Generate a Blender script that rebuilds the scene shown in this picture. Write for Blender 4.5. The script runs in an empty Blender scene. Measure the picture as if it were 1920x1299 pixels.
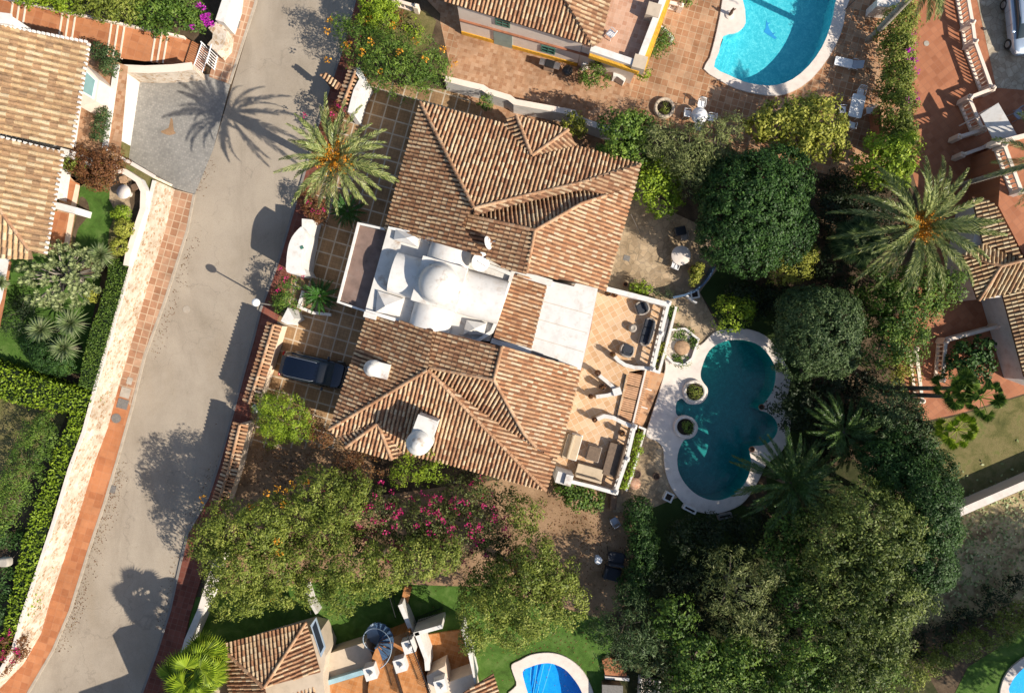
import bpy, math, random
import numpy as np
from mathutils import Vector, Matrix
from mathutils.geometry import tessellate_polygon

# ---------------------------------------------------------------- camera, sky, sun, exposure
H = 47.0            # drone height in metres
S = 27.0            # ground pixels (of a 1920 px wide frame) per metre
scene = bpy.context.scene
cam_d = bpy.data.cameras.new('camera'); cam = bpy.data.objects.new('camera', cam_d)
scene.collection.objects.link(cam); scene.camera = cam
cam.location = (0, 0, H); cam.rotation_euler = (0, 0, 0)
cam_d.sensor_width = 36.0; cam_d.lens = 36.0 * H * S / 1920.0
cam_d.clip_start = 0.5; cam_d.clip_end = 600

SUN_EL, SUN_AZ = 37.0, -29.5      # sun stands low to the lower right of the frame
se, sa = math.radians(SUN_EL), math.radians(SUN_AZ)
sun_dir = Vector((math.cos(se)*math.cos(sa), math.cos(se)*math.sin(sa), math.sin(se)))
world = bpy.data.worlds.new('World'); scene.world = world; world.use_nodes = True
wn = world.node_tree; sky = wn.nodes.new('ShaderNodeTexSky'); sky.sky_type = 'NISHITA'
sky.sun_disc = False; sky.sun_elevation = se; sky.sun_rotation = math.radians(90 - SUN_AZ)
sky.air_density = 1.0; sky.dust_density = 1.0
bg = wn.nodes['Background']; wn.links.new(sky.outputs[0], bg.inputs[0]); bg.inputs[1].default_value = 0.092
sun_d = bpy.data.lights.new('sun', 'SUN'); sun_d.energy = 4.6; sun_d.angle = math.radians(0.5)
sun_d.color = (1.0, 0.91, 0.78)
sun = bpy.data.objects.new('sun', sun_d); scene.collection.objects.link(sun)
sun.rotation_euler = sun_dir.to_track_quat('Z', 'Y').to_euler()
scene.view_settings.view_transform = 'Standard'; scene.view_settings.look = 'None'
scene.view_settings.exposure = 0.62; scene.view_settings.gamma = 1.0
scene.cycles.max_bounces = 6; scene.cycles.transparent_max_bounces = 12
scene.cycles.caustics_reflective = False; scene.cycles.caustics_refractive = False

C = scene.collection
random.seed(7); rng = np.random.default_rng(11)
PI = math.pi

def P(px, py, z=0.0):
    k = (H - z) / H / S
    return Vector(((px - 960) * k, (649.5 - py) * k, z))
def PL(pts, z=0.0): return [P(p[0], p[1], p[2] if len(p) > 2 else z) for p in pts]
def G(pts): return [P(x, y, 0).xy for x, y in pts]
U = Vector((0.963, -0.269, 0)); V = Vector((-0.269, -0.963, 0))      # the villa's own axes
ROT = math.atan2(-0.269, 0.963)

def catmull(pts, n=6, closed=True):
    out = []; m = len(pts); pts = [Vector(p) for p in pts]
    for i in range(m if closed else m - 1):
        if closed: p0, p1, p2, p3 = pts[i-1], pts[i], pts[(i+1) % m], pts[(i+2) % m]
        else: p0, p1, p2, p3 = pts[max(i-1, 0)], pts[i], pts[i+1], pts[min(i+2, m-1)]
        for k in range(n):
            t = k / n
            out.append(0.5*((2*p1) + (p2-p0)*t + (2*p0-5*p1+4*p2-p3)*t*t + (3*p1-p0-3*p2+p3)*t**3))
    if not closed: out.append(pts[-1])
    return out

# ---------------------------------------------------------------- mesh builder
class MB:
    def __init__(s): s.v = []; s.f = []; s.r = []; s.sm = []
    def add(s, vs, fs, r=None, smooth=False):
        b = len(s.v); s.v += [tuple(v) for v in vs]
        rr = random.random() if r is None else r
        for f in fs: s.f.append(tuple(b+i for i in f)); s.r.append(rr); s.sm.append(smooth)
    def box(s, c, size, rz=0, r=None, tilt=None):
        hx, hy, hz = size[0]/2, size[1]/2, size[2]/2
        M = Matrix.Rotation(rz, 3, 'Z')
        if tilt is not None: M = M @ Matrix.Rotation(tilt, 3, 'Y')
        vs = [Vector(c) + M @ Vector((x*hx, y*hy, z*hz)) for z in (-1, 1) for x, y in ((-1,-1),(1,-1),(1,1),(-1,1))]
        s.add(vs, [(3,2,1,0),(4,5,6,7),(0,1,5,4),(1,2,6,5),(2,3,7,6),(3,0,4,7)], r)
    def rbox(s, c, size, rad=0.05, rz=0, r=None, top=None):
        # box with rounded plan corners and softened top edge
        hx, hy, hz = size[0]/2, size[1]/2, size[2]/2; M = Matrix.Rotation(rz, 3, 'Z'); rad = min(rad, hx*.99, hy*.99)
        e = min(rad, hz) * 0.6 if top is None else top
        rings = []
        for z, ins in ((-hz, 0), (hz-e, 0), (hz-e*.3, e*.3), (hz, e)):
            ring = []
            for q in range(4):
                cx = (hx-rad)*(1 if q in (0, 3) else -1); cy = (hy-rad)*(1 if q in (0, 1) else -1)
                for k in range(4):
                    a = PI/2*q + PI/2*k/3; rr = max(rad-ins, 0.002) if rad > ins else 0.002
                    ring.append(Vector(c) + M @ Vector((cx+rr*math.cos(a), cy+rr*math.sin(a), z)))
            rings.append(ring)
        s.loft(rings, r, cap=True)
    def loft(s, rings, r=None, cap=True, smooth=True, closed=True):
        n = len(rings[0]); vs = [p for ring in rings for p in ring]; fs = []
        for i in range(len(rings)-1):
            for j in range(n if closed else n-1):
                k = (j+1) % n; fs.append((i*n+j, i*n+k, (i+1)*n+k, (i+1)*n+j))
        rr = random.random() if r is None else r
        s.add(vs, fs, rr, smooth)
        if cap and closed:
            s.add(rings[0], [tuple(reversed(range(n)))], rr); s.add(rings[-1], [tuple(range(n))], rr)
    def lathe(s, c, prof, n=16, r=None, cap=True):
        c = Vector(c)
        s.loft([[c + Vector((rr*math.cos(2*PI*k/n), rr*math.sin(2*PI*k/n), z)) for k in range(n)] for rr, z in prof], r, cap)
    def tube(s, pts, rads, n=6, r=None, cap=True):
        pts = [Vector(p) for p in pts]
        if not hasattr(rads, '__len__'): rads = [rads]*len(pts)
        rings = []
        for i, p in enumerate(pts):
            t = (pts[min(i+1, len(pts)-1)] - pts[max(i-1, 0)]).normalized()
            a = t.cross(Vector((0,0,1)) if abs(t.z) < .95 else Vector((1,0,0))).normalized(); b = t.cross(a)
            rings.append([p + rads[i]*(a*math.cos(2*PI*k/n) + b*math.sin(2*PI*k/n)) for k in range(n)])
        s.loft(rings, r, cap)
    def prism(s, poly, z0, z1, r=None, bottom=False, ztop=None):
        pts = [Vector((p[0], p[1])) for p in poly]
        if sum(pts[i-1].x*pts[i].y - pts[i].x*pts[i-1].y for i in range(len(pts))) < 0: pts.reverse()
        n = len(pts); rr = random.random() if r is None else r
        vs = [(p.x, p.y, z0) for p in pts] + [(p.x, p.y, z1) for p in pts]
        fs = [(i, (i+1) % n, n+(i+1) % n, n+i) for i in range(n)]
        tri = tessellate_polygon([[Vector((p.x, p.y, 0)) for p in pts]])
        for t in tri:
            a, b, c = t
            if (pts[b]-pts[a]).cross(pts[c]-pts[a]) < 0: a, c = c, a
            fs.append((n+a, n+b, n+c))
            if bottom: fs.append((c, b, a))
        s.add(vs, fs, rr)
    def sheet(s, poly, z, holes=(), r=None, down=False):
        loops = [[Vector((p[0], p[1], 0)) for p in L] for L in [poly] + list(holes)]
        flat = [p for L in loops for p in L]; fs = []
        for a, b, c in tessellate_polygon(loops):
            if ((flat[b]-flat[a]).xy.cross((flat[c]-flat[a]).xy) < 0) != down: a, c = c, a
            fs.append((a, b, c))
        zz = z if callable(z) else (lambda x, y: z)
        s.add([(p.x, p.y, zz(p.x, p.y)) for p in flat], fs, r)
    def strip(s, pts, w, z0, z1, closed=False, r=None, off=0.0):
        pts = [Vector((p[0], p[1])) for p in pts]; n = len(pts); L = []; R = []
        zs0 = z0 if hasattr(z0, '__len__') else [z0]*n; zs1 = z1 if hasattr(z1, '__len__') else [z1]*n
        for i in range(n):
            a = pts[i-1] if (closed or i > 0) else pts[i]; b = pts[(i+1) % n] if (closed or i < n-1) else pts[i]
            d1 = (pts[i]-a); d2 = (b-pts[i]); d1 = d1.normalized() if d1.length > 1e-6 else d2.normalized()
            d2 = d2.normalized() if d2.length > 1e-6 else d1
            n1 = Vector((-d1.y, d1.x)); n2 = Vector((-d2.y, d2.x)); m = (n1+n2)
            m = m.normalized() if m.length > 1e-4 else n1; k = 1/max(0.4, m.dot(n1))
            L.append(pts[i] + m*k*(w/2+off)); R.append(pts[i] - m*k*(w/2-off))
        rings = [[(L[i].x, L[i].y, zs0[i]), (R[i].x, R[i].y, zs0[i]), (R[i].x, R[i].y, zs1[i]), (L[i].x, L[i].y, zs1[i])] for i in range(n)]
        if closed: rings.append(rings[0])
        s.loft(rings, r, cap=not closed, smooth=False)
    def tile(s, o, c, d, nn, L, w=0.086, h=0.08, r=None, lift=0.03, cap=True):
        # one barrel tile: o = its upper end centre, d = down slope, c = across, nn = normal
        vs = []
        for t, ww, up in ((0, w*.86, 0.0), (L, w, lift)):
            for a in (0, 42, 90, 138, 180):
                A = math.radians(a); vs.append(o + d*t + c*(ww*math.cos(A)) + nn*(h*math.sin(A) + up - (0.02 if a in (0, 180) else 0)))
        fs = [(0,1,6,5),(1,2,7,6),(2,3,8,7),(3,4,9,8)]
        rr = random.random() if r is None else r
        s.add(vs, fs, rr, True)
        if cap: s.add(vs[5:], [(0,1,2,3,4)], rr)
    def build(s, name, mat, parent=None, world=True, loc=None):
        me = bpy.data.meshes.new(name)
        o = Vector((0,0,0))
        if parent is not None and world:
            o = Vector(parent.location)
            if parent.parent is not None: o += Vector(parent.parent.location)
        elif loc is not None: o = Vector(loc)
        v = np.array(s.v, dtype=np.float32) - np.array(o, dtype=np.float32)
        me.from_pydata([tuple(x) for x in v.tolist()], [], s.f)
        at = me.attributes.new('rnd', 'FLOAT', 'FACE'); at.data.foreach_set('value', np.array(s.r, dtype=np.float32))
        me.polygons.foreach_set('use_smooth', s.sm)
        if mat: me.materials.append(mat)
        ob = bpy.data.objects.new(name, me); C.objects.link(ob)
        if parent is not None: ob.parent = parent
        elif loc is not None: ob.location = loc
        return ob

def tag(o, label=None, cat=None, group=None, kind=None):
    if label: o['label'] = label
    if cat: o['category'] = cat
    if group: o['group'] = group
    if kind: o['kind'] = kind
    return o
def thing(name, label, cat, loc=(0,0,0), rz=0, group=None):
    o = bpy.data.objects.new(name, None); C.objects.link(o); o.empty_display_size = 0.2
    o.location = loc; o.rotation_euler = (0, 0, rz)
    return tag(o, label, cat, group)
def struct(name, mb, mat): return tag(mb.build(name, mat), kind='structure')
def dup(root, loc, rz, label=None, group=None, scale=None):
    def rec(o, par):
        c = o.copy(); C.objects.link(c)
        if par is not None: c.parent = par
        for ch in list(o.children): rec(ch, c)
        return c
    r = rec(root, None); r.location = loc; r.rotation_euler = (0, 0, rz)
    if label: r['label'] = label
    if group: r['group'] = group
    if scale: r.scale = scale
    return r

# ---------------------------------------------------------------- materials
RT = -ROT
def new_mat(name):
    m = bpy.data.materials.new(name); m.use_nodes = True; nt = m.node_tree
    b = nt.nodes['Principled BSDF']; return m, nt, b
def coords(nt, scale=1.0, rz=0.0):
    tc = nt.nodes.new('ShaderNodeTexCoord'); mp = nt.nodes.new('ShaderNodeMapping')
    mp.inputs['Scale'].default_value = (scale,)*3 if not hasattr(scale, '__len__') else scale
    mp.inputs['Rotation'].default_value = (0, 0, rz)
    nt.links.new(tc.outputs['Object'], mp.inputs['Vector']); return mp.outputs[0]
def ramp(nt, fac, cols, pos=None, interp='LINEAR'):
    r = nt.nodes.new('ShaderNodeValToRGB'); e = r.color_ramp; e.interpolation = interp; n = len(cols)
    pos = pos or [i/(n-1) for i in range(n)]
    while len(e.elements) < n: e.elements.new(0.5)
    for i, (c, p) in enumerate(zip(cols, pos)): e.elements[i].position = p
    for i, c in enumerate(cols): e.elements[i].color = (*c, 1)
    nt.links.new(fac, r.inputs[0]); return r.outputs[0]
def noise(nt, vec, scale, detail=4, rough=0.6, dist=0.0):
    n = nt.nodes.new('ShaderNodeTexNoise'); n.inputs['Scale'].default_value = scale
    n.inputs['Detail'].default_value = detail; n.inputs['Roughness'].default_value = rough; n.inputs['Distortion'].default_value = dist
    nt.links.new(vec, n.inputs['Vector']); return n.outputs[0]
def mix(nt, a, b, fac, mode='MIX'):
    m = nt.nodes.new('ShaderNodeMix'); m.data_type = 'RGBA'; m.blend_type = mode
    for sock, val in ((m.inputs['Factor'], fac), (m.inputs[6], a), (m.inputs[7], b)):
        if isinstance(val, (int, float)): sock.default_value = val
        elif isinstance(val, tuple): sock.default_value = (*val, 1)
        else: nt.links.new(val, sock)
    return m.outputs[2]
def attr(nt, name='rnd'):
    a = nt.nodes.new('ShaderNodeAttribute'); a.attribute_name = name; return a.outputs['Fac']
def bump(nt, b, fac, strength=0.3, dist=0.02):
    n = nt.nodes.new('ShaderNodeBump'); n.inputs['Strength'].default_value = strength; n.inputs['Distance'].default_value = dist
    nt.links.new(fac, n.inputs['Height']); nt.links.new(n.outputs[0], b.inputs['Normal'])

def plain(name, c, rough=0.6, metal=0.0, var=0.12, spec=0.5, scale=2.0, dirt=0.0, dirtcol=(.25,.18,.12)):
    m, nt, b = new_mat(name); v = coords(nt)
    n = noise(nt, v, scale, 6); d = tuple(x*(1-var*1.6) for x in c); u = tuple(min(1, x*(1+var)) for x in c)
    col = ramp(nt, n, [d, c, u], [0.3, 0.5, 0.72])
    if dirt:
        n2 = noise(nt, v, scale*0.9, 8, .72); f = ramp(nt, n2, [(0,0,0),(0,0,0),(dirt,)*3], [0, .53, .72]); col = mix(nt, col, dirtcol, f)
    nt.links.new(col, b.inputs['Base Color']); b.inputs['Roughness'].default_value = rough
    b.inputs['Metallic'].default_value = metal; b.inputs['Specular IOR Level'].default_value = spec
    bump(nt, b, noise(nt, v, scale*12, 4), 0.15, 0.01)
    return m
def ground_mat(name, cols, scale=0.4, fine=14.0, rough=0.95, bmp=0.3, pos=None):
    m, nt, b = new_mat(name); v = coords(nt)
    n1 = noise(nt, v, scale, 8, .65, .4); col = ramp(nt, n1, cols, pos or [0.32 + 0.36*i/(len(cols)-1) for i in range(len(cols))])
    n2 = noise(nt, v, fine, 5, .8); f = ramp(nt, n2, [(.55,.55,.55),(1,1,1),(1.0,1.0,1.0)], [.3,.55,.8])
    col = mix(nt, col, f, 0.7, 'MULTIPLY')
    nt.links.new(col, b.inputs['Base Color']); b.inputs['Roughness'].default_value = rough; b.inputs['Specular IOR Level'].default_value = .2
    bump(nt, b, n2, bmp, 0.04); return m
def paver(name, cols, mortar, bw, bh, rz=0.0, ms=0.02, offset=0.0, rough=0.8, stain=0.35, inner=None):
    m, nt, b = new_mat(name); v = coords(nt, 1.0, rz)
    br = nt.nodes.new('ShaderNodeTexBrick'); nt.links.new(v, br.inputs['Vector'])
    br.offset = offset; br.inputs['Scale'].default_value = 1.0
    br.inputs['Brick Width'].default_value = bw; br.inputs['Row Height'].default_value = bh
    br.inputs['Mortar Size'].default_value = ms; br.inputs['Mortar Smooth'].default_value = 0.1; br.inputs['Bias'].default_value = 0
    br.inputs['Color1'].default_value = (0,0,0,1); br.inputs['Color2'].default_value = (1,1,1,1); br.inputs['Mortar'].default_value = (.5,.5,.5,1)
    n = noise(nt, v, 2.2, 7, .7); k = mix(nt, br.outputs['Color'], n, 0.5)
    col = ramp(nt, k, cols, [0.2 + 0.6*i/(len(cols)-1) for i in range(len(cols))])
    if inner:
        b2 = nt.nodes.new('ShaderNodeTexBrick'); nt.links.new(v, b2.inputs['Vector']); b2.offset = 0
        b2.inputs['Scale'].default_value = 1; b2.inputs['Brick Width'].default_value = inner; b2.inputs['Row Height'].default_value = inner
        b2.inputs['Mortar Size'].default_value = 0.008; b2.inputs['Color1'].default_value = (1,1,1,1); b2.inputs['Color2'].default_value = (.8,.8,.8,1)
        b2.inputs['Mortar'].default_value = (.5,.45,.4,1); col = mix(nt, col, b2.outputs['Color'], .8, 'MULTIPLY')
    col = mix(nt, col, mortar, br.outputs['Fac'])
    st = ramp(nt, noise(nt, v, .35, 9, .75, .5), [(1-stain,)*3, (1,1,1)], [.38, .6]); col = mix(nt, col, st, 1.0, 'MULTIPLY')
    nt.links.new(col, b.inputs['Base Color']); b.inputs['Roughness'].default_value = rough; b.inputs['Specular IOR Level'].default_value = .25
    inv = nt.nodes.new('ShaderNodeMath'); inv.operation = 'SUBTRACT'; inv.inputs[0].default_value = 1; nt.links.new(br.outputs['Fac'], inv.inputs[1])
    bump(nt, b, inv.outputs[0], .4, .01); return m
def flagstone(name, cols, mortar, scale=1.6, mw=0.05):
    m, nt, b = new_mat(name); v = coords(nt)
    vo = nt.nodes.new('ShaderNodeTexVoronoi'); vo.inputs['Scale'].default_value = scale; nt.links.new(v, vo.inputs['Vector'])
    ve = nt.nodes.new('ShaderNodeTexVoronoi'); ve.feature = 'DISTANCE_TO_EDGE'; ve.inputs['Scale'].default_value = scale; nt.links.new(v, ve.inputs['Vector'])
    sep = nt.nodes.new('ShaderNodeSeparateColor'); nt.links.new(vo.outputs['Color'], sep.inputs[0])
    n = noise(nt, v, 3, 8, .75); k = mix(nt, sep.outputs[0], n, .45)
    col = ramp(nt, k, cols, [0.2 + 0.6*i/(len(cols)-1) for i in range(len(cols))])
    f = ramp(nt, ve.outputs['Distance'], [(1,1,1),(0,0,0)], [mw*.5, mw]); col = mix(nt, col, mortar, f)
    st = ramp(nt, noise(nt, v, .5, 9, .75, .5), [(.6,.57,.52),(1,1,1)], [.36, .6]); col = mix(nt, col, st, 1.0, 'MULTIPLY')
    nt.links.new(col, b.inputs['Base Color']); b.inputs['Roughness'].default_value = .85; b.inputs['Specular IOR Level'].default_value = .25
    bump(nt, b, noise(nt, v, 9, 5), .4, .02); return m
def rooftile(name, cols, pos=None, stain=(.12,.08,.05), amt=.5):
    m, nt, b = new_mat(name); v = coords(nt)
    n = noise(nt, v, 5, 5, .7); k = mix(nt, attr(nt), n, .22); col = ramp(nt, k, cols, pos)
    f = ramp(nt, noise(nt, v, .55, 9, .72, .3), [(amt,)*3, (0,0,0)], [.36, .56]); col = mix(nt, col, stain, f)
    f2 = ramp(nt, noise(nt, v, 16, 4, .7), [(.62,)*3, (1,1,1)], [.35, .55]); col = mix(nt, col, f2, 1, 'MULTIPLY')
    nt.links.new(col, b.inputs['Base Color']); b.inputs['Roughness'].default_value = .85; b.inputs['Specular IOR Level'].default_value = .2
    bump(nt, b, noise(nt, v, 30, 3), .3, .01); return m
def foliage(name, cols, transl=.22, rough=.55, spec=.28):
    m, nt, b = new_mat(name)
    col = ramp(nt, attr(nt), cols); nt.links.new(col, b.inputs['Base Color']); b.inputs['Roughness'].default_value = rough
    b.inputs['Specular IOR Level'].default_value = spec
    tr = nt.nodes.new('ShaderNodeBsdfTranslucent'); nt.links.new(mix(nt, col, (.9,1,.3), .35, 'MULTIPLY'), tr.inputs[0])
    ms = nt.nodes.new('ShaderNodeMixShader'); ms.inputs[0].default_value = transl
    nt.links.new(b.outputs[0], ms.inputs[1]); nt.links.new(tr.outputs[0], ms.inputs[2])
    nt.links.new(ms.outputs[0], nt.nodes['Material Output'].inputs[0]); return m
def water(name, tint):
    m, nt, b = new_mat(name); nt.nodes.remove(b); v = coords(nt)
    t = nt.nodes.new('ShaderNodeBsdfTransparent'); t.inputs[0].default_value = (*tint, 1)
    g = nt.nodes.new('ShaderNodeBsdfGlossy'); g.inputs['Roughness'].default_value = .04
    lw = nt.nodes.new('ShaderNodeLayerWeight'); fo = ramp(nt, lw.outputs['Facing'], [(.03,)*3,(.05,)*3,(.25,)*3,(1,1,1)], [0,.5,.8,1])
    bp = nt.nodes.new('ShaderNodeBump'); bp.inputs['Strength'].default_value = .5; bp.inputs['Distance'].default_value = .03
    nt.links.new(noise(nt, v, 3.2, 3, .5, .8), bp.inputs['Height']); nt.links.new(bp.outputs[0], g.inputs['Normal'])
    ms = nt.nodes.new('ShaderNodeMixShader'); nt.links.new(fo, ms.inputs[0]); nt.links.new(t.outputs[0], ms.inputs[1]); nt.links.new(g.outputs[0], ms.inputs[2])
    nt.links.new(ms.outputs[0], nt.nodes['Material Output'].inputs[0]); return m
def mosaic(name, cols, scale=7.0):
    m, nt, b = new_mat(name); v = coords(nt, 1.0, RT)
    br = nt.nodes.new('ShaderNodeTexBrick'); nt.links.new(v, br.inputs['Vector']); br.offset = 0
    br.inputs['Scale'].default_value = scale; br.inputs['Brick Width'].default_value = .5; br.inputs['Row Height'].default_value = .5
    br.inputs['Mortar Size'].default_value = .03; br.inputs['Color1'].default_value = (0,0,0,1); br.inputs['Color2'].default_value = (1,1,1,1); br.inputs['Mortar'].default_value = (.5,.5,.5,1)
    vo = nt.nodes.new('ShaderNodeTexNoise'); vo.inputs['Scale'].default_value = 2.6; vo.inputs['Distortion'].default_value = 1.2; nt.links.new(v, vo.inputs['Vector'])
    k = mix(nt, br.outputs['Color'], vo.outputs[0], .75); col = ramp(nt, k, cols, [.3, .52, .72] if len(cols) == 3 else None)
    nt.links.new(col, b.inputs['Base Color']); b.inputs['Roughness'].default_value = .5; return m
def slats(name, c1, c2, scale, rz=0, rough=.7):
    m, nt, b = new_mat(name); v = coords(nt, 1, rz); w = nt.nodes.new('ShaderNodeTexWave'); w.inputs['Scale'].default_value = scale
    w.inputs['Distortion'].default_value = .3; w.inputs['Detail'].default_value = 2; nt.links.new(v, w.inputs['Vector'])
    col = ramp(nt, w.outputs[1], [c1, c2, c2], [.1, .4, 1]); col = mix(nt, col, ramp(nt, noise(nt, v, 4, 6), [(.7,)*3, (1,1,1)], [.35,.6]), 1, 'MULTIPLY')
    nt.links.new(col, b.inputs['Base Color']); b.inputs['Roughness'].default_value = rough; bump(nt, b, w.outputs[1], .4, .01); return m

M = {}
M['ground'] = ground_mat('soil', [(.045,.03,.02),(.09,.062,.038),(.16,.115,.07)], .5, 9)
M['dry'] = ground_mat('dry_grass', [(.13,.08,.045),(.28,.21,.11),(.42,.34,.19),(.24,.20,.08)], .8, 5, bmp=.6)
M['asphalt'] = ground_mat('asphalt', [(.30,.25,.19),(.36,.305,.24),(.41,.35,.275)], .16, 22, bmp=.12)
def asphalt():
    m = M['asphalt']; nt = m.node_tree; b = nt.nodes['Principled BSDF']; v = coords(nt); base = b.inputs['Base Color'].links[0].from_socket
    ve = nt.nodes.new('ShaderNodeTexVoronoi'); ve.feature = 'DISTANCE_TO_EDGE'; ve.inputs['Scale'].default_value = .16
    nz = nt.nodes.new('ShaderNodeTexNoise'); nz.inputs['Scale'].default_value = .9; nz.inputs['Detail'].default_value = 8; nt.links.new(v, nz.inputs['Vector'])
    ad = nt.nodes.new('ShaderNodeVectorMath'); ad.operation = 'MULTIPLY_ADD'; nt.links.new(nz.outputs['Color'], ad.inputs[0]); ad.inputs[1].default_value = (3,3,0); nt.links.new(v, ad.inputs[2]); nt.links.new(ad.outputs[0], ve.inputs['Vector'])
    crack = ramp(nt, ve.outputs['Distance'], [(.30,)*3,(0,0,0)], [.001,.006]); col = mix(nt, base, (.12,.10,.08), crack)
    st = ramp(nt, noise(nt, coords(nt, (.25,.06,1), .28), 1.6, 7, .7, .6), [(.86,.85,.84),(1,1,1),(1.0,.98,.95)], [.35,.52,.7]); col = mix(nt, col, st, 1, 'MULTIPLY')
    sp = ramp(nt, noise(nt, v, 1.1, 9, .8), [(.80,.78,.75),(1,1,1)], [.30,.42]); col = mix(nt, col, sp, 1, 'MULTIPLY')
    nt.links.new(col, b.inputs['Base Color'])
asphalt()
M['kerb'] = plain('kerb_stone', (.36,.31,.25), .9, dirt=.6)
M['kerb_dark'] = plain('kerb_blue', (.22,.20,.18), .9)
M['pave_l'] = paver('terracotta_pavement', [(.30,.15,.085),(.39,.215,.13),(.46,.29,.19)], (.49,.36,.25), .52, .52, RT, .035, 0)
M['pave_l2'] = paver('plain_terracotta_pavement', [(.34,.125,.055),(.42,.17,.075),(.48,.21,.10)], (.42,.20,.11), .5, .5, RT, .012, 0, stain=.25)
M['pave_r'] = paver('red_pavement', [(.15,.045,.03),(.22,.07,.045),(.26,.09,.06)], (.22,.11,.08), .4, .4, RT, .015, 0)
M['cobble'] = paver('grey_cobbles', [(.22,.21,.195),(.28,.265,.24),(.33,.31,.28)], (.25,.24,.22), .17, .17, RT, .02, .5, stain=.2)
M['drive'] = paver('driveway_tiles', [(.30,.18,.09),(.38,.235,.12),(.44,.28,.15)], (.54,.45,.34), .92, .92, RT+.0, .05, 0, inner=.23)
M['terr'] = paver('terrace_tiles', [(.50,.30,.155),(.58,.37,.21),(.64,.46,.30)], (.66,.52,.38), .42, .42, RT+PI/4, .018, 0, stain=.15)
M['terr_land'] = paver('orange_landing_tiles', [(.44,.22,.11),(.52,.29,.15),(.58,.36,.21)], (.50,.33,.21), .3, .3, RT, .012, 0, stain=.15)
M['terr_pink'] = paver('pink_terrace', [(.46,.24,.15),(.56,.33,.22),(.60,.38,.27)], (.60,.42,.31), .3, .3, RT, .01, 0, stain=.2)
M['patio_top'] = paver('poolside_terracotta', [(.32,.15,.07),(.43,.225,.12),(.52,.32,.19)], (.50,.35,.22), .46, .46, RT, .022, 0)
M['alley'] = paver('alley_terracotta', [(.34,.17,.09),(.44,.25,.14),(.52,.33,.21)], (.44,.27,.16), .25, .25, RT, .01, 0, stain=.35)
M['red_terr'] = paver('red_terrace', [(.31,.115,.055),(.38,.15,.075),(.42,.175,.09)], (.34,.145,.08), .4, .4, .9, .02, 0, stain=.12)
M['orange_terr'] = paver('orange_terrace', [(.40,.15,.04),(.50,.21,.07),(.56,.27,.11)], (.5,.26,.12), .3, .3, .3, .012, 0)
M['flag'] = flagstone('flagstones', [(.31,.23,.145),(.38,.285,.185),(.45,.345,.225),(.49,.36,.23)], (.30,.235,.16), 2.5)
M['flag_pale'] = flagstone('pale_flagstones', [(.38,.32,.24),(.45,.39,.30),(.52,.46,.36)], (.34,.28,.21), 2.2)
M['stonewall'] = flagstone('pale_stone_wall', [(.42,.27,.15),(.58,.45,.33),(.66,.56,.45),(.72,.63,.53)], (.68,.61,.52), 4.2, .09)
M['white'] = plain('white_render', (.66,.635,.60), .85, var=.07, dirt=.6, dirtcol=(.45,.36,.28), spec=.2)
M['whitedirty'] = plain('weathered_white_render', (.62,.595,.555), .85, var=.10, dirt=1.0, dirtcol=(.28,.17,.10), spec=.2, scale=1.4)
M['cream'] = plain('cream_render', (.70,.56,.43), .85, var=.06, spec=.2, dirt=.25)
M['pinkcream'] = plain('pink_cream_render', (.74,.62,.52), .85, var=.05, spec=.2)
M['yellow'] = slats('yellow_tile_band', (.55,.27,.02), (.74,.40,.03), 3.2, RT)
M['beige'] = plain('beige_roof_render', (.50,.41,.31), .85, var=.08, spec=.2)
M['coping'] = plain('pale_coping', (.66,.585,.52), .8, var=.08, spec=.25, dirt=.2)
M['lawn'] = ground_mat('lawn', [(.045,.085,.014),(.07,.145,.022),(.12,.19,.045)], 1.3, 26, bmp=.9)
M['lawn_dry'] = ground_mat('dry_lawn', [(.08,.085,.025),(.14,.13,.045),(.20,.165,.07),(.13,.15,.04)], .9, 16, bmp=1.0)
M['lawn_dark'] = ground_mat('shade_tinted_lawn', [(.03,.05,.012),(.045,.07,.018)], .6, 14, bmp=.5)  # lawn colour darkened so the shade under the trees is painted in
M['gravel'] = ground_mat('gravel', [(.20,.125,.07),(.30,.19,.11),(.38,.25,.15)], .6, 12, bmp=.4)
M['rubble'] = flagstone('rubble', [(.20,.13,.08),(.38,.30,.22),(.48,.40,.32)], (.12,.08,.05), 5, .08)
M['water_teal'] = water('teal_water', (.55,.90,.90))
M['water_cyan'] = water('cyan_water', (.55,.90,.94))
M['water_blue'] = water('blue_water', (.35,.78,.97))
M['basin_teal'] = mosaic('teal_mosaic', [(.012,.20,.20),(.018,.25,.245),(.035,.33,.30)])
M['basin_cyan'] = mosaic('cyan_mosaic', [(.10,.50,.58),(.20,.62,.68),(.42,.78,.80)])
M['basin_blue'] = mosaic('blue_mosaic', [(.03,.40,.72),(.05,.47,.80),(.08,.54,.85)])
M['roof_main'] = rooftile('weathered_barrel_tile', [(.16,.085,.05),(.38,.19,.10),(.50,.29,.16),(.58,.39,.225),(.66,.50,.32),(.38,.21,.12)], [0,.16,.4,.62,.86,1], amt=.35)
M['roof_orange'] = rooftile('orange_barrel_tile', [(.34,.15,.075),(.50,.255,.13),(.58,.34,.185),(.63,.42,.25),(.68,.52,.35),(.33,.17,.10)], [0,.25,.45,.62,.85,1], amt=.25)
M['roof_pale'] = rooftile('pale_barrel_tile', [(.20,.14,.09),(.43,.26,.14),(.54,.36,.19),(.60,.44,.25),(.64,.52,.33),(.34,.21,.13)], [0,.22,.42,.6,.85,1], amt=.3)
M['roof_bed'] = plain('roof_mortar_bed', (.17,.09,.055), .95, var=.35, spec=.1, scale=3)
M['roof_bed_pale'] = plain('pale_roof_mortar_bed', (.27,.17,.10), .95, var=.3, spec=.1, scale=3)
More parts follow.
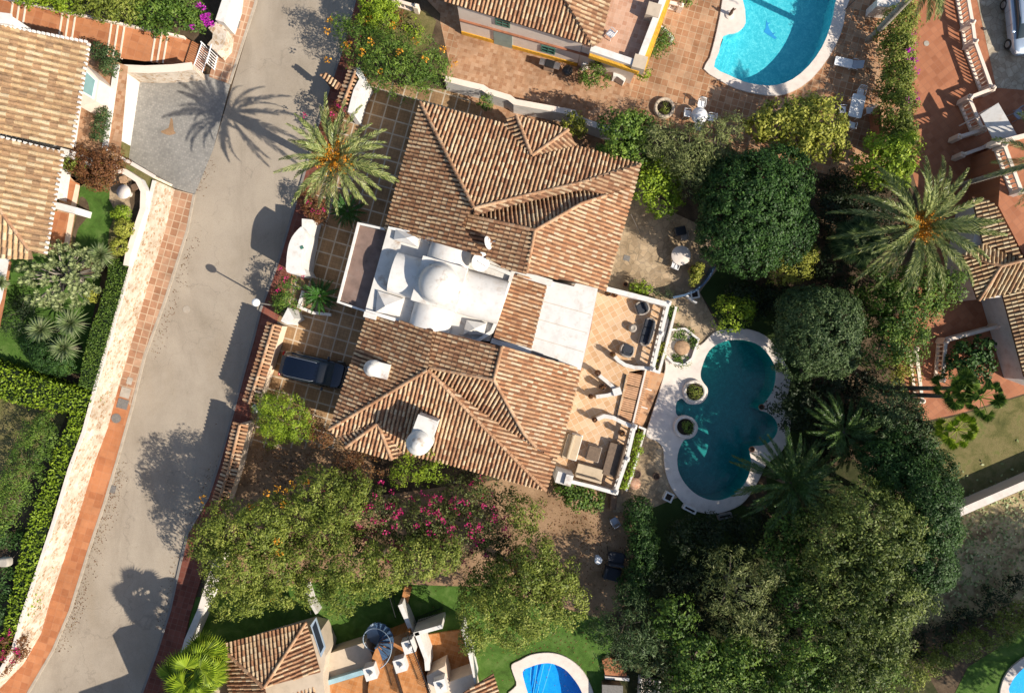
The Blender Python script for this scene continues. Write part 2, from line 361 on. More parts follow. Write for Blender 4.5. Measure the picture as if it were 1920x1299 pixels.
M['ridge'] = rooftile('ridge_tile', [(.34,.17,.09),(.48,.28,.16),(.60,.42,.27)], amt=.2)
M['brown_roof'] = plain('brown_flat_roof', (.19,.125,.10), .75, var=.25, scale=1.2, dirt=.5, dirtcol=(.25,.22,.2))
M['glass'] = plain('dark_glass', (.02,.025,.03), .08, var=.1)
M['glass_blue'] = plain('blue_green_glass', (.25,.42,.42), .15, var=.1)
M['sky_blue'] = plain('light_blue_paint', (.30,.45,.50), .5)
M['green_paint'] = plain('green_shutter_paint', (.06,.16,.12), .5)
M['door_grey'] = plain('grey_green_door', (.22,.30,.28), .5)
M['black'] = plain('black_metal', (.015,.015,.017), .45)
M['tyre'] = plain('tyre_rubber', (.02,.02,.02), .9)
M['chrome'] = plain('brushed_metal', (.55,.55,.56), .3, metal=.9)
M['car_navy'] = plain('navy_car_paint', (.003,.006,.016), .12, var=.05, metal=.3); M['car_navy'].node_tree.nodes['Principled BSDF'].inputs['Coat Weight'].default_value = 1
M['car_silver'] = plain('pale_blue_car_paint', (.38,.46,.56), .2, var=.03, metal=.4)
M['car_glass'] = plain('car_glass', (.03,.045,.055), .06, var=.1)
M['lamp_red'] = plain('red_lens', (.3,.01,.01), .2); M['lamp_clear'] = plain('clear_lens', (.6,.6,.62), .15)
M['wicker'] = plain('grey_wicker', (.30,.26,.22), .8, var=.3, scale=14)
M['cushion'] = plain('charcoal_cushion', (.028,.032,.042), .9, var=.15)
M['cushion_tan'] = plain('tan_cushion', (.48,.38,.26), .9, var=.1)
M['cushion_brown'] = slats('brown_striped_cover', (.10,.06,.035), (.19,.13,.085), 5, RT+PI/2)
M['plastic'] = plain('white_plastic', (.80,.80,.80), .4, var=.03)
M['grey_plastic'] = plain('grey_fabric', (.33,.36,.42), .8, var=.08)
M['terracotta'] = plain('terracotta_pot', (.33,.13,.065), .8, var=.2)
M['pot_dark'] = plain('dark_brown_pot', (.09,.045,.028), .6, var=.2)
M['soil'] = plain('pot_soil', (.035,.022,.015), 1.0, var=.4, scale=9)
M['wood'] = slats('brown_wood', (.10,.055,.03), (.20,.12,.07), 4, .3)
M['brickslat'] = slats('orange_slats', (.24,.10,.045), (.56,.32,.17), 2.1, RT+PI/2)
M['bark'] = plain('bark', (.13,.10,.075), .95, var=.35, scale=4)
M['bark_pale'] = plain('pale_bark', (.27,.235,.19), .95, var=.25, scale=5)
M['steel_blue'] = plain('blue_painted_steel', (.055,.10,.17), .45, var=.15)
M['steel_pale'] = plain('pale_blue_steel', (.30,.37,.44), .5, var=.1)
M['iron'] = plain('cast_iron', (.16,.15,.14), .8, var=.2, scale=8)
M['concrete_lid'] = plain('concrete_lid', (.36,.32,.27), .9, var=.15)
M['stump'] = plain('cut_stump', (.38,.24,.14), .9, var=.25, scale=6)
M['pebble'] = ground_mat('white_pebbles', [(.30,.24,.19),(.55,.48,.40),(.70,.64,.56)], 5, 14, bmp=.8)
M['leaf_dark'] = foliage('dark_leaves', [(.011,.032,.007),(.024,.062,.012),(.042,.10,.017),(.085,.165,.03)])
M['leaf_grey'] = foliage('grey_green_leaves', [(.022,.045,.015),(.042,.078,.024),(.075,.12,.036),(.14,.19,.075)])
M['leaf_mid'] = foliage('mid_green_leaves', [(.025,.055,.008),(.058,.115,.014),(.115,.19,.025),(.22,.31,.045)])
M['leaf_olive'] = foliage('olive_leaves', [(.05,.075,.010),(.12,.16,.020),(.21,.25,.038),(.36,.37,.08)])
M['leaf_deep_olive'] = foliage('deep_olive_leaves', [(.02,.035,.007),(.055,.085,.014),(.12,.16,.028),(.25,.29,.07)])
M['leaf_lime'] = foliage('lime_leaves', [(.08,.13,.010),(.15,.23,.014),(.25,.35,.02),(.38,.46,.04)])
M['leaf_yellow'] = foliage('yellow_green_leaves', [(.12,.14,.02),(.22,.24,.03),(.34,.35,.05),(.46,.44,.09)])
M['leaf_conifer'] = foliage('pale_conifer_leaves', [(.05,.07,.018),(.12,.145,.042),(.22,.25,.08),(.40,.41,.18)])
M['leaf_frang'] = foliage('pale_tip_leaves', [(.08,.11,.035),(.18,.22,.08),(.30,.35,.14),(.44,.47,.24)])
M['leaf_rust'] = foliage('rusty_leaves', [(.07,.03,.015),(.14,.055,.02),(.20,.085,.03),(.18,.13,.03)])
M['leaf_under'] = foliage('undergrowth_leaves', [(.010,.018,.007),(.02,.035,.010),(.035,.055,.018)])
M['leaf_boug'] = foliage('bougainvillea_leaves', [(.02,.022,.008),(.05,.065,.015),(.10,.12,.025),(.15,.17,.04),(.16,.06,.04)])
M['petal_pink'] = foliage('magenta_petals', [(.40,.01,.10),(.55,.02,.17),(.65,.06,.22)], .3)
M['petal_violet'] = foliage('violet_petals', [(.45,.02,.40),(.60,.05,.52)], .3)
M['petal_orange'] = foliage('orange_petals', [(.60,.24,.02),(.75,.36,.03),(.8,.45,.06)], .3)
M['date_orange'] = foliage('orange_dates', [(.50,.20,.01),(.65,.28,.02)], .1)
M['frond'] = foliage('silvery_palm_leaflets', [(.06,.095,.02),(.18,.225,.06),(.40,.42,.16)], .15, .4, .4)
M['frond_green'] = foliage('green_palm_leaflets', [(.035,.075,.015),(.07,.125,.03),(.12,.19,.05)], .15, .4, .4)
M['cycad'] = foliage('cycad_leaflets', [(.025,.08,.012),(.04,.13,.02),(.07,.18,.03)], .12, .35, .5)
M['yucca'] = foliage('yucca_blades', [(.10,.15,.05),(.18,.23,.09),(.30,.33,.17)], .12, .4, .4)
# ================================================================ SETTING
def pxs(pts, z=0.0, n=0, closed=True):
    q = [P(x, y, z).xy for x, y in pts]
    return catmull([(*p, 0) for p in q], n, closed) if n else q
POOL1 = [(1315,689),(1329,657),(1355,641),(1391,637),(1426,650),(1449,680),(1453,707),(1446,735),(1431,756),(1423,763),(1424,769),(1437,773),(1452,786),(1457,802),(1451,819),(1433,833),(1410,836),(1404,843),(1407,864),(1402,893),(1384,919),(1362,933),(1336,937),(1307,927),(1284,906),(1271,880),(1270,851),(1281,825),(1292,822),(1303,815),(1308,801),(1303,788),(1292,780),(1270,779),(1266,765),(1269,752),(1278,747),(1288,756),(1302,758),(1316,754),(1325,742),(1326,728),(1318,717),(1313,706)]
DECK1 = [(1313,647),(1336,625),(1358,617),(1394,616),(1433,629),(1459,660),(1477,695),(1480,715),(1475,741),(1463,760),(1477,778),(1481,797),(1475,828),(1459,851),(1436,870),(1426,890),(1410,919),(1388,945),(1355,959),(1329,962),(1297,954),(1271,932),(1253,903),(1245,870),(1243,841),(1230,826),(1212,818),(1216,795),(1232,745),(1247,692),(1247,668),(1262,640),(1300,640)]
POOL2 = [(1397,-60),(1396,20),(1397,45),(1388,58),(1375,65),(1355,70),(1347,100),(1338,127),(1365,142),(1395,155),(1425,161),(1455,161),(1485,150),(1515,125),(1540,90),(1556,50),(1564,10),(1568,-60)]
DECK2 = [(1356,-60),(1354,0),(1343,60),(1330,110),(1319,131),(1345,150),(1380,168),(1420,178),(1455,181),(1485,173),(1520,150),(1552,110),(1575,65),(1584,20),(1588,-60)]
POOL3 = [(980,1257),(995,1248),(1015,1242),(1035,1242),(1058,1252),(1075,1270),(1088,1290),(1095,1315),(1092,1360),(1000,1360),(993,1310),(986,1285)]
DECK3 = [(959,1245),(975,1236),(995,1226),(1020,1222),(1045,1224),(1070,1235),(1092,1255),(1106,1280),(1113,1310),(1108,1400),(975,1400),(950,1310),(968,1283),(963,1263)]
POOL4 = [(1891,1299),(1893,1280),(1905,1262),(1925,1247),(1970,1240),(2010,1290),(1990,1350),(1920,1360)]
DECK4 = [(1875,1310),(1876,1283),(1886,1260),(1905,1240),(1935,1224),(1990,1218),(2040,1290),(2000,1380),(1900,1380)]
pools = [(POOL1, DECK1, 'teal', 1.9, 3), (POOL2, DECK2, 'cyan', 1.5, 2), (POOL3, DECK3, 'blue', 1.3, 3), (POOL4, DECK4, 'blue', 1.3, 3)]
holes = [pxs(p[0], 0, p[4]) for p in pools]
mb = MB(); mb.sheet([(-160,-130),(160,-130),(160,130),(-160,130)], 0.0, holes); struct('ground', mb, M['ground'])
DN = ['main', 'top', 'lawn', 'corner']
for i, (pool, deck, kind, depth, n) in enumerate(pools):
    hole = holes[i]; dk = pxs(deck, 0, 3 if i != 1 else 2)
    mb = MB(); mb.sheet(dk, 0.12, [hole]); mb.strip(dk, 0.02, 0.0, 0.12, True)
    n_ = len(hole); 
    struct('pool_coping', mb, M['coping'])
    mb = MB(); mb.sheet(hole, -depth)
    vs = [(p[0], p[1], z) for z in (-depth, 0.118) for p in hole]
    mb.add(vs, [(a, (a+1) % n_, n_+(a+1) % n_, n_+a) for a in range(n_)], .5)
    if i == 0:
        c = P(1284, 765, 0); ax = Vector((.97,-.24,0))
        for r_, zt in ((3.0, -1.0), (2.3, -.75), (1.6, -.5), (.9, -.28)):
            mb.prism([(c.x-.75+r_*math.cos(a)*.8, c.y+r_*math.sin(a)*.62) for a in [2*PI*k/28 for k in range(28)]], -depth, zt, .6)
    if i == 1:
        for k in range(4):
            w = 5+7.5*k
            q = [P(1334, 130, 0), P(1345+w*.2, 60, 0)]
            mb.prism([P(1338,127).xy, P(1360,66).xy, P(1366+8*k,62).xy, P(1346+9*k,134).xy], -depth, -1.15+.28*(3-k), .4)
    if i == 2:
        for k in range(3): mb.prism([P(980,1257).xy, P(990+12*k,1248-2*k).xy, P(1000+13*k,1320).xy, P(992,1320).xy], -depth, -1.0+.3*(2-k), .5)
    if i == 2:
        for (xa, ya, xb, yb) in ((996,1248,992,1310),(1008,1245,998,1310),(1020,1243,1004,1312),(1034,1242,1012,1314)):
            lm = MB(); lm.strip([P(xa,ya,-.5).xy, P(xb,yb,-.5).xy], .05, -.55, -.42); struct('pool_step_edge', lm, M['plastic'])
    if i == 1:
        for k in range(4):
            lm = MB(); lm.strip([P(1364+8*k,66,-.8).xy, P(1344+9*k,131,-.8).xy], .05, -.9+.0*k, -.62-.24*k+.0); 
            if k == 0: struct('pool_step_edge', lm, M['steel_blue'])
    struct('pool_basin', mb, M['basin_'+{'teal':'teal','cyan':'cyan','blue':'blue'}[kind]])
    mb = MB(); mb.sheet(hole, -0.06); struct('pool_water', mb, M['water_'+kind])

# --- plots on the flat (each sheet a few mm above the one below)
def sheet(name, pts, z, mat, n=0, holes_=(), ph=False):
    q = pxs(pts, z, n); hh = list(holes_)
    mb = MB(); mb.sheet(q, z, hh); return struct(name, mb, M[mat])
M['shade'] = ground_mat('tree_shade_ground', [(.02,.025,.008),(.04,.045,.015),(.07,.06,.03)], 1.2, 9)  # dark soil colour that paints tree shade onto the ground between the crowns
sheet('dirt_yard', [(470,780),(690,760),(700,930),(1000,890),(1180,830),(1200,950),(1180,1130),(1000,1240),(620,1160),(380,1120),(400,960),(440,860)], 0.012, 'gravel')
sheet('flagstone_patio', [(1130,330),(1200,340),(1265,400),(1330,430),(1345,505),(1312,548),(1345,610),(1358,617),(1313,647),(1300,640),(1262,640),(1247,668),(1240,690),(1200,600),(1100,545)], 0.016, 'flag')
sheet('lower_flagstone_patio', [(1160,800),(1212,818),(1230,826),(1243,841),(1245,870),(1253,903),(1271,932),(1240,945),(1205,960),(1150,960),(1140,900)], 0.016, 'flag')
sheet('driveway', [(668,140),(760,160),(862,172),(905,210),(900,420),(715,640),(700,840),(470,840),(470,740),(500,640),(540,560),(560,440),(600,330),(640,210)], 0.02, 'drive')
sheet('side_passage', [(862,172),(1085,225),(1200,270),(1210,330),(900,260),(862,200)], 0.016, 'alley')
sheet('poolside_paving', [(825,40),(850,155),(1000,195),(1130,232),(1250,240),(1400,290),(1560,330),(1660,330),(1690,200),(1690,-80),(1600,-80),(1588,-60),(1584,20),(1575,65),(1552,110),(1520,150),(1485,173),(1455,181),(1420,178),(1380,168),(1345,150),(1319,131),(1330,110),(1343,60),(1354,0),(1356,-60),(1352,-90),(830,-90)], 0.016, 'patio_top')
sheet('house_alley', [(800,-60),(800,0),(848,50),(862,100),(825,140),(860,150),(1000,188),(1090,212),(1180,230),(1180,150),(1000,90),(850,40),(845,-60)], 0.022, 'alley')
sheet('small_lawn', [(720,-60),(735,0),(800,22),(818,40),(805,85),(760,120),(690,90),(690,-60)], 0.026, 'lawn_dry', 0)
sheet('red_terrace', [(1690,-80),(1700,80),(1712,200),(1706,310),(1740,420),(1720,560),(1650,620),(1690,700),(1730,790),(1800,775),(1930,735),(1990,735),(1990,-80)], 0.014, 'red_terr')
sheet('stone_courtyard', [(1815,-80),(1845,60),(1868,165),(1930,170),(2050,170),(2050,-80)], 0.024, 'flag_pale')
sheet('dry_slope', [(1730,795),(1800,778),(1930,738),(2050,700),(2050,880),(1920,915),(1788,968),(1740,980)], 0.016, 'lawn_dry')
sheet('tree_shade_floor', [(1180,1110),(1440,1040),(1500,900),(1600,860),(1700,960),(1690,1180),(1760,1300),(1740,1420),(1130,1420),(1140,1240)], 0.011, 'shade')
sheet('rough_bank', [(1740,980),(1788,972),(1920,918),(2050,870),(2050,1120),(1800,1160),(1680,1200),(1650,1100)], 0.014, 'dry')
sheet('corner_lawn', [(1790,1300),(1815,1250),(1870,1215),(1930,1160),(2100,1140),(2100,1420),(1790,1400)], 0.016, 'lawn', 0, [pxs(DECK4, 0, 3)])
sheet('lawn', [(360,1120),(600,1090),(900,1100),(1130,1160),(1150,1200),(1128,1290),(1128,1400),(330,1400),(345,1250)], 0.018, 'lawn', 0, [pxs(DECK3, 0, 3)])
sheet('shade_tinted_garden', [(1310,545),(1340,500),(1480,560),(1500,700),(1560,900),(1500,960),(1440,960),(1436,870),(1459,851),(1475,828),(1481,797),(1463,760),(1480,715),(1459,660),(1433,629),(1394,616),(1358,617)], 0.010, 'lawn_dark')
sheet('shade_tinted_garden', [(1205,960),(1240,945),(1271,932),(1297,954),(1329,962),(1388,945),(1426,960),(1440,1100),(1200,1120),(1180,1040)], 0.010, 'lawn_dark')

# --- road and pavements
roadL = [(500,-80),(480,10),(400,280),(365,365),(352,433),(310,565),(273,666),(248,766),(220,866),(197,943),(167,1033),(133,1143),(100,1219),(53,1299),(10,1360)]
roadR = [(690,-80),(667,0),(640,100),(612,185),(576,310),(540,433),(523,490),(490,580),(475,640),(458,700),(413,866),(392,930),(353,999),(340,1053),(320,1143),(297,1216),(267,1299),(245,1370)]
sheet('road', roadL + roadR[::-1], 0.008, 'asphalt')
paveL = [(325,355),(307,433),(275,535),(247,633),(222,716),(200,800),(175,866),(147,960),(117,1050),(90,1130),(75,1185),(43,1240),(0,1285),(-70,1350)]
walkL = [(365,365),(352,433),(310,565),(273,666),(248,766),(220,866),(197,943),(167,1033),(133,1143),(100,1219),(53,1299),(10,1360)]
mb = MB(); q = pxs(paveL[:5]) + pxs(walkL[:5])[::-1]; mb.prism(q, 0, 0.10); struct('pavement', mb, M['pave_l'])
mb = MB(); q = pxs(paveL[4:]) + pxs(walkL[4:])[::-1]; mb.prism(q, 0, 0.096); struct('pavement', mb, M['pave_l2'])
mb = MB(); mb.prism(pxs([(437,-80),(437,0),(407,95),(393,145),(430,158),(478,10),(500,-80)]), 0, 0.10); struct('pavement', mb, M['pave_l'])
mb = MB(); mb.strip(pxs(walkL), 0.16, 0, 0.115); struct('kerb', mb, M['kerb'])
mb = MB(); mb.strip(pxs([(500,-80),(479,10),(431,158)]), 0.16, 0, 0.115); struct('kerb', mb, M['kerb'])
wallR = [(720,-80),(698,0),(672,90),(645,185),(612,290),(578,400),(558,480),(530,560),(512,635),(492,700),(448,860),(428,930),(398,1010),(376,1090),(358,1150),(340,1220),(318,1299),(300,1370)]
mb = MB(); mb.prism(pxs(roadR) + pxs(wallR)[::-1], 0, 0.10); struct('pavement', mb, M['pave_r'])
mb = MB(); mb.strip(pxs(roadR), 0.16, 0, 0.115); struct('kerb', mb, M['kerb_dark'])
sheet('cobbled_forecourt', [(250,140),(392,140),(432,158),(400,280),(365,365),(325,352),(225,292)], 0.03, 'cobble')

# --- raised garden plot on the left, 2.4 m above the street
ZL = 2.4; ZG = 1.1      # upper and lower garden levels
edge = [(262,152),(241,304),(325,352)] + paveL[1:]
plat = pxs([(262,152),(241,304),(325,352),(307,433),(288,492),(150,500),(20,505),(-420,520),(-420,-10),(0,92)])
mb = MB(); mb.prism(plat, -0.3, ZL-.01); struct('garden_terrace', mb, M['lawn_dry'])
plat = pxs([(288,492),(275,535),(247,633),(222,716),(200,800),(175,866),(147,960),(117,1050),(90,1130),(75,1185),(43,1240),(0,1285),(-70,1350),(-420,1350),(-420,520),(20,505),(150,500)])
mb = MB(); mb.prism(plat, -0.3, ZG-.01); struct('garden_terrace', mb, M['ground'])
def zsheet(name, pts, dz, mat, n=0, z=ZL):
    q = pxs(pts, z+dz, n); mb = MB(); mb.sheet(q, z+dz); return struct(name, mb, M[mat])
zsheet('garden_lawn', [(150,350),(230,360),(205,430),(200,480),(120,500),(60,520),(20,530),(20,480),(140,470)], .012, 'lawn')
zsheet('garden_lawn', [(-60,500),(60,500),(190,520),(150,700),(0,700),(-80,600)], .012, 'lawn', 0, ZG)
zsheet('garden_lawn', [(-60,735),(130,765),(90,860),(-40,980)], .012, 'lawn_dry', 0, ZG)
zsheet('garden_terrace_paving', [(165,95),(180,100),(240,125),(225,300),(120,330),(90,480),(130,470),(150,350),(100,300)], .018, 'alley')
for pts in ([(112,330),(150,345),(135,380),(105,370)], [(100,395),(140,402),(128,455),(92,450)]):
    zsheet('tiled_terrace_floor', pts, .024, 'pave_l2')
zsheet('garden_path', [(142,345),(150,348),(140,400),(128,470),(118,470),(130,400)], .03, 'cream')
zsheet('flower_bed', [(150,370),(162,375),(168,395),(160,412),(146,430),(140,455),(136,440),(146,395)], .02, 'ground', 3)
zsheet('stone_terrace', [(215,325),(255,330),(262,345),(265,370),(250,420),(232,415),(205,375)], .022, 'flag', 2)
zsheet('mulch_bed', [(250,330),(268,345),(268,380),(240,480),(225,480),(245,400),(243,375)], .028, 'ground', 2)
zsheet('garden_terrace_paving', [(-60,490),(22,490),(10,560),(-5,640),(-60,640)], .02, 'pave_l2')
zsheet('white_terrace', [(-60,485),(18,484),(4,560),(-10,600),(-60,640)], .05, 'white')

def wall(name, label, pts, h, th, mat, z0=0.0, cap=None, capw=.12, caph=.07, closed=False, cat='wall', group=None, top=None):
    q = [p.xy if hasattr(p, 'xy') else Vector(p) for p in (pts if not isinstance(pts[0], tuple) or len(pts[0]) > 2 else pxs(pts, z0))]
    if cap:
        t = thing(name, label, cat, (q[0].x, q[0].y, z0), 0, group)
        mb = MB(); mb.strip(q, th, z0, z0+h, closed); mb.build('wall_body', M[mat], t)
        mb = MB(); mb.strip(q, th+capw, z0+h+.001, z0+h+caph, closed); mb.build('coping', M[cap], t)
    else:
        mb = MB(); mb.strip(q, th, z0, z0+h, closed); t = tag(mb.build(name, M[mat], None, loc=(q[0].x, q[0].y, z0)), label, cat, group)
    return t
wall('retaining_wall', 'tall pale stone retaining wall with white top along the left pavement below the hedges', pxs(paveL)[0:], 2.47, .30, 'stonewall', cap='coping', capw=-.08)
wall('white_garden_wall', 'curved thick white garden wall beside the round garden table above the street', [P(x, y, ZL).xy for x, y in [(212,318),(245,327),(268,342),(278,362),(277,395),(262,440),(250,478),(246,500)]], .55, .34, 'white', ZL, cap='pinkcream', capw=.02)
wall('forecourt_wall', 'tall white rendered wall on the left side of the grey cobbled forecourt', [(259,150),(237,302)], 2.5, .3, 'white', cap='white', capw=.04)
wall('forecourt_back_wall', 'low cream wall with stone base between the walkway and the cobbled forecourt', [(259,150),(300,152),(350,150),(385,146)], 1.9, .35, 'stonewall', cap='pinkcream', capw=.15)
wall('forecourt_side_wall', 'short pale stone wall between the cobbled forecourt and the white garden wall', [(239,305),(280,325),(322,350)], 2.3, .3, 'stonewall', cap='coping')
# walkway climbing behind the forecourt with pale step edges
WK = [(-60,-16,48,2.5),(0,-4,62,2.25),(110,20,82,1.85),(220,44,108,1.35),(300,61,118,.75),(345,71,124,.4),(392,90,134,.13)]
mb = MB(); W3 = [P(x, a_, z) for x, a_, b_, z in WK] + [P(x-8, b_, z) for x, a_, b_, z in WK]; n = len(WK)
mb.add(W3, [(i, n+i, n+i+1, i+1) for i in range(n-1)]); walk = struct('walkway', mb, M['pave_l2'])
def wkz(x):
    for (x0,a0,b0,z0), (x1,a1,b1,z1) in zip(WK, WK[1:]):
        if x0 <= x <= x1: t = (x-x0)/(x1-x0); return a0+(a1-a0)*t, b0+(b1-b0)*t, z0+(z1-z0)*t
mb = MB()
for x in (22,34,46,115,127,139,207,219,231,290,301,312):
    a_, b_, zt = wkz(x); zt += .04; mb.strip([P(x+2, a_+1, zt).xy, P(x-7, b_-1, zt).xy], .09, zt-.3, zt, r=.5)
struct('walkway_steps', mb, M['pinkcream'])
q = [P(x, a_-1, z+.25) for x, a_, b_, z in WK[:-1]]
mb = MB(); mb.strip([p.xy for p in q], .16, 0, [p.z for p in q]); tag(mb.build('walkway_wall', M['pinkcream'], None, loc=(q[0].x, q[0].y, 0)), 'cream edging wall between the terracotta walkway and the top left shrubs', 'wall')

# ================================================================ ROOFS
def plane_pts(a, b, c): n = (b-a).cross(c-a).normalized(); return (n if n.z > 0 else -n), a
def eave_plane(p1, p2, z0, slope, inside):
    a, b = P(*p1, z0), P(*p2, z0); d = (b-a).normalized(); n2 = Vector((-d.y, d.x, 0))
    if (P(*inside, z0)-a).dot(n2) < 0: n2 = -n2
    g = (n2 + Vector((0,0,slope))).normalized(); n = d.cross(g); n = n if n.z > 0 else -n
    return n.normalized(), a
def hit(px, py, pl):
    n, o = pl; d = P(px, py, 0) - Vector((0,0,H)); t = (o-Vector((0,0,H))).dot(n)/d.dot(n); return Vector((0,0,H)) + d*t
TP = .262; TL = .36
def plane_dir(pt, down, slope): d = Vector((down.x, down.y, 0)).normalized(); return (Vector((d.x*slope, d.y*slope, 1)).normalized(), Vector(pt))
def face(mt, ms, poly, pl, lenrow=TL, thick=.13, jit=.012, w=.086, h=.08, TP=TP):
    n, o = pl; pts = [hit(x, y, pl) for x, y in poly]
    if sum((pts[i-1].x*pts[i].y - pts[i].x*pts[i-1].y) for i in range(len(pts))) < 0: pts = pts[::-1]
    down = Vector((n.x, n.y, 0)); down = (down - n*down.dot(n)).normalized(); c = down.cross(n).normalized()
    q = [((p-o).dot(c), (p-o).dot(down)) for p in pts]; m = len(pts)
    # slab
    tri = tessellate_polygon([[Vector((s_, t_, 0)) for s_, t_ in q]]); fs = []
    for a, b, e in tri:
        if (pts[b]-pts[a]).cross(pts[e]-pts[a]).z < 0: a, e = e, a
        fs += [(a, b, e), (m+e, m+b, m+a)]
    fs += [(m+i, m+(i+1) % m, (i+1) % m, i) for i in range(m)]
    ms.add(pts + [p - Vector((0,0,thick)) for p in pts], fs)
    smin, smax = min(a for a, _ in q), max(a for a, _ in q); tmax = max(b for _, b in q)
    k = math.ceil((smin-.0)/TP)
    while k*TP < smax:
        s_ = k*TP; k += 1; xs = []
        for i in range(m):
            (a0, b0), (a1, b1) = q[i-1], q[i]
            if (a0 <= s_) != (a1 <= s_): xs.append(b0 + (b1-b0)*(s_-a0)/(a1-a0))
        xs.sort(); js = random.uniform(-jit, jit)
        for u0, u1 in zip(xs[::2], xs[1::2]):
            t1 = tmax; row = 0
            while t1 > u0 + .03:
                lo, hi = t1-lenrow, t1; t1 -= lenrow
                lo2, hi2 = max(lo, u0), min(hi, u1)
                if hi2-lo2 < .06: continue
                j = js + random.uniform(-jit, jit)
                mt.tile(o + c*(s_+j) + down*(lo2-.02) + n*.005, c, (down + c*random.uniform(-.02,.02)).normalized(), n, hi2-lo2+.035+random.uniform(0,.015), w, h, lift=.03)
def ridge(mr, pts3, w=.12, h=.10, step=.34):
    pts3 = [Vector(p) for p in pts3]
    for a, b in zip(pts3, pts3[1:]):
        L = (b-a).length; d = (b-a).normalized(); nn = Vector((0,0,1)); c = d.cross(nn).normalized(); nn = c.cross(d)
        k = 0
        while k*step < L-.05:
            mr.tile(a + d*(k*step), c, d, nn, min(step+.03, L-k*step), w, h, lift=.02); k += 1
def rz_(px, py, *pls): return max(((hit(px, py, p) for p in pls)), key=lambda v: v.z) + Vector((0,0,.03))

# ---------------- main villa
villa = thing('villa', 'large villa with hipped terracotta tiled roofs around a white domed centre', 'house', (*P(900,560,0).xy, 0))
ZE = 3.5
mt, ms, mr = MB(), MB(), MB()
A_, B_ = (788,192), (1201,308)
pN = eave_plane(A_, B_, ZE, .36, (950,350)); pW = eave_plane(A_, (722,422), ZE, .37, (850,400))
Cz = hit(889,391,pN)
pE1 = plane_dir(Cz, U, .205)
pE2 = eave_plane((1201,308), (1137,545), ZE, .41, (1000,430)); F = hit(1003,432,pE2)
pW2 = plane_dir(F, -U, .25)
pN2 = plane_pts(F, hit(1137,366,pE2), hit(876,404,pW2))
gA, gB, gC = (997,293), (1062,243), (1079,272)
face(mt, ms, [A_, (942,232), (997,297), (1079,274), B_, (1085,344), (985,367), (889,391)], pN)
face(mt, ms, [A_, (889,391), (876,404), (866,420), (905,480), (800,450), (722,428)], pW)
face(mt, ms, [(889,391), (985,367), (1085,344), B_, (1192,345), (1137,366), (1097,356), (1078,358), (980,380), (890,403)], pE1)
face(mt, ms, [(876,404), (980,382), (1078,360), (1097,358), (1137,366), (1090,382), (1003,432)], pN2)
face(mt, ms, [(876,404), (1003,432), (987,514), (950,505), (905,480), (866,420)], pW2)
tN = len(mt.f)
mto = MB()
face(mto, ms, [(1003,432), (1090,382), (1137,367), (1192,345), (1135,545), (1075,528), (987,512)], pE2)
# gablet on the north slope: hip front and two cheeks
apex = hit(*gA, pN) + Vector((0,0,.12))
f1, f2 = P(968,216,ZE+.35), P(1066,243,ZE+.35)
pG = plane_pts(apex, f1, f2); face(mt, ms, [(997,291), (970,218), (1064,243)], pG)
pGw = plane_pts(apex, f1, hit(945,232,pN)); face(mt, ms, [(996,292), (945,234), (955,221), (969,217)], pGw)
pGe = plane_pts(apex, f2, hit(1079,274,pN)); face(mt, ms, [(998,293), (1065,243), (1080,272)], pGe)
ridge(mr, [hit(*A_, pN)+Vector((0,0,.05)), Cz+Vector((0,0,.08))]); ridge(mr, [Cz+Vector((0,0,.08)), rz_(985,367,pN), rz_(1085,344,pN), rz_(*B_, pN)])
ridge(mr, [F+Vector((0,0,.05)), rz_(1090,382,pE2), rz_(1137,367,pE2)]); ridge(mr, [F+Vector((0,0,.05)), rz_(987,512,pE2)]); ridge(mr, [rz_(878,404,pW2,pN2), F+Vector((0,0,.05))])
ridge(mr, [apex+Vector((0,0,.04)), f1+Vector((0,0,.04))]); ridge(mr, [apex+Vector((0,0,.04)), f2+Vector((0,0,.04))])
# south wing
K_, L_, Q_ = (617,805), (1024,920), (1090,690)
qW = eave_plane((690,590), K_, ZE, .37, (800,690)); Ap = hit(802,693,qW)
qS = plane_pts(P(*K_,ZE), P(*L_,ZE), Ap)
qE = plane_dir(Ap, U, .215)
qE2 = eave_plane(L_, Q_, ZE, .44, (940,700)); R1 = hit(926,712,qE2)
qW2 = plane_dir(R1, -U, .22)
qM = plane_pts(R1, hit(1005,838,qE2), hit(804,689,qW2))
face(mt, ms, [(690,588), (812,618), (803,688), (802,693), K_], qW)
face(mt, ms, [(802,693), K_, (652,838), (708,795), (750,848), (850,872), L_], qS)
face(mt, ms, [(812,618), (941,650), (926,712), (803,688)], qW2)
face(mt, ms, [(803,690), (926,712), (982,812), (1005,838), (900,770)], qM)
face(mto, ms, [(802,693), (900,770), (1006,842), (1043,862), L_], qE)
face(mto, ms, [(941,650), Q_, (1062,800), (1043,865), (1006,840), (982,812), (926,712)], qE2)
ap2 = hit(709,793,qS)+Vector((0,0,.12)); h1, h2 = P(648,838,ZE+.3), P(735,862,ZE+.3)
pH = plane_pts(ap2, h1, h2); face(mt, ms, [(709,794), (649,838), (734,862)], pH)
pH1 = plane_pts(ap2, h1, hit(634,818,qS)); face(mt, ms, [(708,793), (634,818), (648,838)], pH1)
pH2 = plane_pts(ap2, h2, hit(755,850,qS)); face(mt, ms, [(710,794), (755,850), (735,862)], pH2)
up = Vector((0,0,.05))
ridge(mr, [P(*K_,ZE)+up, Ap+up]); ridge(mr, [P(*L_,ZE)+up, Ap+up]); ridge(mr, [ap2+up, h1+up]); ridge(mr, [ap2+up, h2+up])
ridge(mr, [R1+up, rz_(941,650,qE2)]); ridge(mr, [R1+up, rz_(982,812,qE2), rz_(1005,838,qE2)]); ridge(mr, [rz_(806,689,qW2,qM), R1+up])
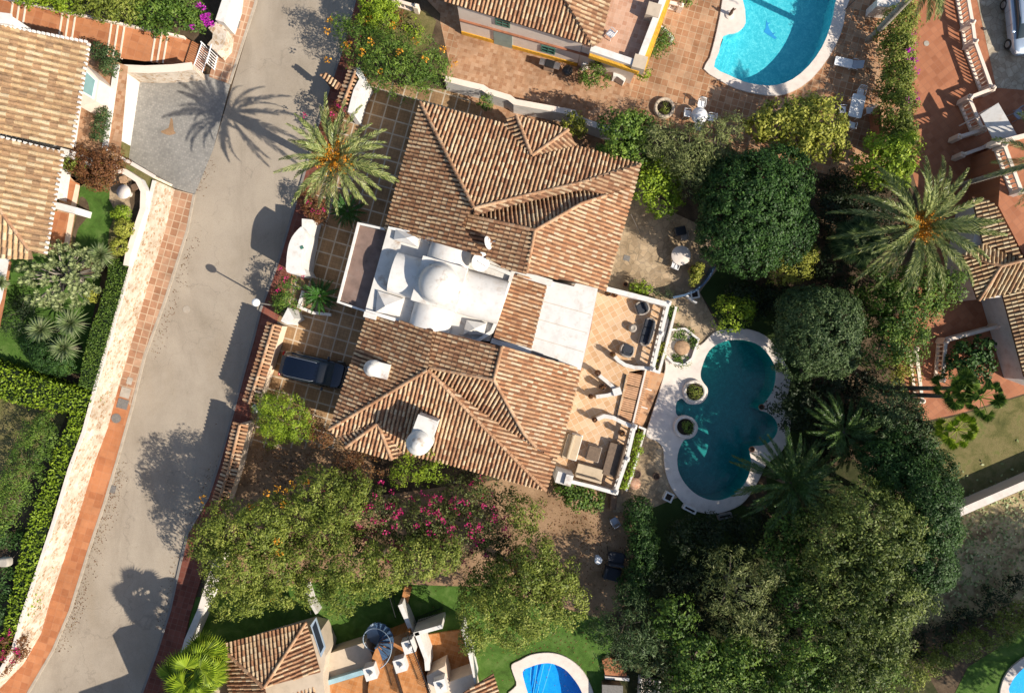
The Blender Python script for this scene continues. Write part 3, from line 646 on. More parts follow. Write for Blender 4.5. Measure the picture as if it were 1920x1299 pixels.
# middle tile patch
pMid = plane_pts(P(960,512,4.1), P(925,630,4.1), P(1027,527,3.75)); face(mto, ms, [(960,513), (1027,527), (995,657), (925,632)], pMid)
r_ = ms.build('roof', M['roof_bed'], villa); mt.build('barrel_tiles', M['roof_main'], r_); mto.build('eastern_barrel_tiles', M['roof_orange'], r_); mr.build('ridge_tiles', M['ridge'], r_)
# walls beneath the roofs
mb = MB()
def inset(pts, z): return [P(x, y, z).xy for x, y in pts]
mb.prism(inset([(799,208),(1187,317),(1125,535),(990,512),(735,432)], 3.4), 0, 3.38)
mb.prism(inset([(700,600),(941,660),(1078,696),(1016,905),(632,796)], 3.4), 0, 3.38)
mb.prism(inset([(735,432),(958,509),(1100,540),(1078,690),(916,640),(700,590)], 3.4), 0, 3.36)
wv = mb.build('wall', M['white'], villa)
def window(parent, c, w, h, ang, frame='white', pane='glass', t=.08, shutters=None):
    fr = MB(); c = Vector(c); d = Vector((math.cos(ang), math.sin(ang), 0)); nn = Vector((d.y, -d.x, 0))
    for s_ in (-1, 1): fr.box(c + d*s_*(w/2) + nn*.03, (.09, t, h+.09), ang)
    for s_ in (-1, 0, 1): fr.box(c + Vector((0,0,s_*h/2)) + nn*.03, (w-.09, t*.98, .07), ang)
    fr.box(c + nn*.03, (.05, t*.9, h), ang)
    f = fr.build('window', M[frame], parent); p = MB(); p.box(c + nn*.012, (w-.05, .03, h-.05), ang); p.build('pane', M[pane], f)
    f.location = (0,0,0)
    return f
for px, py in ((700,300),(680,370)): pass
e0, e1 = P(1187,317,3.4), P(1125,535,3.4); de = (e1-e0).normalized(); ang = math.atan2(de.y, de.x)
for t in (.2, .5, .8):
    c = e0 + (e1-e0)*t; window(villa, (c.x, c.y, 1.5), 1.4, 1.3, ang+PI)
s0, s1 = P(632,796,3.4), P(1016,905,3.4); ds = (s1-s0).normalized()
for t in (.2, .42, .75):
    c = s0 + (s1-s0)*t; window(villa, (c.x, c.y, 1.5), 1.4, 1.3, math.atan2(ds.y, ds.x))

# ---------------- white domed centre
Z0 = 3.9
mb = MB(); block = [(728,425),(880,470),(960,508),(918,640),(862,634),(770,607),(684,584)]
mb.prism(inset(block, Z0), 3.3, Z0); 
dome_c = P(822,537,5.2)
def uv(px, py, z): return P(px, py, z)
cc = P(824,533,5.0)
hw = 1.42
# central square drum, four barrel vaults, dome
def fr(a, b, z=0.0): return Vector((cc.x, cc.y, 0)) + U*a + V*b + Vector((0,0,z))
mb.prism([fr(a, b).xy for a, b in ((-hw,-hw),(hw,-hw),(hw,hw),(-hw,hw))], Z0-.05, 5.25)
mb.build('central_block', M['whitedirty'], villa)
def vault(du, dv, L, w, z0, rise, start):
    # barrel vault leaving the drum along (du,dv)
    m_ = MB(); ax = U*du + V*dv; ac = Vector((-ax.y, ax.x, 0)); base = Vector((cc.x, cc.y, 0)); rings = []
    for t in (start, start+L):
        ring = [base + ax*t + ac*(w*math.cos(PI*k/14)) + Vector((0,0,z0 + rise*math.sin(PI*k/14))) for k in range(15)]
        rings.append([base + ax*t + ac*w + Vector((0,0,Z0-.04))] + ring + [base + ax*t - ac*w + Vector((0,0,Z0-.04))])
    m_.loft(rings, .5, True, True, True); return m_
for du, dv, L, w in ((-1,0,1.75,1.3),(1,0,2.7,1.42),(0,-1,1.55,1.35),(0,1,1.5,1.3)):
    vm = vault(du, dv, L, w, Z0+.25, .85, hw-.02); vm.build('barrel_vault', M['white'], villa)
dm = MB(); prof = [(1.30,5.25),(1.30,5.42),(1.22,5.44)] + [(1.22*math.cos(a), 5.44+1.0*math.sin(a)) for a in [PI/2*k/12 for k in range(1, 12)]] + [(.01,6.44)]
dm.lathe((cc.x, cc.y, 0), prof, 40, .5); dm.build('dome', M['whitedirty'], villa)
def pyr(corners_px, z0, apex_px, z1, mat='white', name='roof_pyramid'):
    m_ = MB(); b = [P(x, y, z0) for x, y in corners_px]; t = P(*apex_px, z1); n = len(b)
    lo = [Vector((p.x, p.y, Z0-.05)) for p in b]; vs = lo + b + [t]
    area = sum(b[i-1].x*b[i].y - b[i].x*b[i-1].y for i in range(n))
    fs = [(i, (i+1) % n, n+(i+1) % n, n+i) for i in range(n)] + [(n+i, n+(i+1) % n, 2*n) for i in range(n)]
    if area < 0: fs = [tuple(reversed(f)) for f in fs]
    m_.add(vs, fs, .5); return m_.build(name, M[mat], villa)
pyr([(742,430),(786,441),(782,462),(738,449)], Z0+.25, (762,446), Z0+.75)
pyr([(708,545),(757,560),(746,592),(704,585)], Z0+.2, (722,574), Z0+.7)
pyr([(875,600),(912,606),(908,628),(868,627)], Z0+.3, (890,616), Z0+.6, 'whitedirty')
mb = MB(); mb.strip([P(x, y, 4.1).xy for x, y in [(686,583),(770,608),(865,637),(893,640),(922,622),(930,605)]], .22, Z0-.3, 4.2)
mb.strip([P(x, y, 4.1).xy for x, y in [(930,605),(960,515),(895,490)]], .22, Z0-.3, 4.2)
mb.strip([P(x, y, 4.1).xy for x, y in [(728,427),(800,442),(880,470)]], .16, Z0-.3, 4.15)
mb.build('parapet', M['white'], villa)
# bands beside the mid patch + flat white roof to the east
mb = MB(); mb.strip([P(958,508,4.0).xy, P(1035,531,4.0).xy], .42, 3.3, 4.0); mb.strip([P(921,638,4.0).xy, P(996,659,4.0).xy], .35, 3.3, 4.0)
mb.prism(inset([(1027,526),(1076,537),(1080,531),(1121,541),(1106,620),(1089,694),(1050,682),(1046,674),(995,657)], 3.72), 3.2, 3.72)
mb.build('flat_white_roof', M['white'], villa)
for x0, y0, x1, y1 in ((1018,565,1108,590),(1008,598,1100,624),(999,632,1094,660)):
    mb = MB(); mb.strip([P(x0, y0, 3.73).xy, P(x1, y1, 3.73).xy], .03, 3.715, 3.735); mb.build('roof_joint', M['beige'], villa)
mb = MB(); mb.strip([P(1119,542,3.5).xy, P(1106,620,3.5).xy, P(1088,692,3.5).xy], .06, 3.2, 3.6); mb.build('gutter', M['terracotta'], villa)
# western porch
mb = MB(); mb.prism(inset([(672,422),(735,438),(700,586),(636,566)], 3.2), 3.0, 3.2); mb.build('porch_roof', M['brown_roof'], villa)
mb = MB(); mb.strip([P(x, y, 3.4).xy for x, y in [(722,430),(672,419),(652,497),(634,566),(690,585)]], .13, 3.0, 3.45); mb.build('porch_parapet', M['white'], villa)
mb = MB()
for x, y in ((676,430),(640,560),(655,498)): q = P(x, y, 3.1); mb = MB(); mb.box((q.x, q.y, 1.5), (.3,.3,3.0), ROT); mb.build('porch_column', M['white'], villa)
# chimneys
def chimney_dome(name, bx, by, zb, tx, ty, w, L, ht, r):
    ch = MB(); a, b = P(bx, by, zb), P(tx, ty, zb); d = (b-a).normalized(); ang = math.atan2(d.y, d.x)
    q = [(-L/2,-w/2),(L/2,-w/2),(L/2,w/2),(-L/2,w/2)]; mid = Vector((*((a+b)/2).xy, 0))
    base = [Vector((mid.x + d.x*x - d.y*y, mid.y + d.y*x + d.x*y)) for x, y in q]
    ch.prism(base, zb-.9, zb+ht)
    c = ch.build(name, M['whitedirty'], villa)
    cap = MB(); cap.lathe((b.x, b.y, 0), [(r, zb-.9),(r, zb+ht+.15),(r*.9, zb+ht+.2),(r*.8, zb+ht+.45),(r*.62, zb+ht+.5),(r*.55,zb+ht+.62),(r*.3,zb+ht+.78),(.02,zb+ht+.82)], 22, .5)
    cap.build('chimney_cap', M['whitedirty'], c)
chimney_dome('chimney', 728, 697, 4.6, 700, 690, .95, 1.1, .3, .52)
chimney_dome('chimney', 806, 780, 5.0, 789, 826, 1.25, 1.6, .9, .76)
mb = MB(); mb.box(P(695,592,3.9), (.75,.35,.7), ROT); mb.build('vent_box', M['whitedirty'], villa)
mb = MB(); q = P(1058,897,2.9); mb.box((q.x, q.y, 1.5), (1.05,.75,3.0), ROT); mb.box((q.x+.25, q.y-.05, 3.1), (.45,.7,.2), ROT); mb.build('chimney', M['whitedirty'], villa)
# ================================================================ NEIGHBOURING HOUSES
def roofset(parent, faces, ridges, mat, bed='roof_bed', **kw):
    a, b, c = MB(), MB(), MB()
    for poly, pl in faces: face(a, b, poly, pl, **kw)
    for r in ridges: ridge(c, r)
    ro = b.build('roof', M[bed], parent); a.build('barrel_tiles', M[mat], ro)
    if c.v: c.build('ridge_tiles', M['ridge'], ro)
    return ro
# --- left house (on the raised plot)
lh = thing('house', 'house on the left edge with pale tan barrel tiles and white mortar ends', 'house', (*P(60,300,ZL).xy, ZL))
l1 = eave_plane((168,80), (135,278), 5.4, .28, (0,150)); l2 = eave_plane((119,287), (86,478), 5.0, .28, (0,350))
l3 = plane_dir(hit(0,393,l2), V, .30)
roofset(lh, [([(-120,25),(0,48),(168,80),(135,278),(-120,225)], l1), ([(-120,232),(0,257),(119,287),(86,478),(56,470),(0,393),(-60,330),(-120,270)], l2),
    ([(-60,330),(0,393),(56,470),(60,486),(-120,480),(-120,300)], l3)], [[hit(0,393,l2)+up, hit(56,470,l2)+up], [hit(-60,328,l2)+up, hit(0,393,l2)+up]], 'roof_pale', 'roof_bed_pale', lenrow=.46, w=.125, h=.10, TP=.36)
mb = MB()
for (x0, y0), (x1, y1), pl, n in (((168,80),(135,278),l1,22), ((-10,46),(166,80),l1,20), ((119,287),(86,478),l2,21), ((0,257),(117,286),l2,11)):
    for k in range(n):
        t = (k+.5)/n; p = hit(x0+(x1-x0)*t, y0+(y1-y0)*t, pl); mb.box(p+Vector((0,0,.04)), (.16,.16,.14), ROT)
mb.build('eave_mortar', M['white'], lh)
mb = MB(); mb.prism([P(x, y, 5.1).xy for x, y in [(-120,45),(112,92),(88,262),(-120,240)]], ZL, 5.1); mb.prism([P(x, y, 4.75).xy for x, y in [(-120,250),(70,290),(40,460),(-120,460)]], ZL, 4.75)
mb.build('wall', M['white'], lh)
mb = MB(); mb.strip([P(112,284,4.2).xy, P(140,292,4.2).xy], .5, ZL, 4.2); mb.strip([P(96,383,4.0).xy, P(142,395,4.0).xy], .42, ZL, 4.0); mb.strip([P(118,290,3.4).xy, P(110,330,3.4).xy, P(104,372,3.4).xy], .15, ZL, 3.4); mb.build('balcony_wall', M['white'], lh)
mb = MB(); mb.prism([P(x, y, 4.0).xy for x, y in [(155,118),(170,132),(186,150),(180,190),(150,200)]], ZL, 4.0); w_ = mb.build('bay', M['pinkcream'], lh)
mb = MB(); mb.prism([P(x, y, 4.06).xy for x, y in [(158,130),(181,150),(174,186),(150,172)]], 4.0, 4.06); fr_ = mb.build('window', M['plastic'], lh)
mb = MB(); mb.prism([P(x, y, 4.09).xy for x, y in [(160,134),(178,151),(172,181),(153,170)]], 4.05, 4.09); mb.build('pane', M['glass_blue'], fr_)
mb = MB(); mb.prism([P(x, y, 7.2).xy for x, y in [(-8,24),(18,28),(16,42),(-10,38)]], 5.2, 7.2); mb.prism([P(x, y, 7.35).xy for x, y in [(-12,22),(20,26),(18,46),(-14,42)]], 7.2, 7.35); mb.build('chimney', M['white'], lh)
# --- top house
th = thing('house', 'house at the top with green shutters, brown tiled roof and yellow banded roof terrace', 'house', (*P(1000,60,0).xy, 0))
t1 = eave_plane((835,3), (1112,87), 4.3, .36, (1000,-40)); t2 = eave_plane((1126,78), (1147,-10), 4.3, .34, (1080,10))
roofset(th, [([(835,3),(1112,87),(1057,-5),(1020,-70),(860,-110),(815,-60)], t1), ([(1112,87),(1126,78),(1134,46),(1147,-10),(1160,-70),(1020,-70),(1057,-5)], t2)],
    [[P(1112,87,4.33), hit(1057,-5,t1)+up, hit(1020,-70,t1)+up]], 'roof_main')
mb = MB(); mb.prism([P(x, y, 0).xy for x, y in [(866,64),(1082,124),(1102,10),(1120,-60),(880,-60)]], 0, 4.2)
mb.build('wall', M['pinkcream'], th)
mb = MB(); mb.prism([P(x, y, 0).xy for x, y in [(1083,123),(1181,158),(1222,45),(1262,-60),(1121,-60)]], 0, 3.0); mb.build('terrace_wall', M['pinkcream'], th)
mb = MB(); mb.prism([P(x, y, 0).xy for x, y in [(1085,121),(1180,156),(1221,45),(1261,-60),(1123,-60)]], 3.0, 3.02); mb.build('terrace_floor', M['terr_pink'], th)
mb = MB(); mb.strip([P(x, y, 3.7).xy for x, y in [(1108,90),(1197,120),(1243,0),(1266,-60)]], .42, 3.02, 3.7); mb.build('parapet', M['white'], th)
mb = MB(); mb.strip([P(x, y, 3.45).xy for x, y in [(1107,97),(1196,127),(1206,122),(1248,6),(1270,-60)]], .5, 3.0, 3.4); mb.build('yellow_band', M['yellow'], th)
mb = MB()
for x, y in ((1200,116), (1226,18)): q = P(x, y, 3.8); mb = MB(); mb.box((q.x, q.y, 3.4), (.85,.85,.8), ROT); mb.build('parapet_pier', M['beige'], th)
wb0, wb1 = P(866,64,0), P(1082,124,0); dw = (wb1-wb0).normalized(); wa = math.atan2(dw.y, dw.x)
mb = MB(); mb.strip([(wb0 + Vector((.02,-.05,0))).xy, (wb1+Vector((.02,-.05,0))).xy, P(1181,158,0).xy], .16, 2.1, 2.2); mb.build('ledge', M['terracotta'], th)
mb = MB(); mb.strip([wb0.xy, wb1.xy], .12, 0, .45); mb.build('plinth', M['yellow'], th)
for t, z_, w_, h_ in ((.74,1.3,.9,.8), (.36,3.3,.9,.7)):
    c = wb0 + (wb1-wb0)*t; f = window(th, (c.x, c.y, z_), w_, h_, wa, 'green_paint', 'glass')
c = wb0 + (wb1-wb0)*.36; mb = MB(); mb.box((c.x, c.y, 1.05), (1.3,.14,2.1), wa); mb.build('door', M['door_grey'], th)
# --- bottom house
bh = thing('house', 'house at the bottom left with reddish hipped roof and flat beige terrace', 'house', (*P(520,1200,0).xy, 0))
ZB = 2.9
bap = (495,1288); b1 = eave_plane((411,1209), (574,1166), ZB, .42, bap); bz = hit(*bap, b1)
b2 = plane_pts(P(574,1166,ZB), P(600,1260,ZB), bz); b3 = plane_pts(P(411,1209,ZB), P(432,1299,ZB), bz); b4 = plane_pts(bz, P(600,1262,ZB), P(440,1400,ZB))
roofset(bh, [([(411,1209),(574,1166),bap], b1), ([(574,1166),(600,1260),bap], b2), ([(411,1209),bap,(520,1390),(455,1400)], b3)], [[P(411,1209,ZB)+up, bz+up], [P(574,1166,ZB)+up, bz+up]], 'roof_main')
b5 = eave_plane((500,1303), (588,1276), 2.5, .35, (550,1340))
roofset(bh, [([(500,1303),(588,1276),(600,1400),(520,1400)], b5)], [], 'roof_orange')
mb = MB(); mb.prism([P(x, y, 2.6).xy for x, y in [(452,1220),(572,1184),(596,1190),(612,1228),(606,1264),(620,1400),(450,1400)]], 0, 2.7); mb.build('wall', M['beige'], bh)
mb = MB(); mb.prism([P(x, y, 1.3).xy for x, y in [(600,1230),(686,1203),(708,1250),(585,1290)]], 0, 1.3); mb.build('flat_roof', M['beige'], bh)
mb = MB(); mb.strip([P(x, y, 1.7).xy for x, y in [(581,1290),(683,1259)]], .32, 1.0, 1.7); mb.build('parapet', M['sky_blue'], bh)
mb = MB(); mb.prism([P(x, y, 1.9).xy for x, y in [(698,1232),(708,1205),(768,1182),(800,1299),(815,1400),(690,1400),(690,1290)]], 0, 1.9); mb.build('upper_terrace', M['orange_terr'], bh)
mb = MB(); mb.prism([P(x, y, 1.5).xy for x, y in [(585,1293),(688,1263),(700,1400),(590,1400)]], 0, 1.5); mb.build('lower_terrace', M['orange_terr'], bh)
mb = MB()
for x, y in ((694,1262),(750,1247),(766,1212),(826,1286)):
    q = P(x, y, 2.6); mb.box((q.x, q.y, 2.2), (.75,.85,.9), .3); mb.lathe((q.x+.1, q.y+.05, 0), [(.12,2.65),(.16,2.8),(.05,2.95)], 8); mb.build('terrace_pier', M['white'], bh); mb = MB()
mb = MB()
for a, b_ in (((764,1190),(806,1299)), ((738,1250),(756,1310))):
    mb.strip([P(*a,2.7).xy, P(*b_,2.7).xy], .04, 2.65, 2.72)
    for k in range(26): q = P(a[0]+(b_[0]-a[0])*k/25, a[1]+(b_[1]-a[1])*k/25, 2.3); mb.box((q.x, q.y, 2.3), (.03,.03,.78), .3)
mb.build('railing', M['black'], bh)
mb = MB(); mb.prism([P(x, y, 2.75).xy for x, y in [(582,1172),(592,1158),(610,1214),(602,1232)]], 2.6, 2.76); f = mb.build('window', M['steel_pale'], bh)
mb = MB(); mb.prism([P(x, y, 2.78).xy for x, y in [(586,1176),(592,1164),(607,1212),(601,1224)]], 2.7, 2.78); mb.build('pane', M['glass'], f)
mb = MB(); mb.prism([P(x, y, 0).xy for x, y in [(366,1278),(380,1264),(428,1252),(440,1330),(383,1356),(303,1384),(320,1450),(440,1450)]], 0, 5.0); mb.build('wing', M['beige'], bh)
# annex with sunken orange terrace
an = thing('terrace_annex', 'low cream annex with shaded orange tiled terrace right of the spiral staircase', 'annex', (*P(840,1230,0).xy, 0))
mb = MB(); mb.prism([P(x, y, .2).xy for x, y in [(784,1192),(868,1180),(892,1285),(810,1299)]], 0, .2); mb.build('floor', M['orange_terr'], an)
mb = MB(); mb.strip([P(x, y, 2.6).xy for x, y in [(779,1190),(798,1240),(800,1262)]], .3, 0, 2.2); mb.strip([P(x, y, 2.2).xy for x, y in [(866,1180),(880,1228),(892,1282)]], .12, 0, 2.2); mb.strip([P(x, y, 2.2).xy for x, y in [(776,1189),(829,1174)]], .25, 0, 2.2); mb.build('wall', M['white'], an)
mb = MB(); mb.prism([P(x, y, 1.9).xy for x, y in [(800,1266),(834,1248),(842,1278),(888,1262),(900,1330),(812,1350)]], 0, 1.9); mb.build('block', M['cream'], an)
a5 = eave_plane((925,1263), (945,1330), 2.2, .3, (880,1300)); roofset(an, [([(868,1299),(925,1263),(945,1330),(880,1350)], a5)], [], 'roof_orange')
# --- right house
rh = thing('house', 'house on the right edge with brown hipped roofs and a white side wall', 'house', (*P(1900,560,0).xy, 0))
ZR = 2.7
rap = (1876,499); r1 = eave_plane((1805,477), (1834,564), ZR, .36, rap); rz = hit(*rap, r1)
r2 = plane_dir(rz, V, .36); r3 = plane_dir(rz, -V, .3)
r5 = eave_plane((1823,369), (1843,455), ZR+.25, .34, (1900,440)); r6 = eave_plane((1879,548), (1921,706), ZR-.1, .36, (1980,640))
roofset(rh, [([(1805,477),rap,(1834,564)], r1), ([rap,(1990,470),(2010,520),(1880,552),(1834,564)], r2), ([(1805,477),(1843,458),(1880,470),(1918,484),rap], r3),
    ([(1823,369),(1845,372),(1866,384),(1890,430),(1918,484),(1880,470),(1845,460)], r5), ([(1879,548),(2010,515),(2050,760),(1921,706)], r6)],
    [[P(1805,477,ZR)+up, rz+up], [P(1834,564,ZR)+up, rz+up], [rz+up, hit(1990,470,r2)+up]], 'roof_pale', 'roof_bed')
mb = MB(); mb.prism([P(x, y, ZR-.2).xy for x, y in [(1818,486),(1846,560),(1888,556),(1934,712),(2060,760),(2060,470),(1930,470),(1880,400),(1840,378)]], 0, ZR-.2); mb.build('wall', M['white'], rh)
mb = MB(); mb.prism([P(x, y, 3.0).xy for x, y in [(1880,270),(1990,240),(2000,480),(1922,484),(1900,440),(1872,386)]], 0, 3.0); mb.build('roof_terrace', M['red_terr'], rh)
mb = MB(); mb.prism([P(x, y, 0).xy for x, y in [(2046,205),(2300,180),(2300,440),(1990,450),(1955,335)]], 0, 6.0); mb.build('upper_wing', M['white'], rh)
# --- light shade canopy beside the courtyard
sc = thing('canopy', 'pale grey sloping canopy between balustrades near the upper right corner', 'canopy', (*P(1870,225,0).xy, 0))
mb = MB(); c4 = [P(1838,215,2.2), P(1872,193,2.6), P(1908,255,2.6), P(1866,268,2.2)]; mb.add(c4 + [p-Vector((0,0,.06)) for p in c4], [(3,2,1,0),(4,5,6,7),(0,1,5,4),(1,2,6,5),(2,3,7,6),(3,0,4,7)]); mb.build('canopy_sheet', M['white'], sc)
mb = MB()
for x, y in ((1840,216),(1871,196),(1905,254),(1866,265)): q = P(x, y, 2.2); mb = MB(); mb.tube([(q.x,q.y,0),(q.x,q.y,2.2)], .05); mb.build('post', M['plastic'], sc)

# ================================================================ WALLS, FENCES, BALUSTRADES
bal_mesh = None
def balustrade(label, pts, z0, h=.85, spacing=.30, group=None, cat='balustrade', base=.12, mat='pinkcream', piers=True):
    global bal_mesh
    q = [P(x, y, z0+h) for x, y in pts]; t = thing('balustrade', label, cat, (q[0].x, q[0].y, z0), 0, group)
    mb = MB(); mb.strip([p.xy for p in q], .22, z0+h-.11, z0+h); mb.build('handrail', M[mat], t)
    mb = MB(); mb.strip([p.xy for p in q], .20, z0, z0+base); mb.build('base', M[mat], t)
    if piers:
        for p in q:
            mb = MB(); mb.box((p.x, p.y, z0+h/2+.02), (.32,.32,h+.04), ROT); mb.lathe((p.x, p.y, z0+h+.04), [(.10,0),(.13,.06),(.10,.16),(.02,.22)], 10); mb.build('pier', M[mat], t)
    hh = h-.11-base
    if bal_mesh is None:
        mb = MB(); mb.lathe((0,0,0), [(.06,0),(.06,.06),(.04,.1),(.075,.28),(.05,.5),(.035,.7),(.055,.92),(.06,1)], 8, .5, False)
        o = mb.build('baluster', M['pinkcream']); bal_mesh = o.data; bpy.data.objects.remove(o)
    n_all = 0
    for a, b_ in zip(q, q[1:]):
        L = (b_-a).length; k = max(1, int(L/spacing))
        for i in range(1, k):
            if n_all >= 100: break
            p = a + (b_-a)*(i/k); o = bpy.data.objects.new('baluster', bal_mesh); C.objects.link(o); o.parent = t
            o.location = (p.x-q[0].x, p.y-q[0].y, base); o.scale = (1,1,hh); n_all += 1
    return t
balustrade('long pink balustrade beside the stone courtyard and the silver car', [(1806,-60),(1824,42),(1829,78),(1860,164)], 0.03, 1.1)
balustrade('short balustrade joining the courtyard balustrade to the stepped one', [(1862,166),(1820,182)], 0.03, 1.1)
balustrade('balustrade running down right of the dark terrace beside the grey canopy', [(1818,184),(1842,240)], 0.03, 1.1)
balustrade('stubby balustrade above the dark passage below the grey canopy', [(1846,242),(1800,256)], 0.03, 1.0)
balustrade('balustrade across the passage leading to the roof terrace', [(1806,290),(1868,268)], 0.03, 1.0)
balustrade('balustrade on the left side of the raised red roof terrace', [(1884,272),(1916,358)], 3.0, .9)
balustrade('balustrade at the front of the raised red roof terrace', [(1872,266),(1990,236)], 3.0, .9)
balustrade('pale balustrade beside the golden dry plants on the left of the red path', [(1718,655),(1730,752)], 0.03, .9)
balustrade('balustrade on the left of the dark leafy garden square', [(1774,640),(1768,712)], 0.03, .9)
balustrade('balustrade along the top of the dark leafy garden square', [(1776,638),(1872,612)], 0.03, .9)
wall('retaining_wall', 'pale concrete wall between the dry slope and the rough bank', [P(x, y, 1.2).xy for x, y in [(1780,968),(1920,908),(2050,852)]], 1.2, .45, 'pinkcream', 0, cap='coping', capw=.06)
wall('boundary_wall', 'white wavy boundary wall between the villa driveway and the poolside alley', [P(x, y, 1.7).xy for x, y in [(835,148),(870,157),(905,165),(915,172),(955,184),(965,192),(1010,200),(1075,212),(1080,222),(1130,240),(1165,252)]], 1.7, .34, 'white', cap='pinkcream', capw=.04)
wall('terrace_edge', 'short curved white wall beside the round bush near the yellow banded house', [P(x, y, .6).xy for x, y in [(1230,44),(1248,56),(1262,72),(1258,80)]], .6, .18, 'white')
wall('curved_wall', 'low white curved balcony wall behind the oleander by the alley', [P(x, y, .9).xy for x, y in [(1092,122),(1105,116),(1125,120),(1140,130)]], .9, .2, 'white')
wall('curved_wall', 'small white curved wall with slots at the corner of the top house', [P(x, y, .9).xy for x, y in [(1150,140),(1158,140),(1172,150)]], .9, .25, 'white')
wall('garden_wall', 'brown rendered wall separating the hedge from the pool furniture', [P(x, y, 1.1).xy for x, y in [(1648,200),(1652,255),(1650,285)]], 1.1, .2, 'terracotta')
wall('white_planter_wall', 'white block wall at the top edge between the two palm trunks', [P(x, y, 1.5).xy for x, y in [(1645,5),(1680,8),(1684,-30)]], 1.5, .5, 'white')
balustrade('short white balustrade at the top edge near the pool', [(1240,0),(1278,10)], 0.03, .8)
balustrade('white balustrade above the small dry lawn at the top', [(740,0),(780,12)], 0.03, .8)

def tile_wall(label, pts, h, z0=0.0, extra=None):
    q = [P(x, y, h) for x, y in pts]; t = thing('tiled_wall', label, 'wall', (q[0].x, q[0].y, z0))
    mb = MB(); mb.strip([p.xy for p in q], .32, z0, h-.12); mb.build('wall_body', M['cream'], t)
    mt, mr, mu = MB(), MB(), MB(); mu.strip([p.xy for p in q], .98, h-.2, h-.12); mu.build('eave_slab', M['roof_bed'], t)
    for a, b_ in zip(q, q[1:]):
        d = (b_-a).normalized(); c = d; L = (b_-a).length; side = Vector((-d.y, d.x, 0)); k = 0
        while k*.25 < L:
            o = a + d*(k*.25) + Vector((0,0,.0)); k += 1
            for s_ in (-1, 1):
                dn = (side*s_ + Vector((0,0,-.34))).normalized(); nn = d.cross(dn) * (1 if d.cross(dn).z > 0 else -1)
                mt.tile(o + dn*.02, d, (dn + d*random.uniform(-.03,.03)).normalized(), nn, .52+random.uniform(-.02,.02), .085, .08, lift=.02)
        ridge(mr, [a + Vector((0,0,.04)), b_ + Vector((0,0,.04))], .11, .09, .32)
    mt.build('barrel_tiles', M['roof_orange'], t); mr.build('ridge_tiles', M['ridge'], t)
    return t
tile_wall('long street wall capped with terracotta barrel tiles in front of the parked car', [(513,609),(492,678),(467,757)], 2.3)
tile_wall('lower street wall capped with terracotta tiles beside the round green shrub', [(450,796),(430,880),(409,945)], 2.2)
tile_wall('short tiled street wall at the upper driveway entrance', [(668,130),(655,165),(643,196)], 2.3)
t = thing('gate_canopy', 'small gabled tiled gate canopy jutting into the pavement at the top driveway entrance', 'canopy', (*P(618,150,0).xy, 0))
c1 = plane_pts(P(602,140,2.2), P(634,168,2.2), P(630,135,2.6)); mtc, msc = MB(), MB(); face(mtc, msc, [(600,140),(612,136),(640,158),(632,168)], c1)
r_ = msc.build('roof', M['roof_bed'], t); mtc.build('barrel_tiles', M['roof_main'], r_); mb = MB()
for x, y in ((608,145),(632,160)): q = P(x, y, 2.1); mb = MB(); mb.box((q.x, q.y, 1.05), (.14,.14,2.1), .4); mb.build('post', M['wood'], t)
t = thing('gate_wall', 'tall white curved gate wall with small niche beside the date palm', 'wall', (*P(565,465,0).xy, 0))
mb = MB(); gp = [P(x, y, 3.0).xy for x, y in [(561,428),(567,426),(572,436),(570,452),(566,470),(563,490),(560,512),(538,510),(537,490),(540,465),(547,445)]]
mb.prism(catmull([(*p,0) for p in gp], 3), 0, 3.0); mb.build('gate_body', M['white'], t)
mb = MB(); mb.prism([P(x, y, 2.2).xy for x, y in [(566,410),(585,412),(578,440),(576,455),(572,470),(568,500),(575,515),(560,515),(562,480),(566,440)]], 0, 2.2); mb.build('gate_pier', M['white'], t)
mb = MB(); q = P(566,464,3.02); mb.box((q.x, q.y, 3.01), (.2,.2,.06), .4); mb.build('niche', M['green_paint'], t)
wall('gate_pier', 'white pillar wall beside the pink bougainvillea at the upper driveway', [P(x, y, 2.4).xy for x, y in [(668,128),(680,148),(668,170),(662,192),(657,212)]], 2.4, .38, 'white')
wall('entrance_pier', 'white broken topped pillar at the end of the long street wall', [P(532,605,2.3).xy, P(540,590,2.3).xy, P(546,600,2.3).xy], 2.3, .45, 'whitedirty')
wall('entrance_pier', 'small white pillar with a plant between the two tiled street walls', [P(476,768,2.3).xy, P(482,762,2.3).xy], 2.3, .5, 'whitedirty')
wall('bed_kerb', 'low white kerb around the cycad bed beside the driveway', [P(x, y, .35).xy for x, y in [(568,545),(560,575),(585,586),(620,590)]], .35, .2, 'white')
wall('street_wall', 'white wall along the dark red pavement below the olive tree', [P(x, y, 1.6).xy for x, y in [(412,1030),(395,1085),(378,1140),(352,1200),(335,1260)]], 1.6, .4, 'white', cap='coping', capw=.02)
wall('lawn_wall', 'thin pale wall under the tree between the two shaded lawns', [P(x, y, 1.0).xy for x, y in [(572,1100),(582,1130),(594,1150)]], 1.0, .2, 'whitedirty')
wall('lawn_wall', 'white topped wall running from the lawn to the spiral staircase terrace', [P(x, y, 1.4).xy for x, y in [(750,1133),(762,1160),(774,1190)]], 1.4, .3, 'white')
wall('brick_edging', 'short orange brick strip in the lawn above the white topped wall', [P(x, y, .3).xy for x, y in [(765,1100),(758,1130)]], .3, .5, 'orange_terr')
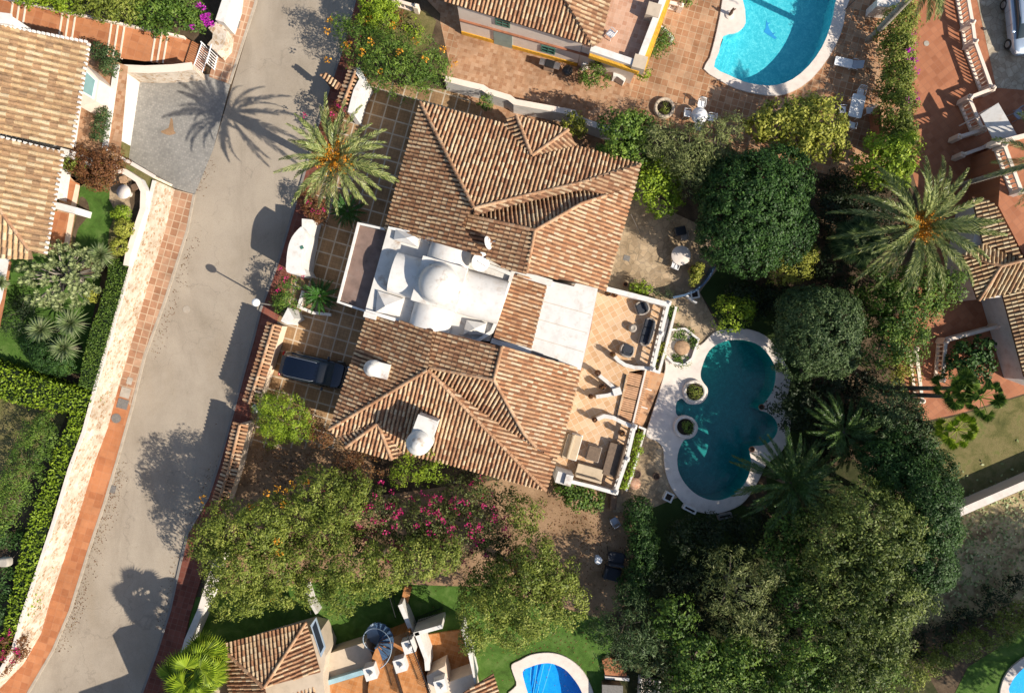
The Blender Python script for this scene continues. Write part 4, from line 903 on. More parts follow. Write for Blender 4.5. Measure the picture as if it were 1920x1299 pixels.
def fence(label, a, b_, z0, h, n):
    q0, q1 = P(*a, z0+h), P(*b_, z0+h); t = thing('metal_fence', label, 'fence', (q0.x, q0.y, z0)); mb = MB()
    for z in (.1, h): mb.tube([(q0.x,q0.y,z0+z),(q1.x,q1.y,z0+z)], .02, 4)
    mb.build('rail', M['black'], t)
    mb = MB()
    for k in range(n+1): p = q0+(q1-q0)*k/n; mb.tube([(p.x,p.y,z0),(p.x,p.y,z0+h)], .014, 4)
    mb.build('bars', M['black'], t)
fence('thin black fence on the lawn left of the white topped wall', (728,1112), (742,1158), 0, 1.0, 14)
fence('thin black fence on the lawn right of the white topped wall', (776,1168), (828,1148), 0, 1.0, 16)
fence('black fence along the thin pale wall in the shade', (571,1098), (583,1152), 0, 1.1, 16)
# white barred gate at the end of the walkway
g0, g1 = P(372,78,1.5), P(392,112,1.5)
t = thing('gate', 'white barred metal gate at the foot of the walkway beside the bougainvillea', 'gate', (*P(378,110,0).xy, 0))
ga, gb = P(362,125,1.4), P(378,80,1.4); mb = MB()
for dz in (0.15, 1.35): mb.tube([(ga.x,ga.y,dz),(gb.x,gb.y,dz)], .04, 5)
for e in (ga, gb): mb.tube([(e.x,e.y,0),(e.x,e.y,1.5)], .05, 6)
mb.build('frame', M['plastic'], t); mb = MB()
for k in range(1, 12): p = ga+(gb-ga)*k/12; mb.box((p.x,p.y,.75), (.03,.03,1.2), ROT)
mb.build('bars', M['plastic'], t)
mb = MB(); gc = P(388,118,1.3); gd = P(396,84,1.3)
for k in range(8): p = gc+(gd-gc)*k/7; mb.box((p.x,p.y,.7), (.05,.05,1.3), ROT)
for dz in (.2, 1.3): mb.tube([(gc.x,gc.y,dz),(gd.x,gd.y,dz)], .04, 5)
mb.build('side_panel', M['plastic'], t)
wall('stone_pier', 'pale stone flared wall between the bougainvillea and the pavement', [P(x, y, 1.3).xy for x, y in [(400,45),(412,60),(410,78),(398,92)]], 1.3, .9, 'stonewall')
wall('white_street_wall', 'white street wall at the top left beside the pavement', [P(x, y, 1.9).xy for x, y in [(432,-60),(425,0),(412,40)]], 1.9, .6, 'white')

# ================================================================ VILLA TERRACE (1 m above the pool)
ZT = 1.0
def tz(pts, z=ZT): return [P(x, y, z).xy for x, y in pts]
tr = thing('terrace', 'raised tan tiled terrace between the villa and the swimming pool', 'terrace', (*P(1150,700,0).xy, 0))
mb = MB(); mb.prism(tz([(1060,520),(1138,543),(1250,572),(1222,690),(1180,697),(1160,785),(1190,800),(1158,925),(1060,903),(1040,880),(1080,700)]), 0, ZT); mb.build('floor', M['terr'], tr)
mb = MB(); mb.prism(tz([(1184,700),(1222,694),(1246,700),(1222,760),(1205,800),(1190,800)], .3), 0, .3); mb.build('lower_landing', M['terr_land'], tr)
for k in range(4):
    o0 = Vector((1180-6.6*k, 698+23.5*k)); a = [(o0.x, o0.y), (o0.x+38, o0.y+9), (o0.x+32, o0.y+31), (o0.x-6, o0.y+22)]
    mb = MB(); mb.prism([P(x, y, .92).xy for x, y in a], 0, .92-.001*k); st_ = mb.build('slatted_step', M['brickslat'], tr)
mb = MB(); mb.strip([P(x, y, 1.15).xy for x, y in [(1174,702),(1155,786)]], .07, .9, 1.15); mb.build('shadow_edge', M['black'], tr)  # raised edge in black, painting the shadow line left of the steps
mb = MB(); mb.strip([P(x, y, .9).xy for x, y in [(1211,692),(1186,795)]], .12, 0, 1.0); mb.build('white_edge', M['coping'], tr)
mb = MB(); mb.strip([P(x, y, .34).xy for x, y in [(1205,726),(1222,732)]], .1, .3, .36); mb.strip([P(x, y, .34).xy for x, y in [(1196,760),(1214,766)]], .1, .3, .36); mb.build('tile_line', M['coping'], tr)
wall('white_terrace_wall', 'white wall with small pier between the terrace pots and the stone patio', [P(x, y, 1.9).xy for x, y in [(1138,542),(1190,555),(1252,571)]], 1.9, .26, 'white', 0, cap='white', capw=.06)
balustrade('white balustrade along the outer edge of the armchair terrace', [(1254,568),(1240,625),(1224,692)], 1.0, .85, .40, None, base=.14, mat='white')
wall('planter_trough_wall', 'slender white planter wall just outside the armchair terrace', [P(x, y, 1.3).xy for x, y in [(1268,575),(1256,625),(1236,698),(1224,694)]], 1.3, .17, 'white')
wall('planter_trough_wall', 'inner slender white bar between the two planter walls', [P(x, y, 1.0).xy for x, y in [(1255,590),(1246,625),(1234,668)]], 1.0, .15, 'white')
wall('white_terrace_wall', 'curved white wall behind the lower armchair of the terrace', [P(x, y, 1.6).xy for x, y in [(1153,668),(1160,676),(1172,684),(1190,689),(1224,691)]], 1.6, .24, 'whitedirty', 0)
for lab, pts in (('upper arm of the white zigzag wall in front of the steps', [(1124,704),(1140,717),(1158,733)]), ('lower arm of the white zigzag wall in front of the steps', [(1158,735),(1140,741),(1118,744)])):
    wall('white_terrace_wall', lab, [P(x, y, 1.6).xy for x, y in pts], .6, .24, 'whitedirty', ZT)
mb = MB(); q = P(1157,734,1.7); mb.box((q.x, q.y, 1.38), (.55,.5,.75), .3); tag(mb.build('wall_pier', M['white'], None, loc=(q.x, q.y, ZT)), 'square white pier where the two arms of the zigzag wall meet', 'pier')
wall('white_terrace_wall', 'curved white wall leading from a dark pot to the sunken lounge corner', [P(x, y, 1.6).xy for x, y in [(1120,786),(1133,780),(1150,783),(1170,793),(1186,800)]], .6, .26, 'whitedirty', ZT)
balustrade('white balustrade along the pool side of the brown covered lounge', [(1190,800),(1176,860),(1155,922)], 1.0, .8, .40, None, base=.14, mat='white')
wall('white_terrace_wall', 'white wall along the lower side of the brown covered lounge', [P(x, y, 1.7).xy for x, y in [(1156,925),(1110,912),(1072,903)]], 1.7, .24, 'white', 0)
wall('planter_trough_wall', 'thin white planter wall beside the leafy climbers of the lounge', [P(x, y, .9).xy for x, y in [(1198,800),(1210,805),(1200,840),(1186,890),(1174,920)]], .9, .14, 'white')
# patio circle wall and screens
wall('curved_wall', 'dark blue curved wall around the round patio under the big tree', [P(x, y, 1.0).xy for x, y in [(1340,500),(1333,515),(1320,532),(1305,545),(1285,553),(1262,558)]], 1.0, .14, 'steel_blue')
wall('curved_wall', 'short white bent kerb beside the square flower box', [P(x, y, .5).xy for x, y in [(1286,552),(1296,561),(1307,568)]], .5, .12, 'white')
# ================================================================ VEGETATION
def leaf_mesh(name, c, nrm, size, asp, rnd, mat, parent=None, org=(0,0,0), along=None):
    N = len(c); nrm = nrm/np.maximum(np.linalg.norm(nrm, axis=1, keepdims=True), 1e-6)
    t = rng.normal(size=(N,3)) if along is None else along + rng.normal(size=(N,3))*.25
    t = t - nrm*np.sum(t*nrm, axis=1, keepdims=True); t /= np.maximum(np.linalg.norm(t, axis=1, keepdims=True), 1e-6); b = np.cross(nrm, t)
    L = (size/2)[:,None]; W = L*asp
    v = np.stack([c - t*L, c + b*W + t*L*.1, c + t*L, c - b*W + t*L*.1], axis=1).reshape(-1, 3) - np.array(org)
    me = bpy.data.meshes.new(name); me.vertices.add(4*N); me.vertices.foreach_set('co', v.astype(np.float32).ravel())
    me.loops.add(4*N); me.loops.foreach_set('vertex_index', np.arange(4*N, dtype=np.int32))
    me.polygons.add(N); me.polygons.foreach_set('loop_start', np.arange(0, 4*N, 4, dtype=np.int32)); me.polygons.foreach_set('loop_total', np.full(N, 4, dtype=np.int32))
    me.update(calc_edges=True)
    at = me.attributes.new('rnd', 'FLOAT', 'FACE'); at.data.foreach_set('value', np.clip(rnd, 0, 1).astype(np.float32))
    me.materials.append(M[mat]); ob = bpy.data.objects.new(name, me); C.objects.link(ob)
    if parent is not None: ob.parent = parent
    return ob
def unit(n): d = rng.normal(size=(n,3)); return d/np.linalg.norm(d, axis=1, keepdims=True)
TOTAL = [0]
def crown_pts(blobs, leaf=.17, clump=.42, cover=1.7, lump=.16, inner=.6, zmin=-.25):
    """blobs: (centre Vector, rx, ry, rz). Leaf clumps over each ellipsoid plus a looser inner shell."""
    cs, ns, rs, ss = [], [], [], []
    for (c, rx, ry, rz) in blobs:
        area = 2*PI*((rx*ry+rx*rz+ry*rz)/3)*1.25
        lobes = unit(9); amp = rng.uniform(-lump, lump, 9); btone = rng.uniform(-.10, .10)
        for scale, dens, lf in ((1.0, 1.0, leaf), (inner, .35, leaf*1.5)):
            nc = max(5, int(area*scale**2*dens/(clump**2*(1.3 if lump < .15 else 1.75)))); d = unit(int(nc*1.7)); d = d[d[:,2] > zmin][:nc]; nc = len(d)
            w = 1 + (np.exp(-((1-d@lobes.T)*3.0))*amp).sum(1) + rng.normal(size=nc)*(.035 if lump < .15 else .12)
            cc_ = np.array(c) + d*np.array([rx, ry, rz])*w[:,None]*scale
            per = max(4, int(cover*clump**2*(1.3 if lump < .15 else 1.55)/(lf**2*.27)))
            tone = rng.uniform(-.22, .22, nc) + btone + d[:,2]*.06  # clump tone lightens upward, painting in light from above
            N = nc*per; dd = unit(N); rad = clump*rng.uniform(.35, 1.05, N)**.6; idx = np.repeat(np.arange(nc), per)
            p = cc_[idx] + dd*rad[:,None]*np.array([1,1,.75])
            nn = dd*.5 + d[idx]*.55 + unit(N)*.55 + np.array([0,0,.25])
            cs.append(p); ns.append(nn); rs.append(.42 + tone[idx] + rng.normal(size=N)*.15 + dd[:,2]*.10); ss.append(lf*rng.uniform(.65, 1.3, N))  # top leaves of each clump also coloured lighter, as if lit from above
    return np.concatenate(cs), np.concatenate(ns), np.concatenate(rs), np.concatenate(ss)
def plant(name, label, cat, blobs, mat, leaf=.17, clump=.42, cover=1.7, asp=.5, trunk=None, group=None, flowers=(), lump=.16, base=0.0, bark='bark', limbs=5, inner=.6, stuff=False):
    """blobs: (px, py, z_centre, r_px, rz_m[, squash]) read off the photograph, r in ground pixels"""
    bl = []
    for b_ in blobs:
        px, py, z, r, rz = b_[:5]; q = P(px, py, z); rr = r/S*(H-z)/H; bl.append((q, rr, rr*(b_[5] if len(b_) > 5 else 1), rz))
    big = max(bl, key=lambda e: e[1]); cen = sum((e[0]*e[1] for e in bl), Vector())/sum(e[1] for e in bl)
    if stuff:
        c, n, r, s_ = crown_pts(bl, leaf, clump, cover, lump, inner); c[:,2] = np.maximum(c[:,2], base+.04)
        o = leaf_mesh(name, c, n, s_, asp, r, mat, None, (cen.x, cen.y, base)); o.location = (cen.x, cen.y, base); return tag(o, label, cat, group, 'stuff')
    t = thing(name, label, cat, (cen.x, cen.y, base), 0, group)
    c, n, r, s_ = crown_pts(bl, leaf, clump, cover, lump, inner); c[:,2] = np.maximum(c[:,2], base+.04); TOTAL[0] += len(c)
    leaf_mesh('crown' if trunk else 'foliage', c, n, s_, asp, r, mat, t, (cen.x, cen.y, base))
    mb = MB(); top = big[0].z; tr_ = trunk or .05
    mb.tube([(cen.x, cen.y, base-.05), (cen.x+.08, cen.y+.05, base+(top-base)*.4), (cen.x, cen.y+.1, base+(top-base)*.75)], [tr_*1.25, tr_*.9, tr_*.6], 8)
    for k in range(limbs):
        e = bl[k % len(bl)]; a = 2*PI*k/limbs + random.random(); tip = e[0] + Vector((math.cos(a)*e[1]*.62, math.sin(a)*e[2]*.62, e[3]*.2))
        st_ = Vector((cen.x, cen.y, base+(top-base)*random.uniform(.35,.6))); m_ = (st_+tip)/2 + Vector((0,0,.25))
        mb.tube([st_, m_, tip], [tr_*.5, tr_*.33, tr_*.12], 5)
    mb.build('trunk' if trunk else 'stems', M[bark], t)
    for (fmat, fpx, fr_, num, sz) in flowers:
        fc = []; 
        for (x, y) in fpx:
            q = None
            for e, b_ in zip(bl, blobs):
                z_ = e[0].z
                for _ in range(3): p_ = P(x, y, z_); u_ = ((p_.x-e[0].x)/e[1])**2 + ((p_.y-e[0].y)/e[2])**2; z_ = e[0].z + e[3]*math.sqrt(max(0, 1-u_))
                if u_ < 1.25 and (q is None or z_ > q.z): q = P(x, y, z_+.12)
            if q is None: q = P(x, y, big[0].z)
            k = num; d = unit(k)*(rng.uniform(.2,1,k)**.5)[:,None]*np.array([fr_,fr_,fr_*.45]); fc.append(np.array(q) + d)
        fc = np.concatenate(fc); N = len(fc)
        leaf_mesh('flowers', fc, unit(N)+np.array([0,0,.7]), sz*rng.uniform(.7,1.3,N), .75, rng.uniform(0,1,N), fmat, t, (cen.x, cen.y, base))
    return t
def ring(px, py, r, n, z, rb, rz, r0=True, jit=.2):
    out = [(px, py, z, rb*1.05, rz)] if r0 else []
    for k in range(n):
        a = 2*PI*k/n + random.uniform(-.3,.3); q = r*random.uniform(1-jit, 1+jit)
        out.append((px+q*math.cos(a), py+q*math.sin(a), z-random.uniform(0,.6), rb*random.uniform(.8,1.1), rz*random.uniform(.8,1)))
    return out
def scat(x0, y0, x1, y1, n, inside=None):
    o = []
    while len(o) < n:
        x, y = random.uniform(x0,x1), random.uniform(y0,y1)
        if inside is None or inside(x, y): o.append((x, y))
    return o
# --- trees right of the villa
plant('round_tree', 'large round dense dark green tree between the stone patio and the poolside paving', 'tree', [(1412,385,3.9,96,2.5),(1372,440,3.4,62,1.9),(1455,345,3.4,64,1.8),(1360,350,3.2,55,1.7),(1460,430,3.2,62,1.7),(1410,470,3.0,48,1.5)], 'leaf_dark', .17, .30, 2.0, .6, .22, lump=.10)
plant('round_tree', 'round grey green tree directly right of the upper end of the teal pool', 'tree', [(1530,618,3.6,76,2.3),(1500,585,3.2,46,1.6),(1560,660,3.0,46,1.5),(1500,655,3.0,48,1.5),(1565,590,3.1,44,1.5)], 'leaf_grey', .15, .28, 2.0, .5, .2, lump=.10)
plant('small_tree', 'yellow green leafy tree beside the white dining table', 'tree', [(1535,235,2.8,46,1.4),(1500,215,2.6,34,1.2),(1545,270,2.4,32,1.1),(1500,255,2.5,36,1.2),(1455,228,2.2,34,1.0),(1425,240,2.0,24,.9)], 'leaf_yellow', .20, .34, 1.7, .65, .12, lump=.2)
plant('conifer', 'pale feathery conifer behind the round flagstone patio', 'tree', [(1235,262,3.6,34,1.5),(1285,285,4.0,44,1.7),(1330,262,3.4,34,1.4),(1300,330,3.4,36,1.4),(1345,300,3.2,30,1.2),(1370,245,2.6,26,1.0),(1255,300,3.0,30,1.2)], 'leaf_conifer', .22, .26, 1.5, .22, .18, lump=.3)
plant('small_tree', 'dark glossy tree with yellow tips at the upper right corner of the villa', 'tree', [(1165,250,3.2,38,1.5),(1195,240,3.0,28,1.2),(1150,280,2.6,26,1.1),(1190,285,2.6,28,1.1)], 'leaf_mid', .20, .30, 1.6, .6, .12, lump=.25)
plant('shrub', 'bright lime green bush just right of the villa roof corner', 'bush', [(1212,345,2.4,28,1.1),(1245,370,2.2,32,1.1),(1225,320,2.3,24,1.0),(1250,340,2.2,26,1.0)], 'leaf_lime', .20, .28, 1.5, .55, lump=.25)
plant('shrub', 'small yellow green bush spilling over the boundary wall near the roof gablet', 'bush', [(1073,232,2.0,18,.6),(1085,240,1.8,14,.5)], 'leaf_yellow', .16, .2, 1.5, .6)
plant('small_tree', 'bright green round tree at the lower end of the flowering hedge', 'tree', [(1655,302,2.8,42,1.5),(1685,285,2.5,30,1.2),(1630,325,2.3,26,1.1),(1680,325,2.3,28,1.1)], 'leaf_lime', .19, .30, 1.7, .5, .1, lump=.2)
plant('large_tree', 'dark broad tree below the fruiting date palm near the red path', 'tree', [(1715,560,3.4,52,1.7),(1680,590,3.2,48,1.6),(1755,545,3.0,38,1.4),(1650,640,3.0,50,1.5),(1690,640,2.8,38,1.4),(1655,540,2.4,46,1.3)], 'leaf_mid', .18, .36, 1.6, .45, .2, lump=.25)
plant('small_tree', 'olive coloured tree between the dark palm and the fan palm trunks', 'tree', [(1655,760,3.0,44,1.5),(1690,790,3.0,46,1.5),(1640,810,2.7,40,1.4),(1715,815,2.8,36,1.3)], 'leaf_grey', .17, .3, 1.6, .45, .14, lump=.25)
plant('small_tree', 'bluish green tree at the edge of the dry slope below the fan palms', 'tree', [(1700,850,3.6,52,1.6),(1735,880,3.6,48,1.6),(1665,860,3.2,40,1.4)], 'leaf_dark', .15, .28, 1.9, .5, .14)
plant('large_tree', 'smooth dark green tree standing between the retaining wall and the huge olive green tree', 'tree', [(1725,935,5.2,62,2.2),(1740,990,5.0,52,2.0),(1690,900,4.8,52,1.9),(1715,1050,4.8,56,2.0),(1745,1060,4.4,40,1.6),(1650,870,4.2,42,1.7)], 'leaf_dark', .15, .30, 2.0, .5, .25, lump=.12)
plant('large_tree', 'huge olive green tree with yellowish tips, largest crown at the lower right', 'tree', [(1600,960,6.6,60,2.2),(1655,990,6.8,56,2.2),(1560,1010,6.2,56,2.1),(1620,1050,6.6,62,2.3),(1560,1080,6.0,56,2.0),(1640,1120,6.4,60,2.2),(1580,1150,6.0,58,2.1),(1660,1180,6.0,56,2.0),(1600,1220,5.8,58,2.0),(1690,1120,5.6,42,1.7)], 'leaf_deep_olive', .19, .34, 1.5, .45, .32, lump=.28)
plant('large_tree', 'dark tree with sparse bright leaves at the bottom right of the pool garden', 'tree', [(1478,985,3.6,40,1.3),(1500,1120,5.0,52,1.8),(1470,1060,4.6,42,1.5),(1520,1200,5.0,52,1.8),(1480,1260,4.8,56,1.8),(1550,1280,5.0,52,1.8),(1640,1270,5.0,48,1.7)], 'leaf_mid', .20, .36, 1.35, .5, .25, lump=.3)
plant('large_tree', 'bright speckled tree at the bottom edge right of the small blue pool', 'tree', [(1300,1225,4.4,52,1.7),(1340,1270,4.4,54,1.7),(1280,1290,4.0,44,1.5),(1380,1230,4.4,46,1.6),(1420,1285,4.4,52,1.7),(1260,1150,3.8,38,1.4)], 'leaf_mid', .20, .34, 1.4, .55, .2, lump=.28)
plant('conifer', 'feathery olive conifer with bare twigs below the teal pool', 'tree', [(1400,1110,5.0,42,1.7),(1370,1060,4.4,32,1.3),(1440,1070,4.6,34,1.4),(1350,1120,4.4,34,1.3),(1420,1170,4.6,40,1.5),(1370,1170,4.2,34,1.3),(1330,1050,3.6,22,1.0)], 'leaf_conifer', .24, .28, 1.2, .18, .2, lump=.35)
plant('conifer', 'drooping dark conifer beside the lawn and the bottom blue pool', 'tree', [(1180,1180,4.0,42,1.6),(1150,1215,3.6,34,1.4),(1210,1220,3.8,36,1.4),(1130,1170,3.4,32,1.3),(1185,1130,3.2,32,1.2),(1235,1190,3.4,30,1.2)], 'leaf_grey', .26, .28, 1.3, .2, .18, lump=.3)
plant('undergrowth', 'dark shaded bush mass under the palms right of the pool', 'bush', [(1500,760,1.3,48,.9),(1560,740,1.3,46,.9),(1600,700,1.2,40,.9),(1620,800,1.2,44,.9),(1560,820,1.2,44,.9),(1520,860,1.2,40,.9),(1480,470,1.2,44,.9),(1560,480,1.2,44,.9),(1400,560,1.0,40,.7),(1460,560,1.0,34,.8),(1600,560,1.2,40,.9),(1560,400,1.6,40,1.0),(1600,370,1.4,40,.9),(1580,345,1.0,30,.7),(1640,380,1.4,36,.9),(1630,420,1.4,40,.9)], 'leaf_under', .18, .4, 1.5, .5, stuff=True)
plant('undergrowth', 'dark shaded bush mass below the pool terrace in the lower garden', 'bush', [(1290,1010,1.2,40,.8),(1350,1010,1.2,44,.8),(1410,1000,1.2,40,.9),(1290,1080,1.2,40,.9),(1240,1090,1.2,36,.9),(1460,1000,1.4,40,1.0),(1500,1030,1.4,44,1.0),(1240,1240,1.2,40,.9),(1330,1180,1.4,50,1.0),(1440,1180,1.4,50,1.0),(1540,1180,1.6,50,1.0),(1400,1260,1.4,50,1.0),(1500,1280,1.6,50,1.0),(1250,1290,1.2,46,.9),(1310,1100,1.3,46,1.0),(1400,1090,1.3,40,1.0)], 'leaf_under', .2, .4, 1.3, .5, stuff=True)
plant('hedge', 'dark green rounded hedge strip curving beside the brown yard', 'hedge', [(1196,955,1.1,24,.9),(1200,985,1.1,26,.9),(1205,1015,1.1,26,.9),(1203,1045,1.1,26,.9),(1196,1075,1.1,26,.9),(1185,1105,1.1,26,.8)], 'leaf_dark', .15, .25, 1.8, .5, lump=.08)
plant('shrub', 'glossy leafy bush against the lower white wall of the lounge', 'bush', [(1080,928,1.2,28,.9),(1110,938,1.0,22,.8),(1060,915,1.0,18,.7)], 'leaf_mid', .18, .26, 1.4, .6, lump=.25)
plant('shrub', 'bright green bush overhanging the upper edge of the teal pool', 'bush', [(1372,595,1.6,26,.9),(1395,580,1.4,22,.8),(1365,570,1.3,20,.7)], 'leaf_lime', .18, .26, 1.1, .55, lump=.3)
plant('shrub', 'rusty golden bush below the large round tree', 'bush', [(1490,500,2.0,30,1.0),(1460,515,1.8,22,.8),(1510,475,2.0,22,.9)], 'leaf_yellow', .16, .3, 1.0, .4, lump=.3)
plant('shrub', 'golden dry plant beside the pale balustrade of the red path', 'bush', [(1690,680,.8,26,.5),(1705,705,.7,18,.4),(1680,720,.6,18,.4)], 'leaf_yellow', .16, .3, .9, .3)
plant('shrub', 'leafy dark bush inside the balustraded garden square on the right', 'bush', [(1812,670,1.2,30,.8),(1830,690,1.2,28,.8),(1800,700,1.1,24,.7),(1838,655,1.1,22,.7)], 'leaf_dark', .22, .28, 1.5, .7, lump=.15)
hp = scat(1700,60,1722,260,16) + [(1706,95),(1712,45),(1710,110),(1714,265)]
plant('flowering_hedge', 'long green hedge with magenta flowers between pool paving and red terrace', 'hedge', [(1679+3*math.sin(y*.2),y,1.6,26+5*math.sin(y*.13),1.2) for y in range(45,292,19)] + [(1695,20,1.4,14,.9)], 'leaf_olive', .17, .28, 1.6, .45, lump=.25, flowers=[('petal_violet', hp, .22, 14, .13)])
for i, (x, y, r) in enumerate(((2180,1400,90),(2330,1470,115),(2420,1340,105))):
    plant('large_tree', ['tall tree beyond the right edge above the rough bank','wide tree beyond the lower right corner','smaller tree beyond the right edge by the concrete wall'][i], 'tree', ring(x,y,r*.5,5,8.5,r*.7,3.0), 'leaf_dark', .3, .5, 1.1, .5, .25)
plant('hedge', 'ragged dark hedge row with pale twigs above the corner lawn', 'hedge', [(1700+26*k, 1262-12.5*k+random.uniform(-6,6), 1.3, 24, 1.0) for k in range(10)], 'leaf_olive', .17, .3, 1.1, .4, lump=.3)
plant('hedge', 'low dark hedge row along the foot of the rough bank', 'hedge', [(1720+30*k, 1215-21*k+random.uniform(-6,6), .9, 20, .7) for k in range(7)], 'leaf_under', .17, .3, 1.2, .4, lump=.3)
# --- trees below the villa
plant('olive_tree', 'spreading yellowish green tree beside the road with orange flowers', 'tree', [(430,980,4.6,44,1.7),(480,1000,5.0,50,1.8),(420,1040,4.6,42,1.6),(470,1060,4.8,48,1.7),(395,1010,4.2,34,1.4),(430,1100,4.2,40,1.5),(520,1050,4.4,42,1.6),(525,960,4.2,34,1.4),(480,1115,4.0,32,1.3),(540,1100,4.0,32,1.3),(565,1035,3.8,38,1.3),(530,1010,4.0,34,1.3)], 'leaf_olive', .17, .32, 1.5, .42, .22, lump=.25,
    flowers=[('petal_orange', [(520,915),(535,920),(575,905),(532,945),(520,1015),(524,1036),(512,1120),(500,925),(470,950),(548,908),(380,935)], .28, 22, .13)])
plant('olive_tree', 'yellow green tree left of the magenta bougainvillea', 'tree', [(600,925,4.4,42,1.6),(640,950,4.6,40,1.6),(575,960,4.2,36,1.4),(620,990,4.2,40,1.5),(660,915,4.0,28,1.2)], 'leaf_olive', .17, .3, 1.5, .42, .18, lump=.25)
plant('olive_tree', 'broad pale green tree above the lawn and the spiral staircase', 'tree', [(620,1060,4.4,44,1.6),(675,1050,4.6,44,1.6),(730,1060,4.6,42,1.6),(780,1045,4.4,40,1.5),(640,1105,4.0,36,1.4),(590,1095,4.0,32,1.3),(830,1040,4.2,36,1.4),(700,1090,3.8,26,1.1)], 'leaf_olive', .17, .32, 1.5, .42, .2, lump=.25)
plant('olive_tree', 'large pale green tree left of the brown yard', 'tree', [(1000,1040,4.8,40,1.7),(980,1090,5.0,48,1.8),(1040,1080,4.8,42,1.6),(1060,1120,4.6,44,1.6),(1000,1140,4.8,46,1.7),(940,1120,4.4,40,1.5),(900,1150,4.2,40,1.5),(960,1180,4.2,34,1.3),(890,1195,3.8,28,1.2),(985,965,3.6,30,1.2),(935,1075,4.0,36,1.3),(890,1100,3.6,32,1.2)], 'leaf_olive', .17, .32, 1.5, .42, .22, lump=.25)
bp_ = scat(600,915,985,1080,115, lambda x, y: abs(y-(985+.12*(x-800))) < 75) + [(703,930),(905,895),(715,905),(750,960),(900,985),(885,905),(780,985),(945,990),(750,960),(700,1000)]
plant('bougainvillea', 'dark tangled bougainvillea covered in magenta flowers below the villa', 'bush', [(700,960,3.2,42,1.3),(750,990,3.2,44,1.3),(810,970,3.4,44,1.3),(860,990,3.4,42,1.3),(910,985,3.2,40,1.2),(870,930,3.0,34,1.2),(800,1020,2.8,40,1.1),(930,1030,3.0,34,1.2),(680,1010,2.8,34,1.1),(900,910,2.6,28,1.0),(945,935,2.4,26,.9),(640,905,2.6,26,1.0),(680,930,2.8,28,1.0)], 'leaf_boug', .17, .30, 1.0, .45, lump=.3, flowers=[('petal_pink', bp_, .24, 17, .13)], limbs=12)
plant('shrub', 'bright green feathery bush against the lower edge of the villa roof', 'bush', [(785,870,3.0,34,1.0),(760,885,2.8,26,.9),(815,880,2.8,28,.9)], 'leaf_lime', .20, .26, 1.1, .2, lump=.4)
plant('shrub', 'reddish brown dry bush by the lower left villa corner', 'bush', [(605,815,2.0,22,.9),(650,862,2.2,24,.9),(690,875,2.2,26,.9),(585,790,1.8,18,.8)], 'leaf_rust', .14, .28, .7, .4, lump=.3)
plant('shrub', 'rounded bright green shrub beside the street wall and the parked car', 'bush', [(530,780,2.2,40,1.4),(505,760,2.0,24,1.1),(560,800,2.0,28,1.1),(515,805,2.0,26,1.0)], 'leaf_lime', .14, .26, 1.7, .3, lump=.15)
# --- street front
of = [(617,39),(615,58),(692,35),(736,50),(695,78),(655,85),(677,98),(748,99),(779,75),(797,110),(830,92),(852,120),(614,112),(680,142),(712,133),(645,85)]
plant('flowering_shrub', 'large sprawling bush with orange trumpet flowers at the top driveway entrance', 'bush', [(700,95,2.6,38,1.4),(740,110,2.8,42,1.5),(785,118,2.6,38,1.3),(820,128,2.2,30,1.1),(760,145,2.0,34,1.0),(710,140,2.0,28,1.0),(670,75,2.4,26,1.2),(645,55,2.6,18,.9),(800,145,1.8,26,.9)], 'leaf_mid', .19, .3, 1.4, .28, lump=.35, limbs=14, flowers=[('petal_orange', of, .28, 22, .14)])
plant('shrub', 'bright lime clipped bush at the top edge right of the road', 'bush', [(715,30,2.4,28,1.3),(700,5,2.4,26,1.2),(690,40,2.0,20,1.0),(725,0,2.2,22,1.1)], 'leaf_lime', .16, .25, 1.7, .4, lump=.12)
plant('flowering_shrub', 'pink flowering bush above the date palm at the street side', 'bush', [(635,215,2.0,18,.8),(620,240,1.6,18,.8)], 'leaf_rust', .14, .24, 1.1, .5, flowers=[('petal_pink', [(635,200),(622,213),(645,205),(571,216),(628,195)], .2, 18, .12)])
plant('flowering_shrub', 'thin pink flowered bush between the gate wall and the cycad', 'bush', [(540,535,1.8,20,.9),(530,560,1.8,20,.9),(540,575,1.6,16,.8),(525,575,1.6,14,.7)], 'leaf_mid', .15, .24, 1.0, .4, lump=.35, flowers=[('petal_pink', [(526,503),(534,528),(537,521),(568,520),(522,545)], .16, 14, .11)])
plant('flowering_shrub', 'dark bush with red flowers under the silvery date palm', 'bush', [(590,390,1.4,20,.8),(575,370,1.2,16,.7),(600,410,1.2,14,.6)], 'leaf_rust', .14, .24, 1.2, .5, flowers=[('petal_pink', [(585,395),(605,395),(597,400),(578,380)], .2, 14, .11)])
plant('shrub', 'scraggly dry bush in the bare bed below the driveway', 'bush', [(500,850,.6,18,.4),(545,885,.5,20,.3),(590,860,.5,16,.3)], 'leaf_rust', .11, .3, .3, .4, lump=.3)
